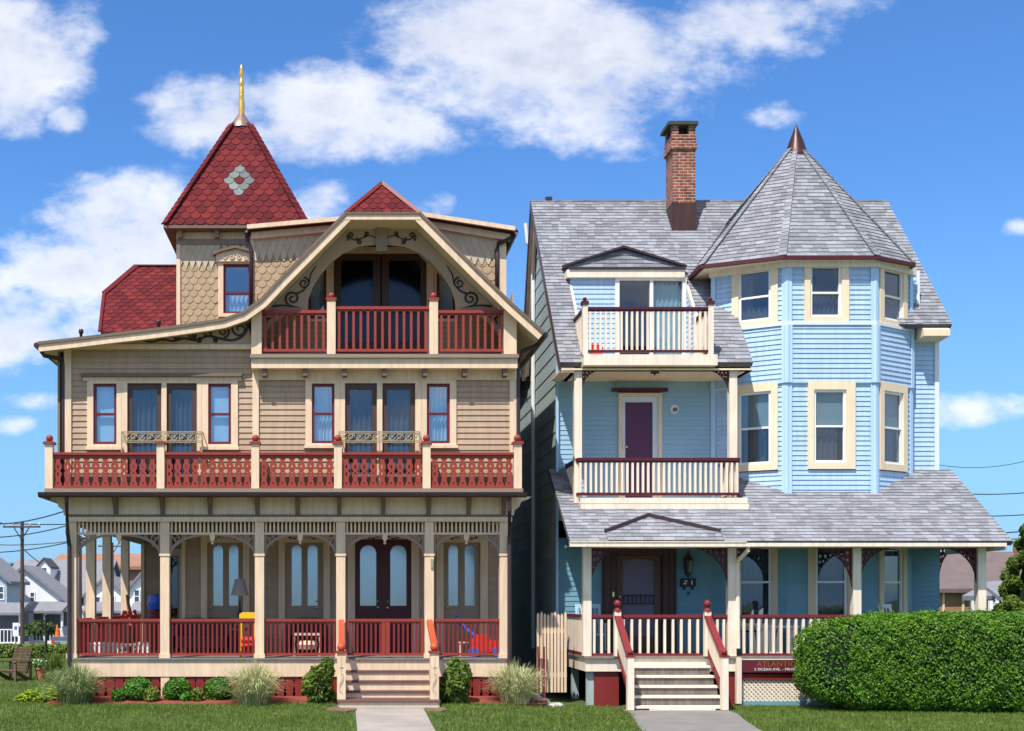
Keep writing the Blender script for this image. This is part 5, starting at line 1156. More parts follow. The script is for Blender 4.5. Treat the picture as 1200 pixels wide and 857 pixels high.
    mb = MB(); mb.prism(FW, rect(xw(724.3), xw(775.3), FL2, zw(461)), -.1, .05, [rect(xw(728.5), xw(771), FL2+.01, zw(465))]); D = obj('balcony_door', mb, yellowtrim, H)
    mb = MB(); mb.prism(FW, rect(xw(728.6), xw(770.9), FL2+.01, zw(465.2)), -.04, .01, [rect(xw(732.5), xw(764.7), FL2+.12, zw(471.5))]); obj('door_leaf', mb, stormwhite, D)
    mb = MB(); mb.fbox(FW, xw(732.4), xw(764.8), FL2+.1, zw(471.3), -.035, -.025); obj('door_panel', mb, doorpurple, D)
    mb = MB(); mb.fbox(FW, xw(716.5), xw(781), zw(459.5), zw(456), .0, .14); obj('door_hood', mb, maroon, D)
    mb = MB(); mb.fbox(FW, xw(730)-.01, xw(730)+.015, zw(527), zw(519), .01, .05); ball(mb, (xw(733.5), W-.05, zw(524)), .03, 8); obj('handle', mb, brass, D)
    mb = MB(); c = FW.pt(xw(790), zw(480), 0); mb.tube([c, c+Vector((0, -.05, 0))], .10, 16); PL_ = obj('wall_light', mb, white, H)
    mb = MB(); mb.tube([c+Vector((0, -.04, -.01)), c+Vector((0, -.13, -.02))], .045, 12); obj('light_bulb', mb, curtd, PL_)
    # --- third-floor balcony and dormer
    y5 = .5; F5 = FR(y5); bz0, bz1 = Z(428, y5), Z(415.5, y5)
    mb = MB(); mb.box(X(684, y5), X(841, y5), y5, W, bz0, bz1); mb.box(hx0, hx1, W+.001, 2.6, bz0, bz1); B3 = obj('balcony_base', mb, cream2, H)
    for px in (686, 833.5):
        mb = MB(); a = X(px, y5); mb.fbox(F5, a-.055, a+.055, bz1, Z(357, y5), -.12, -.01); P = obj('rail_post', mb, cream2, H)
        mb = MB(); mb.fbox(F5, a-.075, a+.075, Z(357, y5), Z(352.5, y5), -.14, .01); ball(mb, (a, y5+.065, Z(350, y5)), .045, 10); obj('finial', mb, maroon, P)
    rt3, rb3 = Z(359.5, y5), Z(412.5, y5)
    straight_rail(H, F5, X(689, y5), X(830.5, y5), rt3, rb3, maroon, cream2, .113, .045, c=-.06, rh=.055, name='balcony_railing')
    for px in (686, 833.5):
        Fv = Frame((X(px, y5), y5, 0), (0, 1, 0), (0, 0, 1), (-1, 0, 0)); straight_rail(H, Fv, .12, 1.2, rt3, rb3, maroon, cream2, .113, .045, c=0, rh=.055, name='balcony_railing')
    ydm = 2.5; Fm = FR(ydm); xm = lambda p: X(p, ydm); zm = lambda p: Z(p, ydm)
    DW = MB(); lay(DW, Fm, [rect(hx0, hx1, bz1, zm(322))], 'clap', .113, holes=[(xm(720.5), xm(804), 0, zm(326))], lift=.016)
    for xx, sg in ((hx0, 1), (hx1, -1)):
        Fc_ = Frame((xx, 0, 0), (0, 1, 0), (0, 0, 1), (sg, 0, 0)); lay(DW, Fc_, [[(yE2+(bz1-z0)/sl+.03, bz1), (ydm, bz1), (ydm, z0+sl*(ydm-yE2)-.02)]], 'clap', .113, lift=.014)
    DM = obj('dormer_wall', DW, bsid, H)
    mb = MB(); mb.prism(Fm, rect(xm(720.5), xm(804), bz1, zm(325.5)), -.08, .04, [rect(xm(725.5), xm(761.3), bz1+.05, zm(328.8)), rect(xm(765), xm(799.5), bz1+.05, zm(328.8))]); SD = obj('sliding_door', mb, white, DM)
    mb = MB(); mb.fbox(Fm, xm(725), xm(762), bz1+.04, zm(328), -.03, -.025); mb.fbox(Fm, xm(764.5), xm(800), bz1+.04, zm(328), -.045, -.04); obj('pane', mb, glass_lo, SD)
    obj('curtain', curtain_mb(Fm, xm(765), xm(799.5), bz1, zm(329), -.14, 6, .02), tealcurt, SD, smooth=True)
    mb = MB(); mb.fbox(Fm, xm(720), xm(803), bz1, zm(326), -.7, -.68); mb.fbox(Fm, xm(721), xm(722), bz1, zm(326), -.68, -.08); mb.fbox(Fm, xm(801.5), xm(802.5), bz1, zm(326), -.68, -.08); obj('dark_backing', mb, dark_backing, SD)
    yf = 2.40; Ff = FR(yf); mb = MB(); mb.box(X(664.5, yf), X(802.5, yf), yf, 2.9, Z(325, yf), Z(316, yf)); obj_each('fascia', mb, cream2, DM)
    for xx in (hx0, hx1):
        p, q = Vector((xx, yE2+.3, z0+sl*.3+.02)), Vector((xx, ydm-.1, z0+sl*(ydm-.1-yE2)+.02)); mb = MB(); mb.beam(p, q, .05, .10); obj_each('rake_board', mb, cream2, DM)
    yf = 2.70
    ga, gb, gc = (X(659, yf), Z(311.5, yf)), (X(804, yf), Z(311.5, yf)), (X(731, yf), Z(290, yf))
    ga = (ga[0], Z(313.5, yf)); gb = (gb[0], ga[1]); Fp = plane_frame((ga[0], yf-.02, ga[1]), (1, 0, 0), (0, .25, 1)); Fp.n = -Fp.n if Fp.n.y > 0 else Fp.n; hp = gc[1]-ga[1]
    mb = MB(); mb.prism(Fp, [(0, 0), (gb[0]-ga[0], 0), (gc[0]-ga[0], hp)], -.04, 0)
    # its two slopes run back into the main roof
    a_, b_, c_ = Vector((ga[0], yf, ga[1])), Vector((gb[0], yf, gb[1])), Vector((gc[0], yf+.1, gc[1]))
    yb1 = yE2+(ga[1]-z0)/sl+.1; yb2 = yE2+(gc[1]-z0)/sl+.1
    mb.add([a_, c_, (c_.x, yb2, c_.z), (a_.x, yb1, a_.z)], [(0, 1, 2, 3)]); mb.add([b_, c_, (c_.x, yb2, c_.z), (b_.x, yb1, b_.z)], [(0, 1, 2, 3)])
    GR = obj('dormer_roof', mb, shinflat, DM)
    mb = MB(); lay(mb, Fp, [[(0.08, 0), (gb[0]-ga[0]-.08, 0), (gc[0]-ga[0], hp)]], 'tab', .10, .24, .014, seed=41); obj('roof_shingles', mb, shin, GR)
    mb = MB(); o = Vector((0, -.03, .01)); t_ = Vector((gc[0], yf+.07, gc[1]))+Vector((0, -.03, .02)); mb.beam(a_+o, t_, .12, .05); mb.beam(t_, b_+o, .12, .05); mb.box(ga[0]+.1, gb[0]-.1, yf-.33, yf+.1, Z(316, 2.40)+.002, Z(316, 2.40)+.05); obj('gable_trim', mb, gutter, DM)
    # --- chimney
    yc_ = 3.9; x0, x1_ = X(788.5, yc_), X(815, yc_); hy = .62; Fc2 = FR(yc_); zc = lambda p: Z(p, yc_)
    mb = MB(); zt = zc(146.5); mb.box(x0, x1_, yc_, yc_+hy, zc(240), zc(175)); mb.box(x0-.05, x1_+.03, yc_-.04, yc_+hy+.04, zc(175), zc(168)); mb.box(x0-.03, x1_+.01, yc_-.02, yc_+hy+.02, zc(168), zc(158)); mb.box(x0-.035, x1_+.015, yc_-.03, yc_+hy+.02, zc(163.5), zc(161))
    for ax in (x0, x1_-.14):
        for ay in (yc_, yc_+hy-.14): mb.box(ax-.02, ax+.14, ay, ay+.14, zc(158), zc(147))
    mb.box(x0+.1, x1_-.1, yc_+.2, yc_+hy-.15, zc(158), zc(147), 1)
    CH = obj('chimney', mb, [brick, steel], MR)
    mb = MB(); mb.box(x0-.12, x1_+.05, yc_-.07, yc_+hy+.07, zc(147), zc(143)); obj('chimney_cap', mb, capstone, CH) if False else obj('chimney_cap', mb, capstone, MR)
    mb = MB(); mb.box(x0-.03, x1_+.02, yc_-.03, yc_+hy+.03, zc(276), zc(238)); obj('chimney_flashing', mb, chimmetal, MR)
    return H
barnred = mat('barn_red', (.20, .022, .026), .5, .1, 3)
doorbrown2 = mat('door_wood', (.12, .062, .048), .5, .12, 3)
lavscreen = mat('door_screen', (.16, .145, .21), .6, .06, 3)
lanternm = mat('lantern_metal', (.07, .045, .035), .5, .2, 5)
maroonsign = mat('sign_maroon', (.12, .014, .024), .5, .1, 3)
goldpaint = mat('gold_lettering', (.28, .115, .035), .5, .1, 6)
shadetrim = mat('shaded_trim', (.62, .50, .34), .55, .06, 2)  # yellow trim copied darker, porch shade put into the colour
btrimw = mat('pale_blue_trim', (.66, .72, .76), .5, .05, 2)
copper2 = mat('spire_copper', (.055, .022, .022), .4, .2, 5, metal=.4)
dksoff = mat('dark_soffit', (.30, .225, .17), .8, .2, 4, streak=.2)
recessblue = mat('recess_blue', (.30, .47, .60), .55, .06, 1.2)  # paler blue for the second-floor recess wall
stormwhite = mat('storm_door', (.62, .68, .80), .5, .05, 2)
tealcurt = mat('teal_drape', (.40, .66, .68), .7, .08, 3)
capstone = mat('cap_stone', (.06, .062, .05), .9, .2, 5)
shinflat = mat('flat_shingle', (.26, .26, .28), .9, .18, 8, .5, 60)
# ================================================================== ground, plants and everything round the houses
def gz(y):
    t = min(1, max(0, (y-24)/26)); return -1.1*t*t*(3-2*t)
def sst(v): v = np.clip(v, 0, 1); return v*v*(3-2*v)
def mound(x, y): return .125*sst((5.2-x)/2.2)*sst((y+5.4)/3.9)*sst((14-y)/6)
def setting():
    # one ground sheet to the horizon
    ys = [-400, -60, -24, -22.0, -9.2, -9, -7.5, -5]+[i*1.5-4 for i in range(40)]+[70, 120, 300, 900, 4000]; xs = [-4000, -800, -200, -80]+[-60+i*6 for i in range(26)]+[130, 300, 900, 4000]
    mb = MB(); xs = sorted(set(xs+[1.5+i*.5 for i in range(10)])); ys = sorted(set(ys+[-5.5+i*.5 for i in range(8)])); vs = [(x, y, gz(y)+float(mound(x, y))-.012) for y in ys for x in xs]; nx = len(xs)
    mb.add(vs, [(j*nx+i, j*nx+i+1, (j+1)*nx+i+1, (j+1)*nx+i) for j in range(len(ys)-1) for i in range(nx-1)])
    obj('ground', mb, lawn, kind='structure', smooth=True)
    def sheet(nm, x0, x1, y0, y1, m, h, th=.1, seg=1):
        mb = MB()
        for k in range(seg):
            a = y0+(y1-y0)*k/seg; b = y0+(y1-y0)*(k+1)/seg; mb.box(x0, x1, a+.004, b-.004, h-th, h)
        obj(nm, mb, m, kind='structure')
    mb = MB(); yq = [-6.8, -5.4, -5.38, -4.3, -4.28, -3.1, -3.08, -2.0, -1.98, -1.66]
    for k in (0, 2, 4, 6, 8):
        a, b = yq[k], yq[k+1]-(.0 if k == 8 else .0); x0, x1 = (.27, 1.58) if k < 8 else (-.02, 1.88); q = [(x0, a), (x1, a), (x1, b), (x0, b)]; z = [float(mound(1., p[1]))+.006 for p in q]
        mb.add([(p[0], p[1], h) for p, h in zip(q, z)]+[(p[0], p[1], h-.1) for p, h in zip(q, z)], [(0, 1, 2, 3), (0, 4, 5, 1), (1, 5, 6, 2), (2, 6, 7, 3), (3, 7, 4, 0)])
    obj('garden_path', mb, concrete, kind='structure')
    mb = MB(); P = [(5.65, -1.0), (7.75, -1.0), (7.7, -1.8), (7.42, -3.0), (7.12, -4.6), (6.9, -6.8), (4.9, -6.8), (5.1, -4.6), (5.4, -3.0), (5.62, -1.8)]
    mb.prism(Frame((0, 0, 0), (1, 0, 0), (0, 1, 0), (0, 0, 1)), P, -.1, .010); obj('garden_path', mb, asph2, kind='structure')
    sheet('pavement', -80, 80, -8.6, -6.8, concrete, .014, seg=1); sheet('kerb', -80, 80, -8.76, -8.6, stone, .012, .2); sheet('road', -80, 80, -21, -8.77, asphalt, -.10, .1)
    sheet('boardwalk', -80, 80, -31, -21.05, boardm, .05, .2); sheet('beach', -300, 300, -85, -31.05, sandm, -.05, .2)
    mb = MB(); mb.box(-1500, 1500, -2500, -85.1, -1.0, -.4); obj('sea', mb, seam, kind='structure')
    mb = MB(); mb.box(-90, -10, 33.0, 37, gz(35)-.1, gz(33)+.012); obj('driveway', mb, concrete, kind='structure')
    mb = MB(); mb.box(-120, -6, 51, 57, -1.2, -1.09); obj('road', mb, concrete, kind='structure')
    # mulch bed with a wavy edge
    mb = MB(); top = [(-5.95+i*.15, .35) for i in range(40)]; n = len(top); bot = [(x, -.98-.08*math.sin(x*1.9)-.04*math.sin(x*5)) for x, _ in top]
    vs = [(x, y, .21) for x, y in top]+[(x, y, .118) for x, y in bot]+[(x, (y+.35)/2-.1, .185) for x, y in bot]
    mb.add(vs, [(n+i, n+i+1, 2*n+i+1, 2*n+i) for i in range(n-1)]+[(2*n+i, 2*n+i+1, i+1, i) for i in range(n-1)])
    o = -0; obj('flower_bed', mb, mulch, kind='structure', smooth=True)
    mb = MB(); top = [(1.95+i*.14, .35) for i in range(17)]; n = len(top); bot = [(x, -.98-.08*math.sin(x*2.3)) for x, _ in top]
    vs = [(x, y, .21) for x, y in top]+[(x, y, .118) for x, y in bot]+[(x, (y+.35)/2-.1, .185) for x, y in bot]
    mb.add(vs, [(n+i, n+i+1, 2*n+i+1, 2*n+i) for i in range(n-1)]+[(2*n+i, 2*n+i+1, i+1, i) for i in range(n-1)]); obj('flower_bed', mb, mulch, kind='structure', smooth=True)
    for x0, x1 in ((-.28, .26), (1.59, 1.98)):
        mb = MB(); rnd = random.Random(5); pts = []
        for k in range(16): a = 2*math.pi*k/16; pts.append(((x0+x1)/2+(x1-x0)/2*math.cos(a)*(1+.25*rnd.random()), -2.1+.42*math.sin(a)*(1+.3*rnd.random())))
        mb.prism(Frame((0, 0, 0), (1, 0, 0), (0, 1, 0), (0, 0, 1)), pts, 0, .127); obj('soil', mb, soil, kind='structure')
    # grass blades
    rng = np.random.default_rng(3); N = 210000
    x = rng.uniform(-9.5, 17.5, N); y = rng.uniform(-5.6, 1.0, N)**1
    N2 = 60000; x2 = rng.uniform(-14, -6.2, N2); y2 = rng.uniform(1.0, 20, N2); x = np.concatenate([x, x2]); y = np.concatenate([y, y2])
    edge = -.98-.08*np.sin(x*1.9)-.04*np.sin(x*5)+rng.normal(0, .03, len(x))
    ok = ~((x > .22) & (x < 1.62) & (y < -1.6)) & ~((x > -.1) & (x < 1.95) & (y > -2.0+rng.normal(0, .02, len(x)))) & ~((x > -6.0) & (x < -.02) & (y > edge)) & ~((x > 1.9) & (x < 4.3) & (y > -1.0)) & ~((x > -5.8) & (y > -.05) & (x < 14))
    pr = 6.0+(8.75-8.05)*0; ok &= ~((x > 5.66-np.clip((-1.6-y)*.17, 0, .7)+rng.normal(0, .03, len(x))) & (x < 7.78-np.clip((-1-y)*.18, 0, .9)+rng.normal(0, .03, len(x))) & (y > -7)) & ~((x > 5.7) & (x < 8.1) & (y > -1.2))
    bare = ((np.abs(x-0.0) < .27) | (np.abs(x-1.8) < .2)) & (np.abs(y+2.1) < .42); ok &= ~(bare & (rng.random(len(x)) < .8))
    x, y = x[ok], y[ok]; n = len(x); h = rng.uniform(.025, .07, n)*(1+.35*np.sin(x*1.3)*np.sin(y*2.1)); a = rng.uniform(0, 6.28, n); w = rng.uniform(.004, .008, n); lean = rng.normal(0, .025, (n, 2))
    z = mound(x, y)-.012
    dx, dy = np.cos(a)*w, np.sin(a)*w
    V = np.empty((n, 3, 3)); V[:, 0] = np.stack([x-dx, y-dy, z], 1); V[:, 1] = np.stack([x+dx, y+dy, z], 1); V[:, 2] = np.stack([x+lean[:, 0], y+lean[:, 1], z+h], 1)
    npmesh('grass', V.reshape(-1, 3), 3, [blade], label='short mown grass over the front lawns', cat='grass', kind='stuff')
def npmesh(name, V, k, mats, parent=None, label=None, cat=None, group=None, kind=None, loc=None):
    off = OFF[parent.name] if parent else Vector(loc or (0, 0, 0)); V = V-np.array(off)[None, :]
    nv = len(V); nf = nv//k; me = bpy.data.meshes.new(name)
    me.vertices.add(nv); me.vertices.foreach_set('co', V.astype(np.float32).ravel()); me.loops.add(nv); me.loops.foreach_set('vertex_index', np.arange(nv, dtype=np.int32))
    me.polygons.add(nf); me.polygons.foreach_set('loop_start', np.arange(0, nv, k, dtype=np.int32)); me.polygons.foreach_set('loop_total', np.full(nf, k, dtype=np.int32))
    for m in mats: me.materials.append(m)
    me.update(calc_edges=True); o = bpy.data.objects.new(name, me); COL.objects.link(o)
    if parent: o.parent = parent
    else: o.location = off
    OFF[o.name] = off
    for kk, vv in (('label', label), ('category', cat), ('group', group), ('kind', kind)):
        if vv: o[kk] = vv
    return o
def leafcloud(ells, dens, size, seed, bump=.12, box=False, zmin=.02):
    """ells: list of (cx,cy,cz,rx,ry,rz,power). Leaves spread in the outer layer of each lump"""
    rng = np.random.default_rng(seed); out = []
    for (cx, cy, cz, rx, ry, rz, pw) in ells:
        A = 4*math.pi*((rx*ry)**1.6+(rx*rz)**1.6+(ry*rz)**1.6)**(1/1.6)/3**(1/1.6); n = int(A*dens)
        d = rng.normal(size=(n, 3))
        if pw > 2.5: d = rng.uniform(-1, 1, (n, 3)); ax = rng.choice(3, n, p=[ry*rz/(ry*rz+rx*rz+rx*ry), rx*rz/(ry*rz+rx*rz+rx*ry), rx*ry/(ry*rz+rx*rz+rx*ry)]); d[np.arange(n), ax] = np.sign(d[np.arange(n), ax])
        nrm = (np.abs(d)**pw).sum(1)**(1/pw); d = d/nrm[:, None]
        f = 1+bump*(np.sin(d[:, 0]*7*rx/.5+seed)*np.sin(d[:, 2]*6*rz/.5+seed*2)+.6*np.sin(d[:, 0]*17*rx/.5+d[:, 1]*13))*.5
        P = np.stack([cx+d[:, 0]*rx, cy+d[:, 1]*ry, cz+d[:, 2]*rz], 1)
        nn = np.stack([np.sign(d[:, 0])*np.abs(d[:, 0])**(pw-1)/rx, np.sign(d[:, 1])*np.abs(d[:, 1])**(pw-1)/ry, np.sign(d[:, 2])*np.abs(d[:, 2])**(pw-1)/rz], 1); nn /= np.linalg.norm(nn, axis=1)[:, None]
        mr = min(rx, ry, rz); wob = bump*mr*.55*(np.sin(P[:, 0]*6.1+seed)*np.sin(P[:, 2]*7.3+seed*2+P[:, 1]*4)+.6*np.sin(P[:, 0]*15+P[:, 1]*13+seed)*np.sin(P[:, 2]*17))
        P = P+nn*(wob-np.abs(rng.normal(0, .07*mr**.5, n))+(rng.random(n) < .04)*rng.random(n)*.09*mr**.5)[:, None]
        out.append((P, nn))
    P = np.concatenate([o[0] for o in out]); Nn = np.concatenate([o[1] for o in out]); k = P[:, 2] > zmin; P, Nn = P[k], Nn[k]; n = len(P)
    nr = Nn+rng.normal(0, .75, (n, 3))+np.array([0, 0, .35]); nr /= np.linalg.norm(nr, axis=1)[:, None]
    t = np.cross(nr, rng.normal(size=(n, 3))); t /= np.linalg.norm(t, axis=1)[:, None]; b = np.cross(nr, t)
    s_ = size*rng.uniform(.6, 1.3, n)[:, None]
    V = np.empty((n, 4, 3)); V[:, 0] = P-t*s_; V[:, 1] = P-b*s_*.5+nr*s_*.12; V[:, 2] = P+t*s_; V[:, 3] = P+b*s_*.5+nr*s_*.12
    return V.reshape(-1, 3)
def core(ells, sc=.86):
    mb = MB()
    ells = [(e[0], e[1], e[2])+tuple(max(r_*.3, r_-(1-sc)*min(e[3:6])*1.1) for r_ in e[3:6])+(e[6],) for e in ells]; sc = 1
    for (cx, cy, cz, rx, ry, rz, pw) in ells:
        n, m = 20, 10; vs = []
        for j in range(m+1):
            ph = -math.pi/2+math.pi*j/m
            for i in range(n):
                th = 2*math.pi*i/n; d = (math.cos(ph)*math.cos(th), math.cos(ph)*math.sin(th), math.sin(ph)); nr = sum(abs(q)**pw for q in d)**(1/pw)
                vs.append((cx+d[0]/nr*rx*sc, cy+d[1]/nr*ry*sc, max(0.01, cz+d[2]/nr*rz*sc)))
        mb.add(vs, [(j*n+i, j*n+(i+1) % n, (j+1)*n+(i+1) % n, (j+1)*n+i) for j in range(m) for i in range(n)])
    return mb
corem = mat('foliage_core', (.010, .022, .005), .95, .2, 6)  # near-black hull colour, the shade between leaves put in as paint
def bush(name, label, cat, ells, leafm, dens, size, seed, group=None, sc=.84, bump=.12):
    e = ells[0]; r = root(name, label, cat, (e[0], e[1], 0), group)
    npmesh('foliage', leafcloud(ells, dens, size, seed, bump=bump), 4, [leafm], r)
    if sc: obj('dark_core', core(ells, sc), corem, r)
    return r
def clump_grass(name, label, x, y, R_, Hh, n, leafm, seed, group=None, wd=.010, Z0=.12):
    r = root(name, label, 'plant', (x, y, 0), group); rng = random.Random(seed); mb = MB()
    for i in range(n):
        a = rng.random()*6.283; rr = R_*rng.random()**.7; h = Hh*rng.uniform(.35, 1.05)*(1-.25*rr/R_); b = rng.random()*.5*R_*(rr/R_)**.5; dx, dy = math.cos(a), math.sin(a); px_, py_ = -dy*wd, dx*wd; pts = []
        bend = rng.uniform(.75, 1.25)
        for k in range(6):
            t = k/5; out = b+(rr*bend-b*.5)*t**1.25; dr = (rr/R_)**.6; z = Z0+h*((1+.75*dr)*t-.95*dr*t*t*t); pts.append((x+dx*out, y+dy*out, max(.01, z)))
        vs = []
        for k, p in enumerate(pts): w = (1-k/5.2)**.6; vs += [(p[0]-px_*w, p[1]-py_*w, p[2]), (p[0]+px_*w, p[1]+py_*w, p[2])]
        mb.add(vs, [(2*k, 2*k+1, 2*k+3, 2*k+2) for k in range(5)])
    obj('blades', mb, leafm, r); return r
def garden():
    Xd = X
    # big clipped hedge in front of the blue house porch
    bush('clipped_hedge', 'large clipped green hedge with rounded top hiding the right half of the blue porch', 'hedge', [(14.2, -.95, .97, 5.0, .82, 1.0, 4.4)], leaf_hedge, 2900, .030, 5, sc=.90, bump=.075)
    # box balls
    for i, (px, py, r, lb) in enumerate(((161.5, 804.5, .30, 'round green shrub at left of the cream pier in the red mulch bed'), (207, 804, .29, 'round green shrub just right of the cream pier in the mulch bed'), (256, 803, .29, 'round green shrub beside the tall pale grass clump'))):
        bush('round_shrub', lb, 'shrub', [(X(px, -.42), -.42, .13+r*.80, r, r, r*.86, 2)]+[(X(px, -.42)+r*.55*math.cos(k*1.3+i), -.42+r*.5*math.sin(k*1.3+i), .13+r*(.8+.45*math.sin(k*2.1+i)), r*.45, r*.45, r*.4, 2) for k in range(6)], leaf_box, 1900, .034, 10+i, group='round shrubs along the left porch', sc=.82)
    for i, (px, r, h, lb) in enumerate(((138, .17, .30, 'small sprouting plant left of the first round shrub'), (178, .22, .34, 'small green plant between first round shrub and cream pier'), (217, .16, .24, 'tiny green plant in front of the second round shrub'), (231, .17, .32, 'small bright sprouting plant between second and third round shrubs'), (272, .18, .30, 'small dark green plant between third round shrub and pale grass clump'))):
        y = -.62 if i != 4 else -.4; r *= .8; bush('small_plant', lb, 'plant', [(X(px, y), y, .1+h*.5, r, r, h*.55, 2)], leaf_shrub if i % 2 else leaf_box, 1900, .032, 30+i, group='small plants in the mulch bed', sc=.5)
    for i, (px, y, h, r, lb) in enumerate(((374, -.85, 1.02, .36, 'upright leafy shrub on the left side of the cream steps'), (533, -.85, 1.0, .38, 'upright leafy shrub on the right side of the cream steps'))):
        x = X(px, y); bush('leafy_shrub', lb, 'shrub', [(x, y, h*.46, r*.8, r*.8, h*.42, 2)]+[(x+r*.66*math.cos(k*2.4+i)*(1-.25*((k*.37)%1)), y+r*.6*math.sin(k*2.4+i), h*(.22+.70*((k*.37)%1)), r*.36, r*.36, h*.15, 2) for k in range(22)], leaf_shrub, 800, .050, 50+i, group='leafy shrubs flanking the steps', sc=.62)
    clump_grass('ornamental_grass', 'dusty green grass clump at the left corner of the tan house porch', X(90, -.75), -.8, .72, .95, 1250, blade3, 61, 'ornamental grass clumps')
    clump_grass('ornamental_grass', 'pale striped grass clump between third round shrub and left leafy shrub', X(299, -.85), -.95, .74, .98, 1100, blade2, 62, 'ornamental grass clumps')
    clump_grass('ornamental_grass', 'pale striped grass clump beside the picket gate between the houses', X(604, -.6), -.7, .76, .98, 1100, blade2, 63, 'ornamental grass clumps')
    clump_grass('tall_weed', 'tall thin green grass behind the corner grass clump by the black lamp post', X(64, 5.5), 5.5, .42, 1.15, 420, blade, 64, None, .009, 0)
    # hosta
    rt = root('hosta_plant', 'low lime green broad leaved plant at the lawn edge left of the porch corner', 'plant', (X(51, -.35), -.35, 0)); mb = MB(); rg = random.Random(4)
    for i in range(430):
        a = rg.random()*6.283; rr = rg.random()**.5*.42; x, y = X(51, -.35)+rr*math.cos(a)*1.25, -.35+rr*math.sin(a)*.6; z = .13+.34*(1-rr/.55)*(.3+.7*rg.random()); d = Vector((math.cos(a), math.sin(a), .15-.7*rr)).normalized(); sd = Vector((-math.sin(a), math.cos(a), 0)); L = rg.uniform(.10, .16)
        p = Vector((x, y, z)); mb.add([p, p+d*L*.5+sd*L*.35+Vector((0, 0, .02)), p+d*L, p+d*L*.5-sd*L*.35+Vector((0, 0, .02))], [(0, 1, 2, 3)])
    obj('leaves', mb, leaf_lime, rt)
    # evergreen at the right edge
    r = root('evergreen_tree', 'yellow green evergreen tree at the right edge beyond the hedge', 'tree', (19.2, 7.5, 0))
    ells = [(19.3, 7.5, 1.0, 1.15, 1.1, 1.3, 2)]; rg = random.Random(8)
    for k in range(130):
        t = rg.random(); z = .3+4.0*t; rr = (1.45*(1-t)**.5+.2)*(.75+.35*rg.random()); a = rg.random()*6.28; ells.append((19.2+rr*math.cos(a)*.8, 7.5+rr*math.sin(a)*.8, z, .22, .22, .20, 2))
    npmesh('crown', leafcloud(ells, 620, .06, 71, bump=.5), 4, [leaf_ever], r); obj('dark_core', core([(19.3, 7.5, 1.9, .95, .9, 2.1, 2)], .9), corem, r)
    mb = MB(); mb.tube([(19.2, 7.5, -.1), (19.2, 7.5, 1.5)], .12, 8); obj('trunk', mb, bark, r)
    # far low hedge on left
    bush('low_hedge', 'long low clipped hedge along the far edge of the left lawn', 'hedge', [(-19, 21.5, .12, 12.5, .5, .38, 5)], leaf_lime2, 700, .06, 81, sc=.9)
    # shrubs by the far houses
    for i, (px, y, w, h, lb) in enumerate(((35, 50, 1.0, 1.3, 'dark green bush left of the far white house porch'), (49, 52, 1.1, 1.5, 'rounded dark green bush in front of the far white house porch'))):
        bush('garden_bush', lb, 'shrub', [(X(px, y), y, -1.1+h*.6, w, w*.8, h*.75, 2.2)], leaf_tree, 160, .13, 90+i, group='bushes by the far houses', sc=.85)
def tree(label, x, y, z0, h, r, seed, nl=14, lm=None):
    t = root('broadleaf_tree', label, 'tree', (x, y, z0), 'trees behind the far houses'); rg = random.Random(seed)
    mb = MB(); mb.tube([(x, y, z0), (x+.1, y, z0+h*.35), (x, y, z0+h*.6)], .25, 8, r1=.1)
    ells = []
    for k in range(nl):
        a = rg.random()*6.28; rr = r*rg.random()**.5; z = z0+h*(.45+.5*rg.random()*(1-.4*rr/r)); s_ = r*rg.uniform(.28, .5); c = (x+rr*math.cos(a), y+rr*math.sin(a), z); ells.append((*c, s_, s_, s_*.75, 2))
        if k < 6: mb.tube([(x, y, z0+h*.35), c], .08, 5, r1=.03)
    obj('trunk', mb, bark, t); npmesh('crown', leafcloud(ells, 55, .16, seed, bump=.3), 4, [lm or leaf_tree], t)
blade3 = leafmat('dusty_blade', (.13, .19, .06), (.45, .50, .24))
leaf_lime2 = leafmat('low_hedge_leaf', (.08, .14, .02), (.20, .26, .04))
def lawnmat():
    m = mat('lawn', (.055, .09, .02), .95, .30, 1.3, .6, 90); return m
boardm = mat('boardwalk_planks', (.36, .30, .23), .9, .15, 3); sandm = mat('beach_sand', (.50, .43, .33), .95, .08, .5); lawn = lawnmat(); asph2 = mat('worn_asphalt', (.20, .185, .175), .95, .15, 1.5, .4, 70); seam = mat('sea_water', (.03, .08, .12), .15, .1, .05, .3, .6)

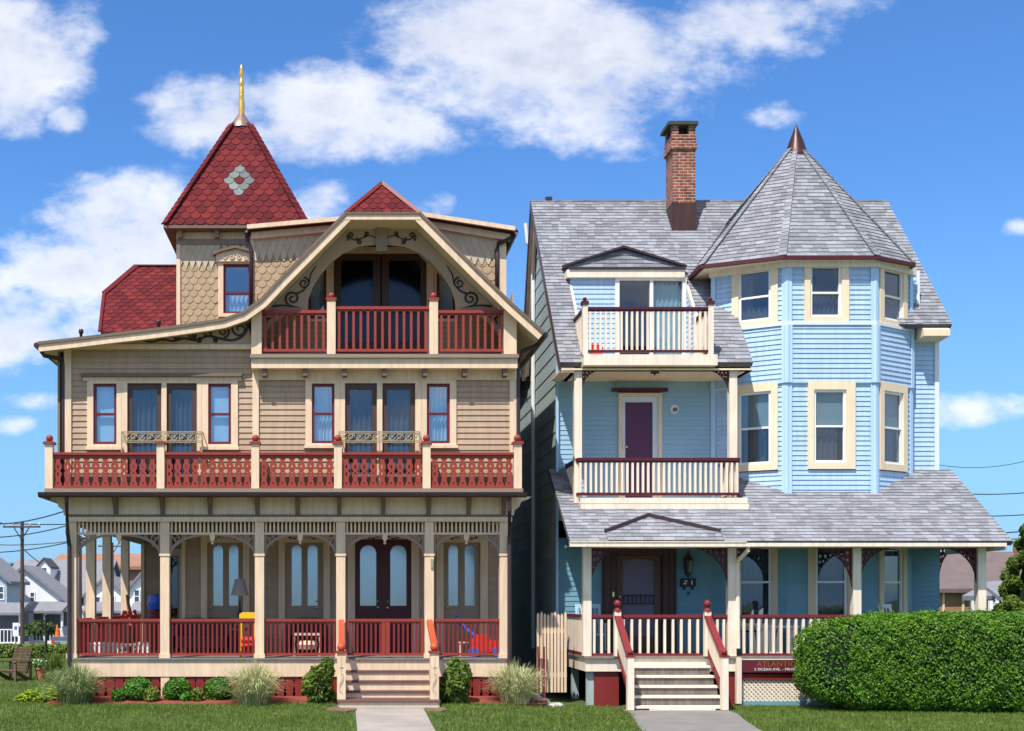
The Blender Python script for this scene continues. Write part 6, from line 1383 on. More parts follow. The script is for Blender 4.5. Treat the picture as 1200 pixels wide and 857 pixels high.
# ------------------------------------------------------------------ things in the garden and on the porches
def adirondack(x, y, rz, m, label, name='garden_chair', cat='chair', s_=1.0):
    r = root(name, label, cat, (x, y, 0)); c, sn = math.cos(rz), math.sin(rz)
    def W(p): return Vector((x+s_*(p[0]*c-p[1]*sn), y+s_*(p[0]*sn+p[1]*c), s_*p[2]))
    def bar(mb, p, q, w, h, up=(0, 0, 1)): mb.beam(W(p), W(q), w*s_, h*s_, up=Vector(up))
    mb = MB()
    for k in range(7): t = k/6; bar(mb, (-.27, -.30+t*.5, .40-.10*t), (.27, -.30+t*.5, .40-.10*t), .065, .02, (0, 0, 1))
    obj('seat', mb, m, r)
    mb = MB()
    for k in range(9): t = k/8; bar(mb, (-.27, .22+t*.24, .36+t*.56), (.27, .22+t*.24, .36+t*.56), .02, .056, (0, -.3, 1))
    for sx in (-.26, .26): bar(mb, (sx, .26, .30), (sx, .50, .93), .03, .05)
    obj('backrest', mb, m, r)
    for sx in (-.32, .32):
        mb = MB(); bar(mb, (sx, -.36, .62), (sx, .36, .60), .12, .025); obj('armrest', mb, m, r)
        mb = MB(); bar(mb, (sx, -.30, 0), (sx, -.30, .61), .05, .09, (0, 1, 0)); obj('leg', mb, m, r)
        mb = MB(); bar(mb, (sx*.95, -.30, .36), (sx*.95, .55, .02), .03, .10); bar(mb, (sx, .34, .0), (sx, .34, .60), .05, .08, (0, 1, 0)); obj('leg', mb, m, r)
    return r
def rocker(x, y, z, rz, m, label, group=None):
    r = root('rocking_chair', label, 'chair', (x, y, z), group); c, sn = math.cos(rz), math.sin(rz)
    def W(p): return Vector((x+p[0]*c-p[1]*sn, y+p[0]*sn+p[1]*c, z+p[2]))
    mb = MB(); mb.prism(Frame(W((0, 0, .40)), (c, sn, 0), (-sn, c, 0), (0, 0, 1)), rect(-.26, .26, -.24, .24), 0, .035); obj('seat', mb, m, r)
    mb = MB()
    for k in range(7): sx = -.21+.07*k; mb.tube([W((sx, .23, .43)), W((sx*1.1, .42, 1.06+.03*(1-abs(sx)*4))) ], .013, 6)
    mb.beam(W((-.27, .42, 1.04)), W((.27, .42, 1.04)), .03, .09); obj('backrest', mb, m, r)
    for sx in (-.25, .25):
        mb = MB(); mb.tube([W((sx, -.20, .06)), W((sx, -.20, .64))], .022, 8); obj('leg', mb, m, r)
        mb = MB(); mb.tube([W((sx, .22, .08)), W((sx*1.05, .44, 1.08))], .022, 8); obj('leg', mb, m, r)
        mb = MB(); mb.beam(W((sx, -.26, .65)), W((sx, .30, .66)), .07, .025); obj('armrest', mb, m, r)
        mb = MB(); mb.tube([W((sx, -.42+.9*k/8, .02+.09*((k/8-.5)*2)**2)) for k in range(9)], .02, 6); obj('rocker_runner', mb, m, r)
    return r
def things():
    FL1 = Z(772)+.012; FL2 = Z(769)
    adirondack(X(14.5, 6.2), 6.2, R(-22), chairwood, 'weathered wooden slatted garden chair standing on the lawn at the left edge')
    # black lamp post / plant hook on the lawn
    mb = MB(); x, y = X(54, 8), 8; mb.lathe((x, y, 0), [(.10, 0), (.10, .03), (.04, .08), (.035, 1.2), (.045, 1.22), (.03, 1.28), (.03, 1.75), (.05, 1.8), (.001, 1.86)], 10); obj('garden_post', mb, steel, None, 'thin black iron post standing on the lawn left of the porch corner', 'post')
    c = (X(47.5, 6.6), 6.6, 0.1); r = root('flower_pot', 'terracotta pot with small white flowers on the lawn beside the black post', 'flower pot', c)
    mb = MB(); mb.lathe(c, [(.10, 0), (.13, .28), (.15, .28), (.15, .33), (.12, .33)], 14); obj('pot', mb, terracotta, r)
    npmesh('flowers', leafcloud([(c[0], c[1], .52, .20, .2, .14, 2)], 500, .035, 7), 4, [leaf_box], r)
    mb = MB(); rg = random.Random(2)
    for k in range(10): ball(mb, (c[0]+rg.uniform(-.17, .17), c[1]-.1+rg.uniform(-.08, .05), .52+rg.uniform(-.02, .16)), .025, 6)
    obj('petals', mb, curtw, r)
    # picket gate between the houses
    r = root('picket_gate', 'cream picket gate closing the narrow alley between the two houses', 'gate', (4.55, .8, .2)); y = .8; Fp = FR(y)
    mb = MB(); n = 9; a0, a1 = X(628.5, y), X(664.5, y)
    for k in range(n):
        q = (a1-a0)/n; a = a0+q*k+.008; b = a+q-.022; zt = Z(718, y)+.03*math.sin(k*1.7); mb.prism(Fp, [(a, .22), (b, .22), (b, zt-.05), ((a+b)/2, zt), (a, zt-.05)], .0, .025)
    obj('picket', mb, cream, r); mb = MB(); mb.fbox(Fp, a0, a1, .55, .65, -.05, -.002); mb.fbox(Fp, a0, a1, 1.5, 1.6, -.05, -.002); obj('gate_rail', mb, cream, r)
    r = root('hand_truck_frame', 'red metal frame leaning on the picket gate in the alley', 'metal frame', (X(635, .55), .55, 0)); mb = MB()
    for px in (631.5, 638.5): mb.tube([(X(px, .5), .5, 0.02), (X(px, .5), .62, Z(758, .5))], .022, 8)
    for z in (.95, .5): mb.tube([(X(631.5, .5), .56, z), (X(638.5, .5), .56, z)], .016, 6)
    obj('frame', mb, maroonrail, r)
    rg = random.Random(12)
    for i, (px, y, a, b, h, lb) in enumerate(((634, -.5, .22, .16, .20, 'pale grey stone block nearest the terracotta saucer'), (646, -.65, .26, .14, .12, 'flat pale stone at the foot of the blue porch corner'), (627, -.2, .14, .12, .26, 'small pale stone behind the grey stone block'))):
        mb = MB(); x = X(px, y); vs = []
        for zz, sc in ((0, 1), (h*.6, 1.03), (h, .72)):
            for k in range(9): t = 2*math.pi*k/9; vs.append((x+a*sc*math.cos(t)*rg.uniform(.85, 1.1), y+b*sc*math.sin(t)*rg.uniform(.85, 1.1), zz*rg.uniform(.9, 1.05)))
        mb.add(vs, [(j*9+k, j*9+(k+1) % 9, j*9+9+(k+1) % 9, j*9+9+k) for j in range(2) for k in range(9)]+[tuple(range(18, 27))]); obj('garden_stone', mb, stone, None, lb, 'stone', 'stones beside the alley gate', loc=(x, y, 0))
    mb = MB(); c = (X(619, -.7), -.7, 0); mb.lathe(c, [(.001, .02), (.15, .02), (.20, .10), (.22, .10), (.21, .13), (.17, .12), (.14, .05), (.001, .05)], 18); obj('planter_saucer', mb, terracotta, None, 'shallow terracotta bowl on the grass beside the pale grass clump', 'bowl', loc=c)
    # --- on the tan porch
    y = 1.2; z = FL1; r = root('table_lamp', 'dark table lamp with grey cone shade standing on the porch table', 'lamp', (X(281, y), y, z+.6)); cx = X(281, y)
    T = root('side_table', 'small dark round side table under the lamp on the tan porch', 'table', (cx, y, z)); mb = MB(); mb.lathe((cx, y, z), [(.02, .55), (.25, .55), (.25, .60), (.001, .60)], 16); obj('table_top', mb, bracketbrown, T); mb = MB(); mb.lathe((cx, y, z), [(.18, 0), (.18, .03), (.03, .06), (.03, .55)], 12); obj('table_base', mb, bracketbrown, T)
    mb = MB(); b = (cx, y, z+.60); mb.lathe(b, [(.10, 0), (.10, .02), (.03, .05), (.055, .16), (.03, .22), (.06, .32), (.02, .42), (.015, .62)], 12); obj('lamp_base', mb, steel, r)
    mb = MB(); mb.lathe((cx, y, Z(698, y)), [(.20, 0), (.10, .36)], 18); obj('lamp_shade', mb, shade, r)
    r = root('play_basketball_hoop', 'yellow and red plastic toddler toy behind the porch rail', 'toy', (X(289, .45), .45, z)); y = .5; Fq = FR(y); mb = MB(); xa, xb = X(280.5, y), X(301, y); zt = Z(721, y)
    mb.fbox(Fq, xa, xa+.06, z, zt, -.05, 0); mb.fbox(Fq, xb-.06, xb, z, zt, -.05, 0); mb.prism(Fq, [(xa, zt-.07), (xb, zt-.07), (xb, zt+.02), (xb-.06, zt+.06), (xa+.06, zt+.06), (xa, zt+.02)], -.09, .03); obj('frame', mb, yel, r)
    mb = MB(); 
    for k in range(3): mb.tube([(xa+.05, y+.02, z+.10+.13*k), (xb-.02, y-.02, z+.10+.13*k)], .075, 10)
    obj('body', mb, brightred, r)
    # wicker table
    y = 1.0; cx = X(360, y); r = root('wicker_table', 'cream wicker side table behind the porch rail left of the steps', 'table', (cx, y, z)); mb = MB(); mb.box(cx-.31, cx+.31, y-.2, y+.2, z+.45, z+.50); obj('table_top', mb, curtw2, r)
    for sx in (-.27, .27):
        for sy in (-.16, .16): mb = MB(); mb.tube([(cx+sx, y+sy, z), (cx+sx*1.08, y+sy, z+.25), (cx+sx, y+sy, z+.45)], .025, 6); obj('leg', mb, curtw2, r)
    mb = MB(); mb.lathe((cx, y, z+.13), [(.001, 0), (.2, .02), (.24, .12), (.2, .2), (.001, .22)], 14); obj('basket', mb, curtw2, r)
    # sofa in shadow
    def sofa(cx, y, w, label):
        r = root('porch_sofa', label, 'sofa', (cx, y, z), 'dark sofas on the tan porch'); mb = MB(); mb.box(cx-w/2, cx+w/2, y-.35, y+.35, z+.15, z+.42); obj('seat', mb, darkcush, r)
        mb = MB(); pts = [(-w/2, .42), (w/2, .42), (w/2, .72), (w*.42, .80), (w*.08, .82), (0, .79), (-w*.08, .82), (-w*.42, .80), (-w/2, .72)]; mb.prism(FR(y+.35), [(cx+a, z+b) for a, b in pts], -.05, .12); obj('backrest', mb, darkcush, r)
        for sx in (-1, 1): mb = MB(); mb.box(cx+sx*w/2-.09, cx+sx*w/2+.09, y-.35, y+.35, z+.05, z+.64); obj('armrest', mb, darkcush, r)
        return r
    sofa(X(238, 1.7), 1.7, 1.3, 'dark cushioned sofa in the shade left of the lamp'); sofa(X(362, 1.75), 1.75, .8, 'dark cushioned seat under the second tan porch door')
    # toy trike
    y = .75; cx = X(568, y); r = root('toy_tricycle', 'red plastic ride on toy with blue wheels and raised blue handle', 'toy', (cx, y, z)); mb = MB()
    Ft = FR(y); mb.prism(Ft, [(cx-.28, z+.12), (cx+.22, z+.10), (cx+.34, z+.22), (cx+.30, z+.34), (cx+.10, z+.36), (cx-.02, z+.48), (cx-.22, z+.46), (cx-.32, z+.30)], -.14, .12); obj('body', mb, brightred, r)
    for ax in (-.24, .24):
        for ay in (-.16, .16): mb = MB(); mb.tube([(cx+ax, y+ay-.03, z+.10), (cx+ax, y+ay+.03, z+.10)], .10, 14); W_ = obj('wheel', mb, toyblue, r)
    mb = MB(); mb.tube([(cx-.18, y, z+.40), (cx-.42, y-.02, Z(737, y)), (cx-.62, y-.03, Z(724, y))], .045, 8); mb.tube([(cx-.52, y-.14, Z(728, y)), (cx-.60, y+.12, Z(723, y))], .03, 8); obj('handle', mb, toyblue, r)
    mb = MB(); ball(mb, (cx+.42, y-.08, z+.42), .11, 12); ball(mb, (cx+.46, y-.1, z+.28), .07, 10); obj('toy_ball', mb, yel, r)
    y = 1.0; cx = X(546, y); r = root('child_chair', 'small cream wooden chair beside the red ride on toy', 'chair', (cx, y, z)); mb = MB(); mb.box(cx-.17, cx+.17, y-.16, y+.16, z+.28, z+.31); obj('seat', mb, curtw2, r)
    mb = MB()
    for sx in (-.15, -.05, .05, .15): mb.beam((cx+.14, y+sx, z+.31), (cx+.20, y+sx, z+.68), .02, .04, up=(0, 1, 0))
    mb.beam((cx+.20, y-.17, z+.66), (cx+.20, y+.17, z+.66), .02, .07); obj('backrest', mb, curtw2, r)
    for sx in (-.14, .14):
        for sy in (-.13, .13): mb = MB(); mb.beam((cx+sx, y+sy, z), (cx+sx, y+sy, z+.28), .03, .03, up=(0, 1, 0)); obj('leg', mb, curtw2, r)
    # blue toy stand left
    y = 4.2; cx = X(184, y); r = root('toy_kitchen', 'blue and red plastic toy stand deep on the left side of the tan porch', 'toy', (cx, y, z)); mb = MB(); mb.lathe((cx, y, z+.95), [(.001, 0), (.2, .03), (.24, .2), (.2, .38), (.001, .42)], 12); obj('hood', mb, toyblue, r); mb = MB(); mb.lathe((cx, y, z), [(.16, 0), (.18, .5), (.2, .95)], 12); obj('body', mb, dred, r)
    # white low bench in left bay
    y = 1.0; a0, a1 = X(102, y), X(175, y); r = root('picket_bench', 'long low white slatted bench behind the leftmost porch rail', 'bench', ((a0+a1)/2, y, z)); mb = MB(); mb.box(a0, a1, y, y+.3, z+.20, z+.225); obj('seat', mb, white, r)
    mb = MB(); n = 13
    for k in range(n): a = a0+.03+(a1-a0-.1)*k/(n-1); mb.box(a, a+.05, y-.025, y-.005, z+.03, z+.30)
    mb.box(a0, a1, y-.035, y-.026, z+.24, z+.27); obj('slats', mb, white, r)
    for a in (a0+.05, a1-.1):
        mb = MB(); mb.box(a, a+.05, y+.05, y+.25, z, z+.20); obj('leg', mb, white, r)
    # terracotta parasol leaning
    y = 5.5; r = root('folded_parasol', 'folded orange parasol leaning between the left porch columns', 'parasol', (X(152, y), y, z)); mb = MB(); mb.tube([(X(156, y), y, z+.35), (X(148.5, y), y, Z(697, y))], .09, 8, r1=.03); obj('canopy', mb, terracotta, r); mb = MB(); mb.tube([(X(158, y), y, z+.02), (X(156, y), y, z+.4)], .02, 6); obj('pole', mb, polewood, r)
    mb = MB(); y = 3.0; c = (X(152, y), y, z); 
    r = root('flower_basket', 'small basket of red flowers by the left porch rail', 'flower basket', c); mb = MB(); mb.lathe(c, [(.08, 0), (.14, .3), (.15, .62), (.001, .62)], 10); obj('pot', mb, bracketbrown, r); mb = MB(); rg = random.Random(3)
    for k in range(16): ball(mb, (c[0]+rg.uniform(-.2, .2), c[1]+rg.uniform(-.15, .15), c[2]+.68+rg.uniform(0, .28)), .05, 6)
    obj('flowers', mb, brightred, r)
    # --- blue porch furniture
    z = FL2
    rocker(X(693.5, 1.2), 1.2, z, R(0), paleblue, 'pale blue rocking chair at the left end of the blue house porch')
    rocker(X(1040, .85), .85, z, R(0), white, 'white rocking chair whose back shows above the hedge')
    y = .7; 
    r = root('porch_bench', 'white curved garden seat behind the blue porch rail near the downspout', 'bench', (X(895, y), y, z)); mb = MB(); mb.box(X(886, y), X(935, y), y-.1, y+.3, z+.58, z+.62); obj('seat', mb, white, r)
    for px, ln in ((884, -6), (893, 3), (904, -4), (912, 3), (930, -3)):
        mb = MB(); p = X(px, y); mb.prism(FR(y), [(p-.05, z), (p+.05, z), (p+.06+ln*.006, z+.3), (p+.03+ln*.01, z+.6), (p-.04+ln*.01, z+.6), (p-.07+ln*.006, z+.3)], -.02, .02); obj('leg', mb, white, r)
    mb = MB(); p = X(895, y); mb.prism(FR(y+.2), [(p-.1, z+.6), (p+.02, z+.6), (p+.06, z+1.0), (p-.02, z+.96)], -.02, .02); mb.prism(FR(y+.2), [(p-.22, z+.6), (p-.12, z+.6), (p-.16, z+.98), (p-.2, z+.9)], -.02, .02); obj('backrest', mb, white, r)
    # balcony bits: red toy/flower on third floor
    mb = MB(); y = 1.5
    for k in range(4): ball(mb, (X(694+k*3.2, y), y, Z(405, y)), .035, 8)
    mb.box(X(692, y), X(706, y), y-.05, y+.05, Z(415, y), Z(407, y)); obj('flower_box', mb, brightred, None, 'small red flower box on the left of the top blue balcony', 'flower box')
chairwood = mat('weathered_chair_wood', (.19, .12, .085), .8, .25, 5, .4, 40, streak=.25)  # brown weathered wood of the garden chair
shade = mat('lamp_shade_cloth', (.30, .27, .25), .8, .05, 4); yel = mat('yellow_plastic', (.85, .48, .02), .35, .04, 3); brightred = mat('red_plastic', (.75, .03, .02), .35, .05, 3); toyblue = mat('blue_plastic', (.05, .13, .62), .35, .05, 3)
curtw2 = mat('cream_wicker', (.62, .52, .40), .7, .12, 20); darkcush = mat('dark_cushion', (.05, .045, .05), .8, .1, 4); paleblue = mat('pale_blue_paint', (.45, .58, .72), .5, .05, 2)

# ------------------------------------------------------------------ background
whouse = mat('white_siding', (.76, .78, .80), .6, .05, 1); groof = mat('grey_roof', (.20, .20, .22), .9, .15, 2, .3, 20); broof = mat('brown_roof', (.14, .105, .10), .9, .15, 2, .3, 20); terr = mat('terracotta_roof', (.30, .15, .10), .9, .15, 1, .3, 10)
tanwall = mat('tan_board_wall', (.30, .19, .09), .8, .12, 3); bluegrey = mat('blue_grey_siding', (.38, .44, .52), .7, .08, 1); conem = mat('cone_orange', (.80, .14, .02), .5, .05, 3); truckm = mat('vehicle_dark', (.10, .13, .18), .3, .08, 2, spec=.5); tyre = mat('tyre_rubber', (.02, .02, .02), .8, .1, 5); wglass = glass('far_glass', .25, (.4, .45, .5))
def simple_window(par, F, a0, a1, b0, b1, fr=None):
    mb = MB(); mb.prism(F, rect(a0-.08, a1+.08, b0-.08, b1+.08), .0, .06, [rect(a0, a1, b0, b1)]); mb.fbox(F, a0, a1, (b0+b1)/2-.03, (b0+b1)/2+.03, .01, .05); w = obj('window', mb, fr or white, par)
    mb = MB(); mb.fbox(F, a0, a1, b0, b1, .008, .014); obj('pane', mb, dkpane, w)
dkpane = mat('dark_pane', (.05, .07, .10), .15, .1, 1, spec=.8)
def gable_house(label, x0, x1, y0, dep, zb, zw_, zr, wallm, roofm, front=True, wins=(), porch=None, dormers=(), name='house', group='houses beyond the left lawn', ov=.35):
    H = root(name, label, 'house', ((x0+x1)/2, y0, zb), group); mb = MB(); F = FR(y0); xm = (x0+x1)/2
    if front:   # gable faces us
        poly = [(x0, zb), (x1, zb), (x1, zw_), (xm, zr), (x0, zw_)]
        mb.prism(F, poly, -dep, 0); obj('wall', mb, wallm, H); mb = MB()
        s_ = (zr-zw_)/(xm-x0); mb.prism(F, [(x0-ov, zw_-ov*s_), (xm, zr), (x1+ov, zw_-ov*s_), (x1+ov, zw_-ov*s_+.22), (xm, zr+.24), (x0-ov, zw_-ov*s_+.22)], -dep, .3); obj('roof', mb, roofm, H)
    else:
        mb.box(x0, x1, y0, y0+dep, zb, zw_); Fs = Frame((x0, 0, 0), (0, 1, 0), (0, 0, 1), (-1, 0, 0)); mb.prism(Fs, [(y0, zw_), (y0+dep, zw_), (y0+dep/2, zr-.1)], -(x1-x0), 0); obj('wall', mb, wallm, H)
        mb = MB(); s_ = (zr-zw_)/(dep/2); mb.prism(Frame((x0-ov, 0, 0), (0, 1, 0), (0, 0, 1), (-1, 0, 0)), [(y0-ov, zw_-ov*s_), (y0+dep/2, zr), (y0+dep+ov, zw_-ov*s_), (y0+dep+ov, zw_-ov*s_+.2), (y0+dep/2, zr+.2), (y0-ov, zw_-ov*s_+.2)], -(x1-x0+2*ov), 0); obj('roof', mb, roofm, H)
    for (a0, a1, b0, b1) in wins: simple_window(H, F, a0, a1, b0, b1)
    if porch:
        (px0, px1, pz, pd, fl) = porch; yy = y0-pd
        mb = MB(); mb.prism(Frame((px0, 0, 0), (0, 1, 0), (0, 0, 1), (-1, 0, 0)), [(yy-.3, pz), (y0, pz+.7), (y0, pz+.55), (yy-.3, pz-.18)], -(px1-px0), 0); obj('porch_roof', mb, roofm, H)
        mb = MB(); mb.box(px0, px1, yy, y0, zb, zb+fl); mb.box(px0, px1, yy+.05, yy+.10, zb+fl+.85, zb+fl+.92); 
        n = int((px1-px0)/.25)
        for k in range(n): a = px0+(px1-px0)*k/n; mb.box(a, a+.05, yy+.05, yy+.09, zb+fl, zb+fl+.86)
        obj('porch_railing', mb, white, H)
        n = max(2, int((px1-px0)/1.8))
        for k in range(n+1): a = px0+.1+(px1-px0-.2)*k/n; mb = MB(); mb.box(a-.08, a+.08, yy, yy+.16, zb+fl, pz-.05); obj('porch_column', mb, white, H)
        mb = MB(); mb.box(px0, px1, y0-.02, y0-.01, zb+fl, pz-.1); obj('porch_shade_sheet', mb, porchdark, H)  # dark sheet paints the shade under the porch roof
    for (dx, dw, dz, dh, yy) in dormers:
        Fd = FR(yy); mb = MB(); mb.prism(Fd, [(dx-dw, dz), (dx+dw, dz), (dx+dw, dz+dh*.6), (dx, dz+dh), (dx-dw, dz+dh*.6)], -2.5, 0); D = obj('dormer', mb, wallm, H)
        mb = MB(); mb.prism(Fd, [(dx-dw-.15, dz+dh*.52), (dx, dz+dh), (dx+dw+.15, dz+dh*.52), (dx+dw+.15, dz+dh*.52+.14), (dx, dz+dh+.16), (dx-dw-.15, dz+dh*.52+.14)], -2.5, .15); obj('dormer_roof', mb, darkroof, D)
        simple_window_sub = MB(); simple_window_sub.fbox(Fd, dx-dw*.35, dx+dw*.35, dz+.15, dz+dh*.55, 0, .03); obj('window', simple_window_sub, dkpane, D)
    return H
porchdark = mat('porch_shade_paint', (.12, .13, .16), .8, .1, 1); darkroof = mat('dark_roof', (.07, .06, .06), .9, .15, 2)
def background():
    zb = -1.1
    xx = lambda p, y: X(p, y); zz = lambda p, y: Z(p, y)
    y = 72
    gable_house('long grey roofed white house with a small white dormer behind the utility pole', xx(4, y), xx(118, y), y, 10, zb, zz(697, y), zz(659, y+5), whouse, groof, False, wins=[(xx(66, y), xx(72, y), zz(712, y), zz(700, y)), (xx(100, y), xx(106, y), zz(725, y), zz(705, y))], dormers=[(xx(51.5, y+.6), xx(59, y+.6)-xx(51.5, y+.6), zz(678, y+.6), 1.55, y+.6)])
    y = 66
    gable_house('white gabled house with a deep shaded porch behind the parked pickup', xx(-22, y), xx(78, y), y, 5, zb, zz(706, y), zz(666, y), whouse, groof, True, wins=[(xx(55, y), xx(61, y), zz(719, y), zz(707, y)), (xx(62.5, y), xx(70, y), zz(719, y), zz(707, y)), (xx(36, y), xx(40, y), zz(705, y), zz(695, y))], porch=(xx(30, y-2.4), xx(74, y-2.4), zz(716, y-2.4), 2.4, .3))
    y = 60
    gable_house('pale blue and white house with two storeys of porches at the left edge', xx(-50, y), xx(8, y), y, 5, zb, zz(680, y), zz(655, y), bluegrey, groof, True, wins=[(xx(-2, y), xx(4, y), zz(702, y), zz(688, y))], porch=(xx(-30, y-2), xx(25, y-2), zz(718, y-2), 2.0, .4))
    mb = None
    y = 85
    H = root('brick_building', 'terracotta roofed brick building seen behind the left porch columns', 'building', (xx(112, y), y, zb), 'houses beyond the left lawn'); mb = MB(); mb.box(xx(58, y), xx(172, y), y, y+12, zb, zz(662, y)); obj('wall', mb, brickfar, H)
    mb = MB(); mb.prism(Frame((xx(54, y), 0, 0), (0, 1, 0), (0, 0, 1), (-1, 0, 0)), [(y-.5, zz(664, y)), (y+6, zz(649, y+6)), (y+12.5, zz(664, y)), (y+12.5, zz(664, y)-.3), (y-.5, zz(664, y)-.3)], -(xx(176, y)-xx(54, y)), 0); obj('roof', mb, terr, H)
    for p in (100, 112, 124, 138): simple_window(H, FR(y), xx(p, y), xx(p+7, y), zz(676, y), zz(667, y))
    y = 70
    gable_house('white house with porch railings seen between the left porch columns', xx(98, y), xx(150, y), y, 8, zb, zz(700, y), zz(678, y), whouse, groof, True, wins=[(xx(112, y), xx(117, y), zz(712, y), zz(700, y)), (xx(128, y), xx(134, y), zz(712, y), zz(700, y))], porch=(xx(96, y-2), xx(150, y-2), zz(716, y-2), 2.0, .4))
    y = 64
    gable_house('narrow white house farthest right between the left porch columns', xx(152, y), xx(196, y), y, 8, zb, zz(690, y), zz(664, y), whouse, groof, True, wins=[(xx(158, y), xx(163, y), zz(706, y), zz(692, y))], porch=(xx(152, y-2), xx(190, y-2), zz(716, y-2), 2.0, .4))
    for (a, b, y, zw_, zr_, fr, lb, wm) in ((8, 30, 98, 690, 672, True, 'distant white gabled house peeping up left of the utility pole', whouse), (84, 102, 96, 702, 684, True, 'distant grey white gabled house right beside the thin pole', bluegrey), (-34, -2, 80, 690, 668, True, 'small white gabled house farthest left behind the blue grey house', whouse), (28, 52, 92, 700, 688, False, 'low white house with grey roof between pole and dormer', whouse), (196, 226, 84, 694, 672, True, 'far white gabled house behind the tan porch wall edge', whouse)):
        gable_house(lb, xx(a, y), xx(b, y), y, 7, gz(y), zz(zw_, y), zz(zr_, y), wm, groof, fr, wins=[(xx(a+(b-a)*.25, y), xx(a+(b-a)*.25+4, y), zz(zw_+14, y), zz(zw_+4, y)), (xx(a+(b-a)*.65, y), xx(a+(b-a)*.65+4, y), zz(zw_+14, y), zz(zw_+4, y))])
    # right side
    y = 34
    H = gable_house('brown roofed tan boarded house beyond the right end of the blue porch', xx(1088, y), xx(1230, y), y, 8, -.6, zz(691, y), zz(651, y+4), tanwall, broof, False, wins=[(xx(1150, y), xx(1157, y), zz(715, y), zz(700, y))], group='houses behind on the right')
    mb = MB(); 
    for p in (1104, 1127, 1143, 1158): mb.fbox(FR(y), xx(p, y), xx(p+2.4, y), -.6, zz(693, y), 0, .06)
    obj('wall_batten', mb, creamsoffit, H)
    y = 30
    gable_house('small blue grey house with white porch posts behind the evergreen', xx(1176, y), xx(1225, y), y, 3, -.4, zz(699, y), zz(686, y), bluegrey, groof, True, porch=(xx(1168, y-1.4), xx(1225, y-1.4), zz(700, y-1.4), 1.4, .3), group='houses behind on the right')
    y = 42; r = root('brick_building', 'brick chimney stack rising at the far right above the brown roof', 'chimney', (xx(1203, y), y, 0)); mb = MB(); mb.box(xx(1196, y), xx(1212, y), y, y+.8, -.5, zz(639, y)); obj('stack', mb, brickfar, r)
    mb = MB()
    for k in range(3): mb.lathe((xx(1199+k*4, y), y+.4, zz(639, y)), [(.10, 0), (.10, .25), (.001, .25)], 8)
    obj('chimney_pot', mb, gutter, r)
    y = 18; Ff = FR(y)
    for i, (a, b, lb) in enumerate(((1141, 1150.5, 'white fence panel left of the last blue porch column'), (1161, 1171, 'white fence panel just right of the last blue porch column'), (1172, 1184, 'widest white fence panel, nearest the evergreen tree'))):
        r = root('fence_panel', lb, 'fence', (xx((a+b)/2, y), y, 0), 'white fence panels'); mb = MB(); mb.fbox(Ff, xx(a, y), xx(b, y), 0, zz(707, y), -.04, 0); mb.fbox(Ff, xx(a, y), xx(b, y), zz(707, y), zz(706, y), -.06, .02); obj('panel', mb, white, r)
        for q in (a, b):
            mb = MB(); mb.fbox(Ff, xx(q, y)-.06, xx(q, y)+.06, 0, zz(704, y), -.08, .04); obj('post', mb, white, r)
    adirondack(X(1112, 10), 10, R(70), white, 'white slatted garden chair on the lawn under the porch arch at right', s_=1.25)
    # utility poles and wires
    def pole(label, px, y, ztop, r_, arm, name='utility_pole'):
        p = root(name, label, 'utility pole', (X(px, y), y, gz(y)), 'utility poles'); mb = MB(); mb.tube([(X(px, y), y, gz(y)), (X(px, y), y, ztop)], r_, 8, r1=r_*.75); obj('pole', mb, polewood, p)
        if arm:
            mb = MB(); x = X(px, y); mb.beam((x-arm, y-.1, ztop-.25), (x+arm, y-.1, ztop-.25), .07, .085); mb.beam((x-arm*.4, y-.12, ztop-.3), (x, y-.12, ztop-.9), .05, .05); mb.beam((x+arm*.4, y-.12, ztop-.3), (x, y-.12, ztop-.9), .05, .05); A = obj('crossarm', mb, polewood, p)
            mb = MB()
            for k in (-.95, -.45, .45, .95): mb.lathe((x+arm*k, y-.1, ztop-.19), [(.04, 0), (.06, .08), (.03, .16), (.001, .18)], 6)
            obj('insulator', mb, stone, A)
        return (X(px, y), y, ztop-.2)
    y = 36; p1 = pole('tall dark utility pole with crossarm standing before the far grey roofed house', 26, y, Z(612, y), .115, .95)
    p2 = pole('thin utility pole seen in the leftmost porch bay by the corner column', 94, 62, Z(628, 62), .15, .8)
    p3 = pole('utility pole seen between the second and third left side columns', 131, 55, Z(636, 55), .16, .9)
    def wire(pts, sag=.5, label='', r_=.028):
        mb = MB(); a, b = Vector(pts[0]), Vector(pts[1]); n = 14
        mb.tube([a.lerp(b, k/n)+Vector((0, 0, -4*sag*(k/n)*(1-k/n))) for k in range(n+1)], r_, 5, cap=False)
        obj('power_line', mb, steel, None, label, 'wire', 'power lines', loc=tuple(a))
    Q = lambda px, py, y: (X(px, y), y, Z(py, y))
    wire((Q(-30, 613, 36), Q(96, 592, 20)), .3, 'topmost wire at left, rising to the corner of the porch roof')
    wire((Q(-30, 611, 36), Q(180, 606, 50)), .3, 'nearly level wire running along the pole crossarm at left')
    wire((Q(-30, 630, 38), Q(110, 606, 32)), .3, 'wire crossing the left utility pole just under its crossarm')
    wire((Q(-30, 637, 40), Q(120, 628, 40)), .25, 'level wire halfway between crossarm and the house roofs at left')
    wire((Q(-30, 648, 40), Q(130, 622, 34)), .3, 'lowest wire at left crossing the pole above the grey roof')
    wire((Q(26, 642, 36), Q(46, 659, 50)), .05, 'short service wire dropping from left pole to the small dormer')
    wire((Q(1100, 545, 60), Q(1240, 528, 60)), .6, 'topmost wire in the sky right of the blue house', .022)
    wire((Q(1080, 574, 45), Q(1240, 573, 45)), .3, 'second wire from the top right of the blue house', .03)
    wire((Q(1080, 602, 45), Q(1240, 600, 45)), .2, 'third wire from the top right of the blue house', .03)
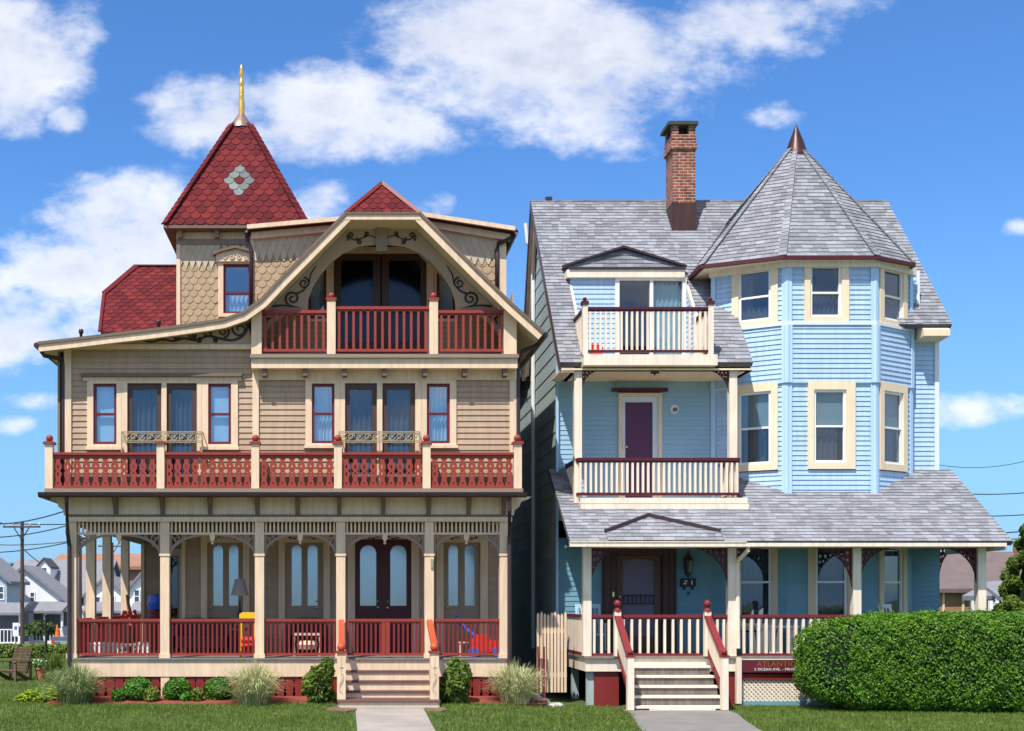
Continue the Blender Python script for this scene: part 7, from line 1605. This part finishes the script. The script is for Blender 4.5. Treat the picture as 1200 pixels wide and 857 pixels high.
    wire((Q(1080, 625, 45), Q(1240, 618, 45)), .2, 'fourth wire from the top right of the blue house', .035)
    wire((Q(1080, 632, 50), Q(1240, 627, 50)), .2, 'lowest wire in the sky right of the blue house', .03)
    # parking sign
    y = 34; r = root('street_sign', 'white parking sign with blue square on a post left of the utility pole', 'sign', (X(18.3, y), y, gz(y))); mb = MB(); mb.box(X(15, y), X(21.8, y), y-.02, y, Z(746, y), Z(730, y)); obj('sign_plate', mb, white, r); mb = MB(); mb.box(X(17, y), X(20, y), y-.03, y-.021, Z(738, y), Z(734, y)); obj('sign_symbol', mb, toyblue, r); mb = MB(); mb.tube([(X(18.3, y), y+.04, gz(y)), (X(18.3, y), y+.04, Z(731, y))], .03, 6); obj('sign_post', mb, steel, r)
    # pickup
    y = 50; x0, x1 = X(60, y), X(96, y); zb = gz(y); r = root('pickup_truck', 'dark pickup truck with its bed towards us parked beyond the left lawn', 'pickup truck', ((x0+x1)/2, y, zb)); mb = MB()
    mb.box(x0, x1, y, y+2.3, zb+.40, zb+1.02); mb.box(x0+.05, x1-.05, y+2.3, y+5.3, zb+.4, zb+1.1); mb.box(x0-.02, x1+.02, y-.15, y, zb+.35, zb+.52); obj('body', mb, truckm, r)
    mb = MB(); Fk = Frame((x0+.1, 0, 0), (0, 1, 0), (0, 0, 1), (-1, 0, 0)); mb.prism(Fk, [(y+2.3, zb+1.05), (y+4.3, zb+1.05), (y+3.9, zb+1.62), (y+2.45, zb+1.62)], -(x1-x0-.2), 0); obj('cab', mb, dkpane, r)
    for a in (x0+.02, x1-.24):
        for b in (y+1.1, y+4.4): mb = MB(); mb.tube([(a, b, zb+.36), (a+.22, b, zb+.36)], .36, 16); obj('wheel', mb, tyre, r)
    for a in (x0+.02, x1-.17): mb = MB(); mb.box(a, a+.15, y-.02, y-.001, zb+.62, zb+.86); obj('taillight', mb, brightred, r)
    mb = MB(); mb.box(x0+.6, x0+1.0, y-.17, y-.152, zb+.56, zb+.68); mb.box(x0+.2, x1-.2, y-.012, y-.001, zb+.72, zb+.76); obj('tailgate_trim', mb, stone, r)
    for a, lb in ((X(67, 51.2), 'taller orange traffic cone in the bed of the pickup'), (X(72.5, 51.4), 'pale faded traffic cone right of the orange one in the pickup bed')):
        mb = MB(); yy = 51.2 if a < X(70, 51.2) else 51.4; hh = .72 if yy < 51.3 else .5
        mb.box(a-.18, a+.18, yy-.18, yy+.18, zb+1.021, zb+1.05); mb.lathe((a, yy, zb+1.05), [(.15, 0), (.035, hh), (.001, hh)], 12); obj('traffic_cone', mb, conem if yy < 51.3 else stone, None, lb, 'traffic cone', 'traffic cones in the pickup', loc=(a, yy, zb+1.02))
    for i, (px, y, h, r_) in enumerate(((2, 88, 8.3, 2.4), (40, 110, 7.6, 2.0), (50, 112, 8.1, 2.2), (62, 114, 7.8, 1.9), (160, 92, 6.8, 3.0), (146, 80, 5.0, 1.6))):
        tree(('broad tree crown above the blue white house at the left edge', 'small distant tree top right of the utility pole', 'distant tree top above the small dormer', 'distant tree top left of the terracotta roof', 'green tree behind the narrow house in the left porch bay', 'low tree between the left porch side columns')[i], X(px, y), y, -1.1, h, r_, 100+i)
brickfar = mat('far_brick', (.30, .16, .11), .9, .12, 1)
build_world(); setting(); build_tan(); build_blue(); garden(); things(); background()
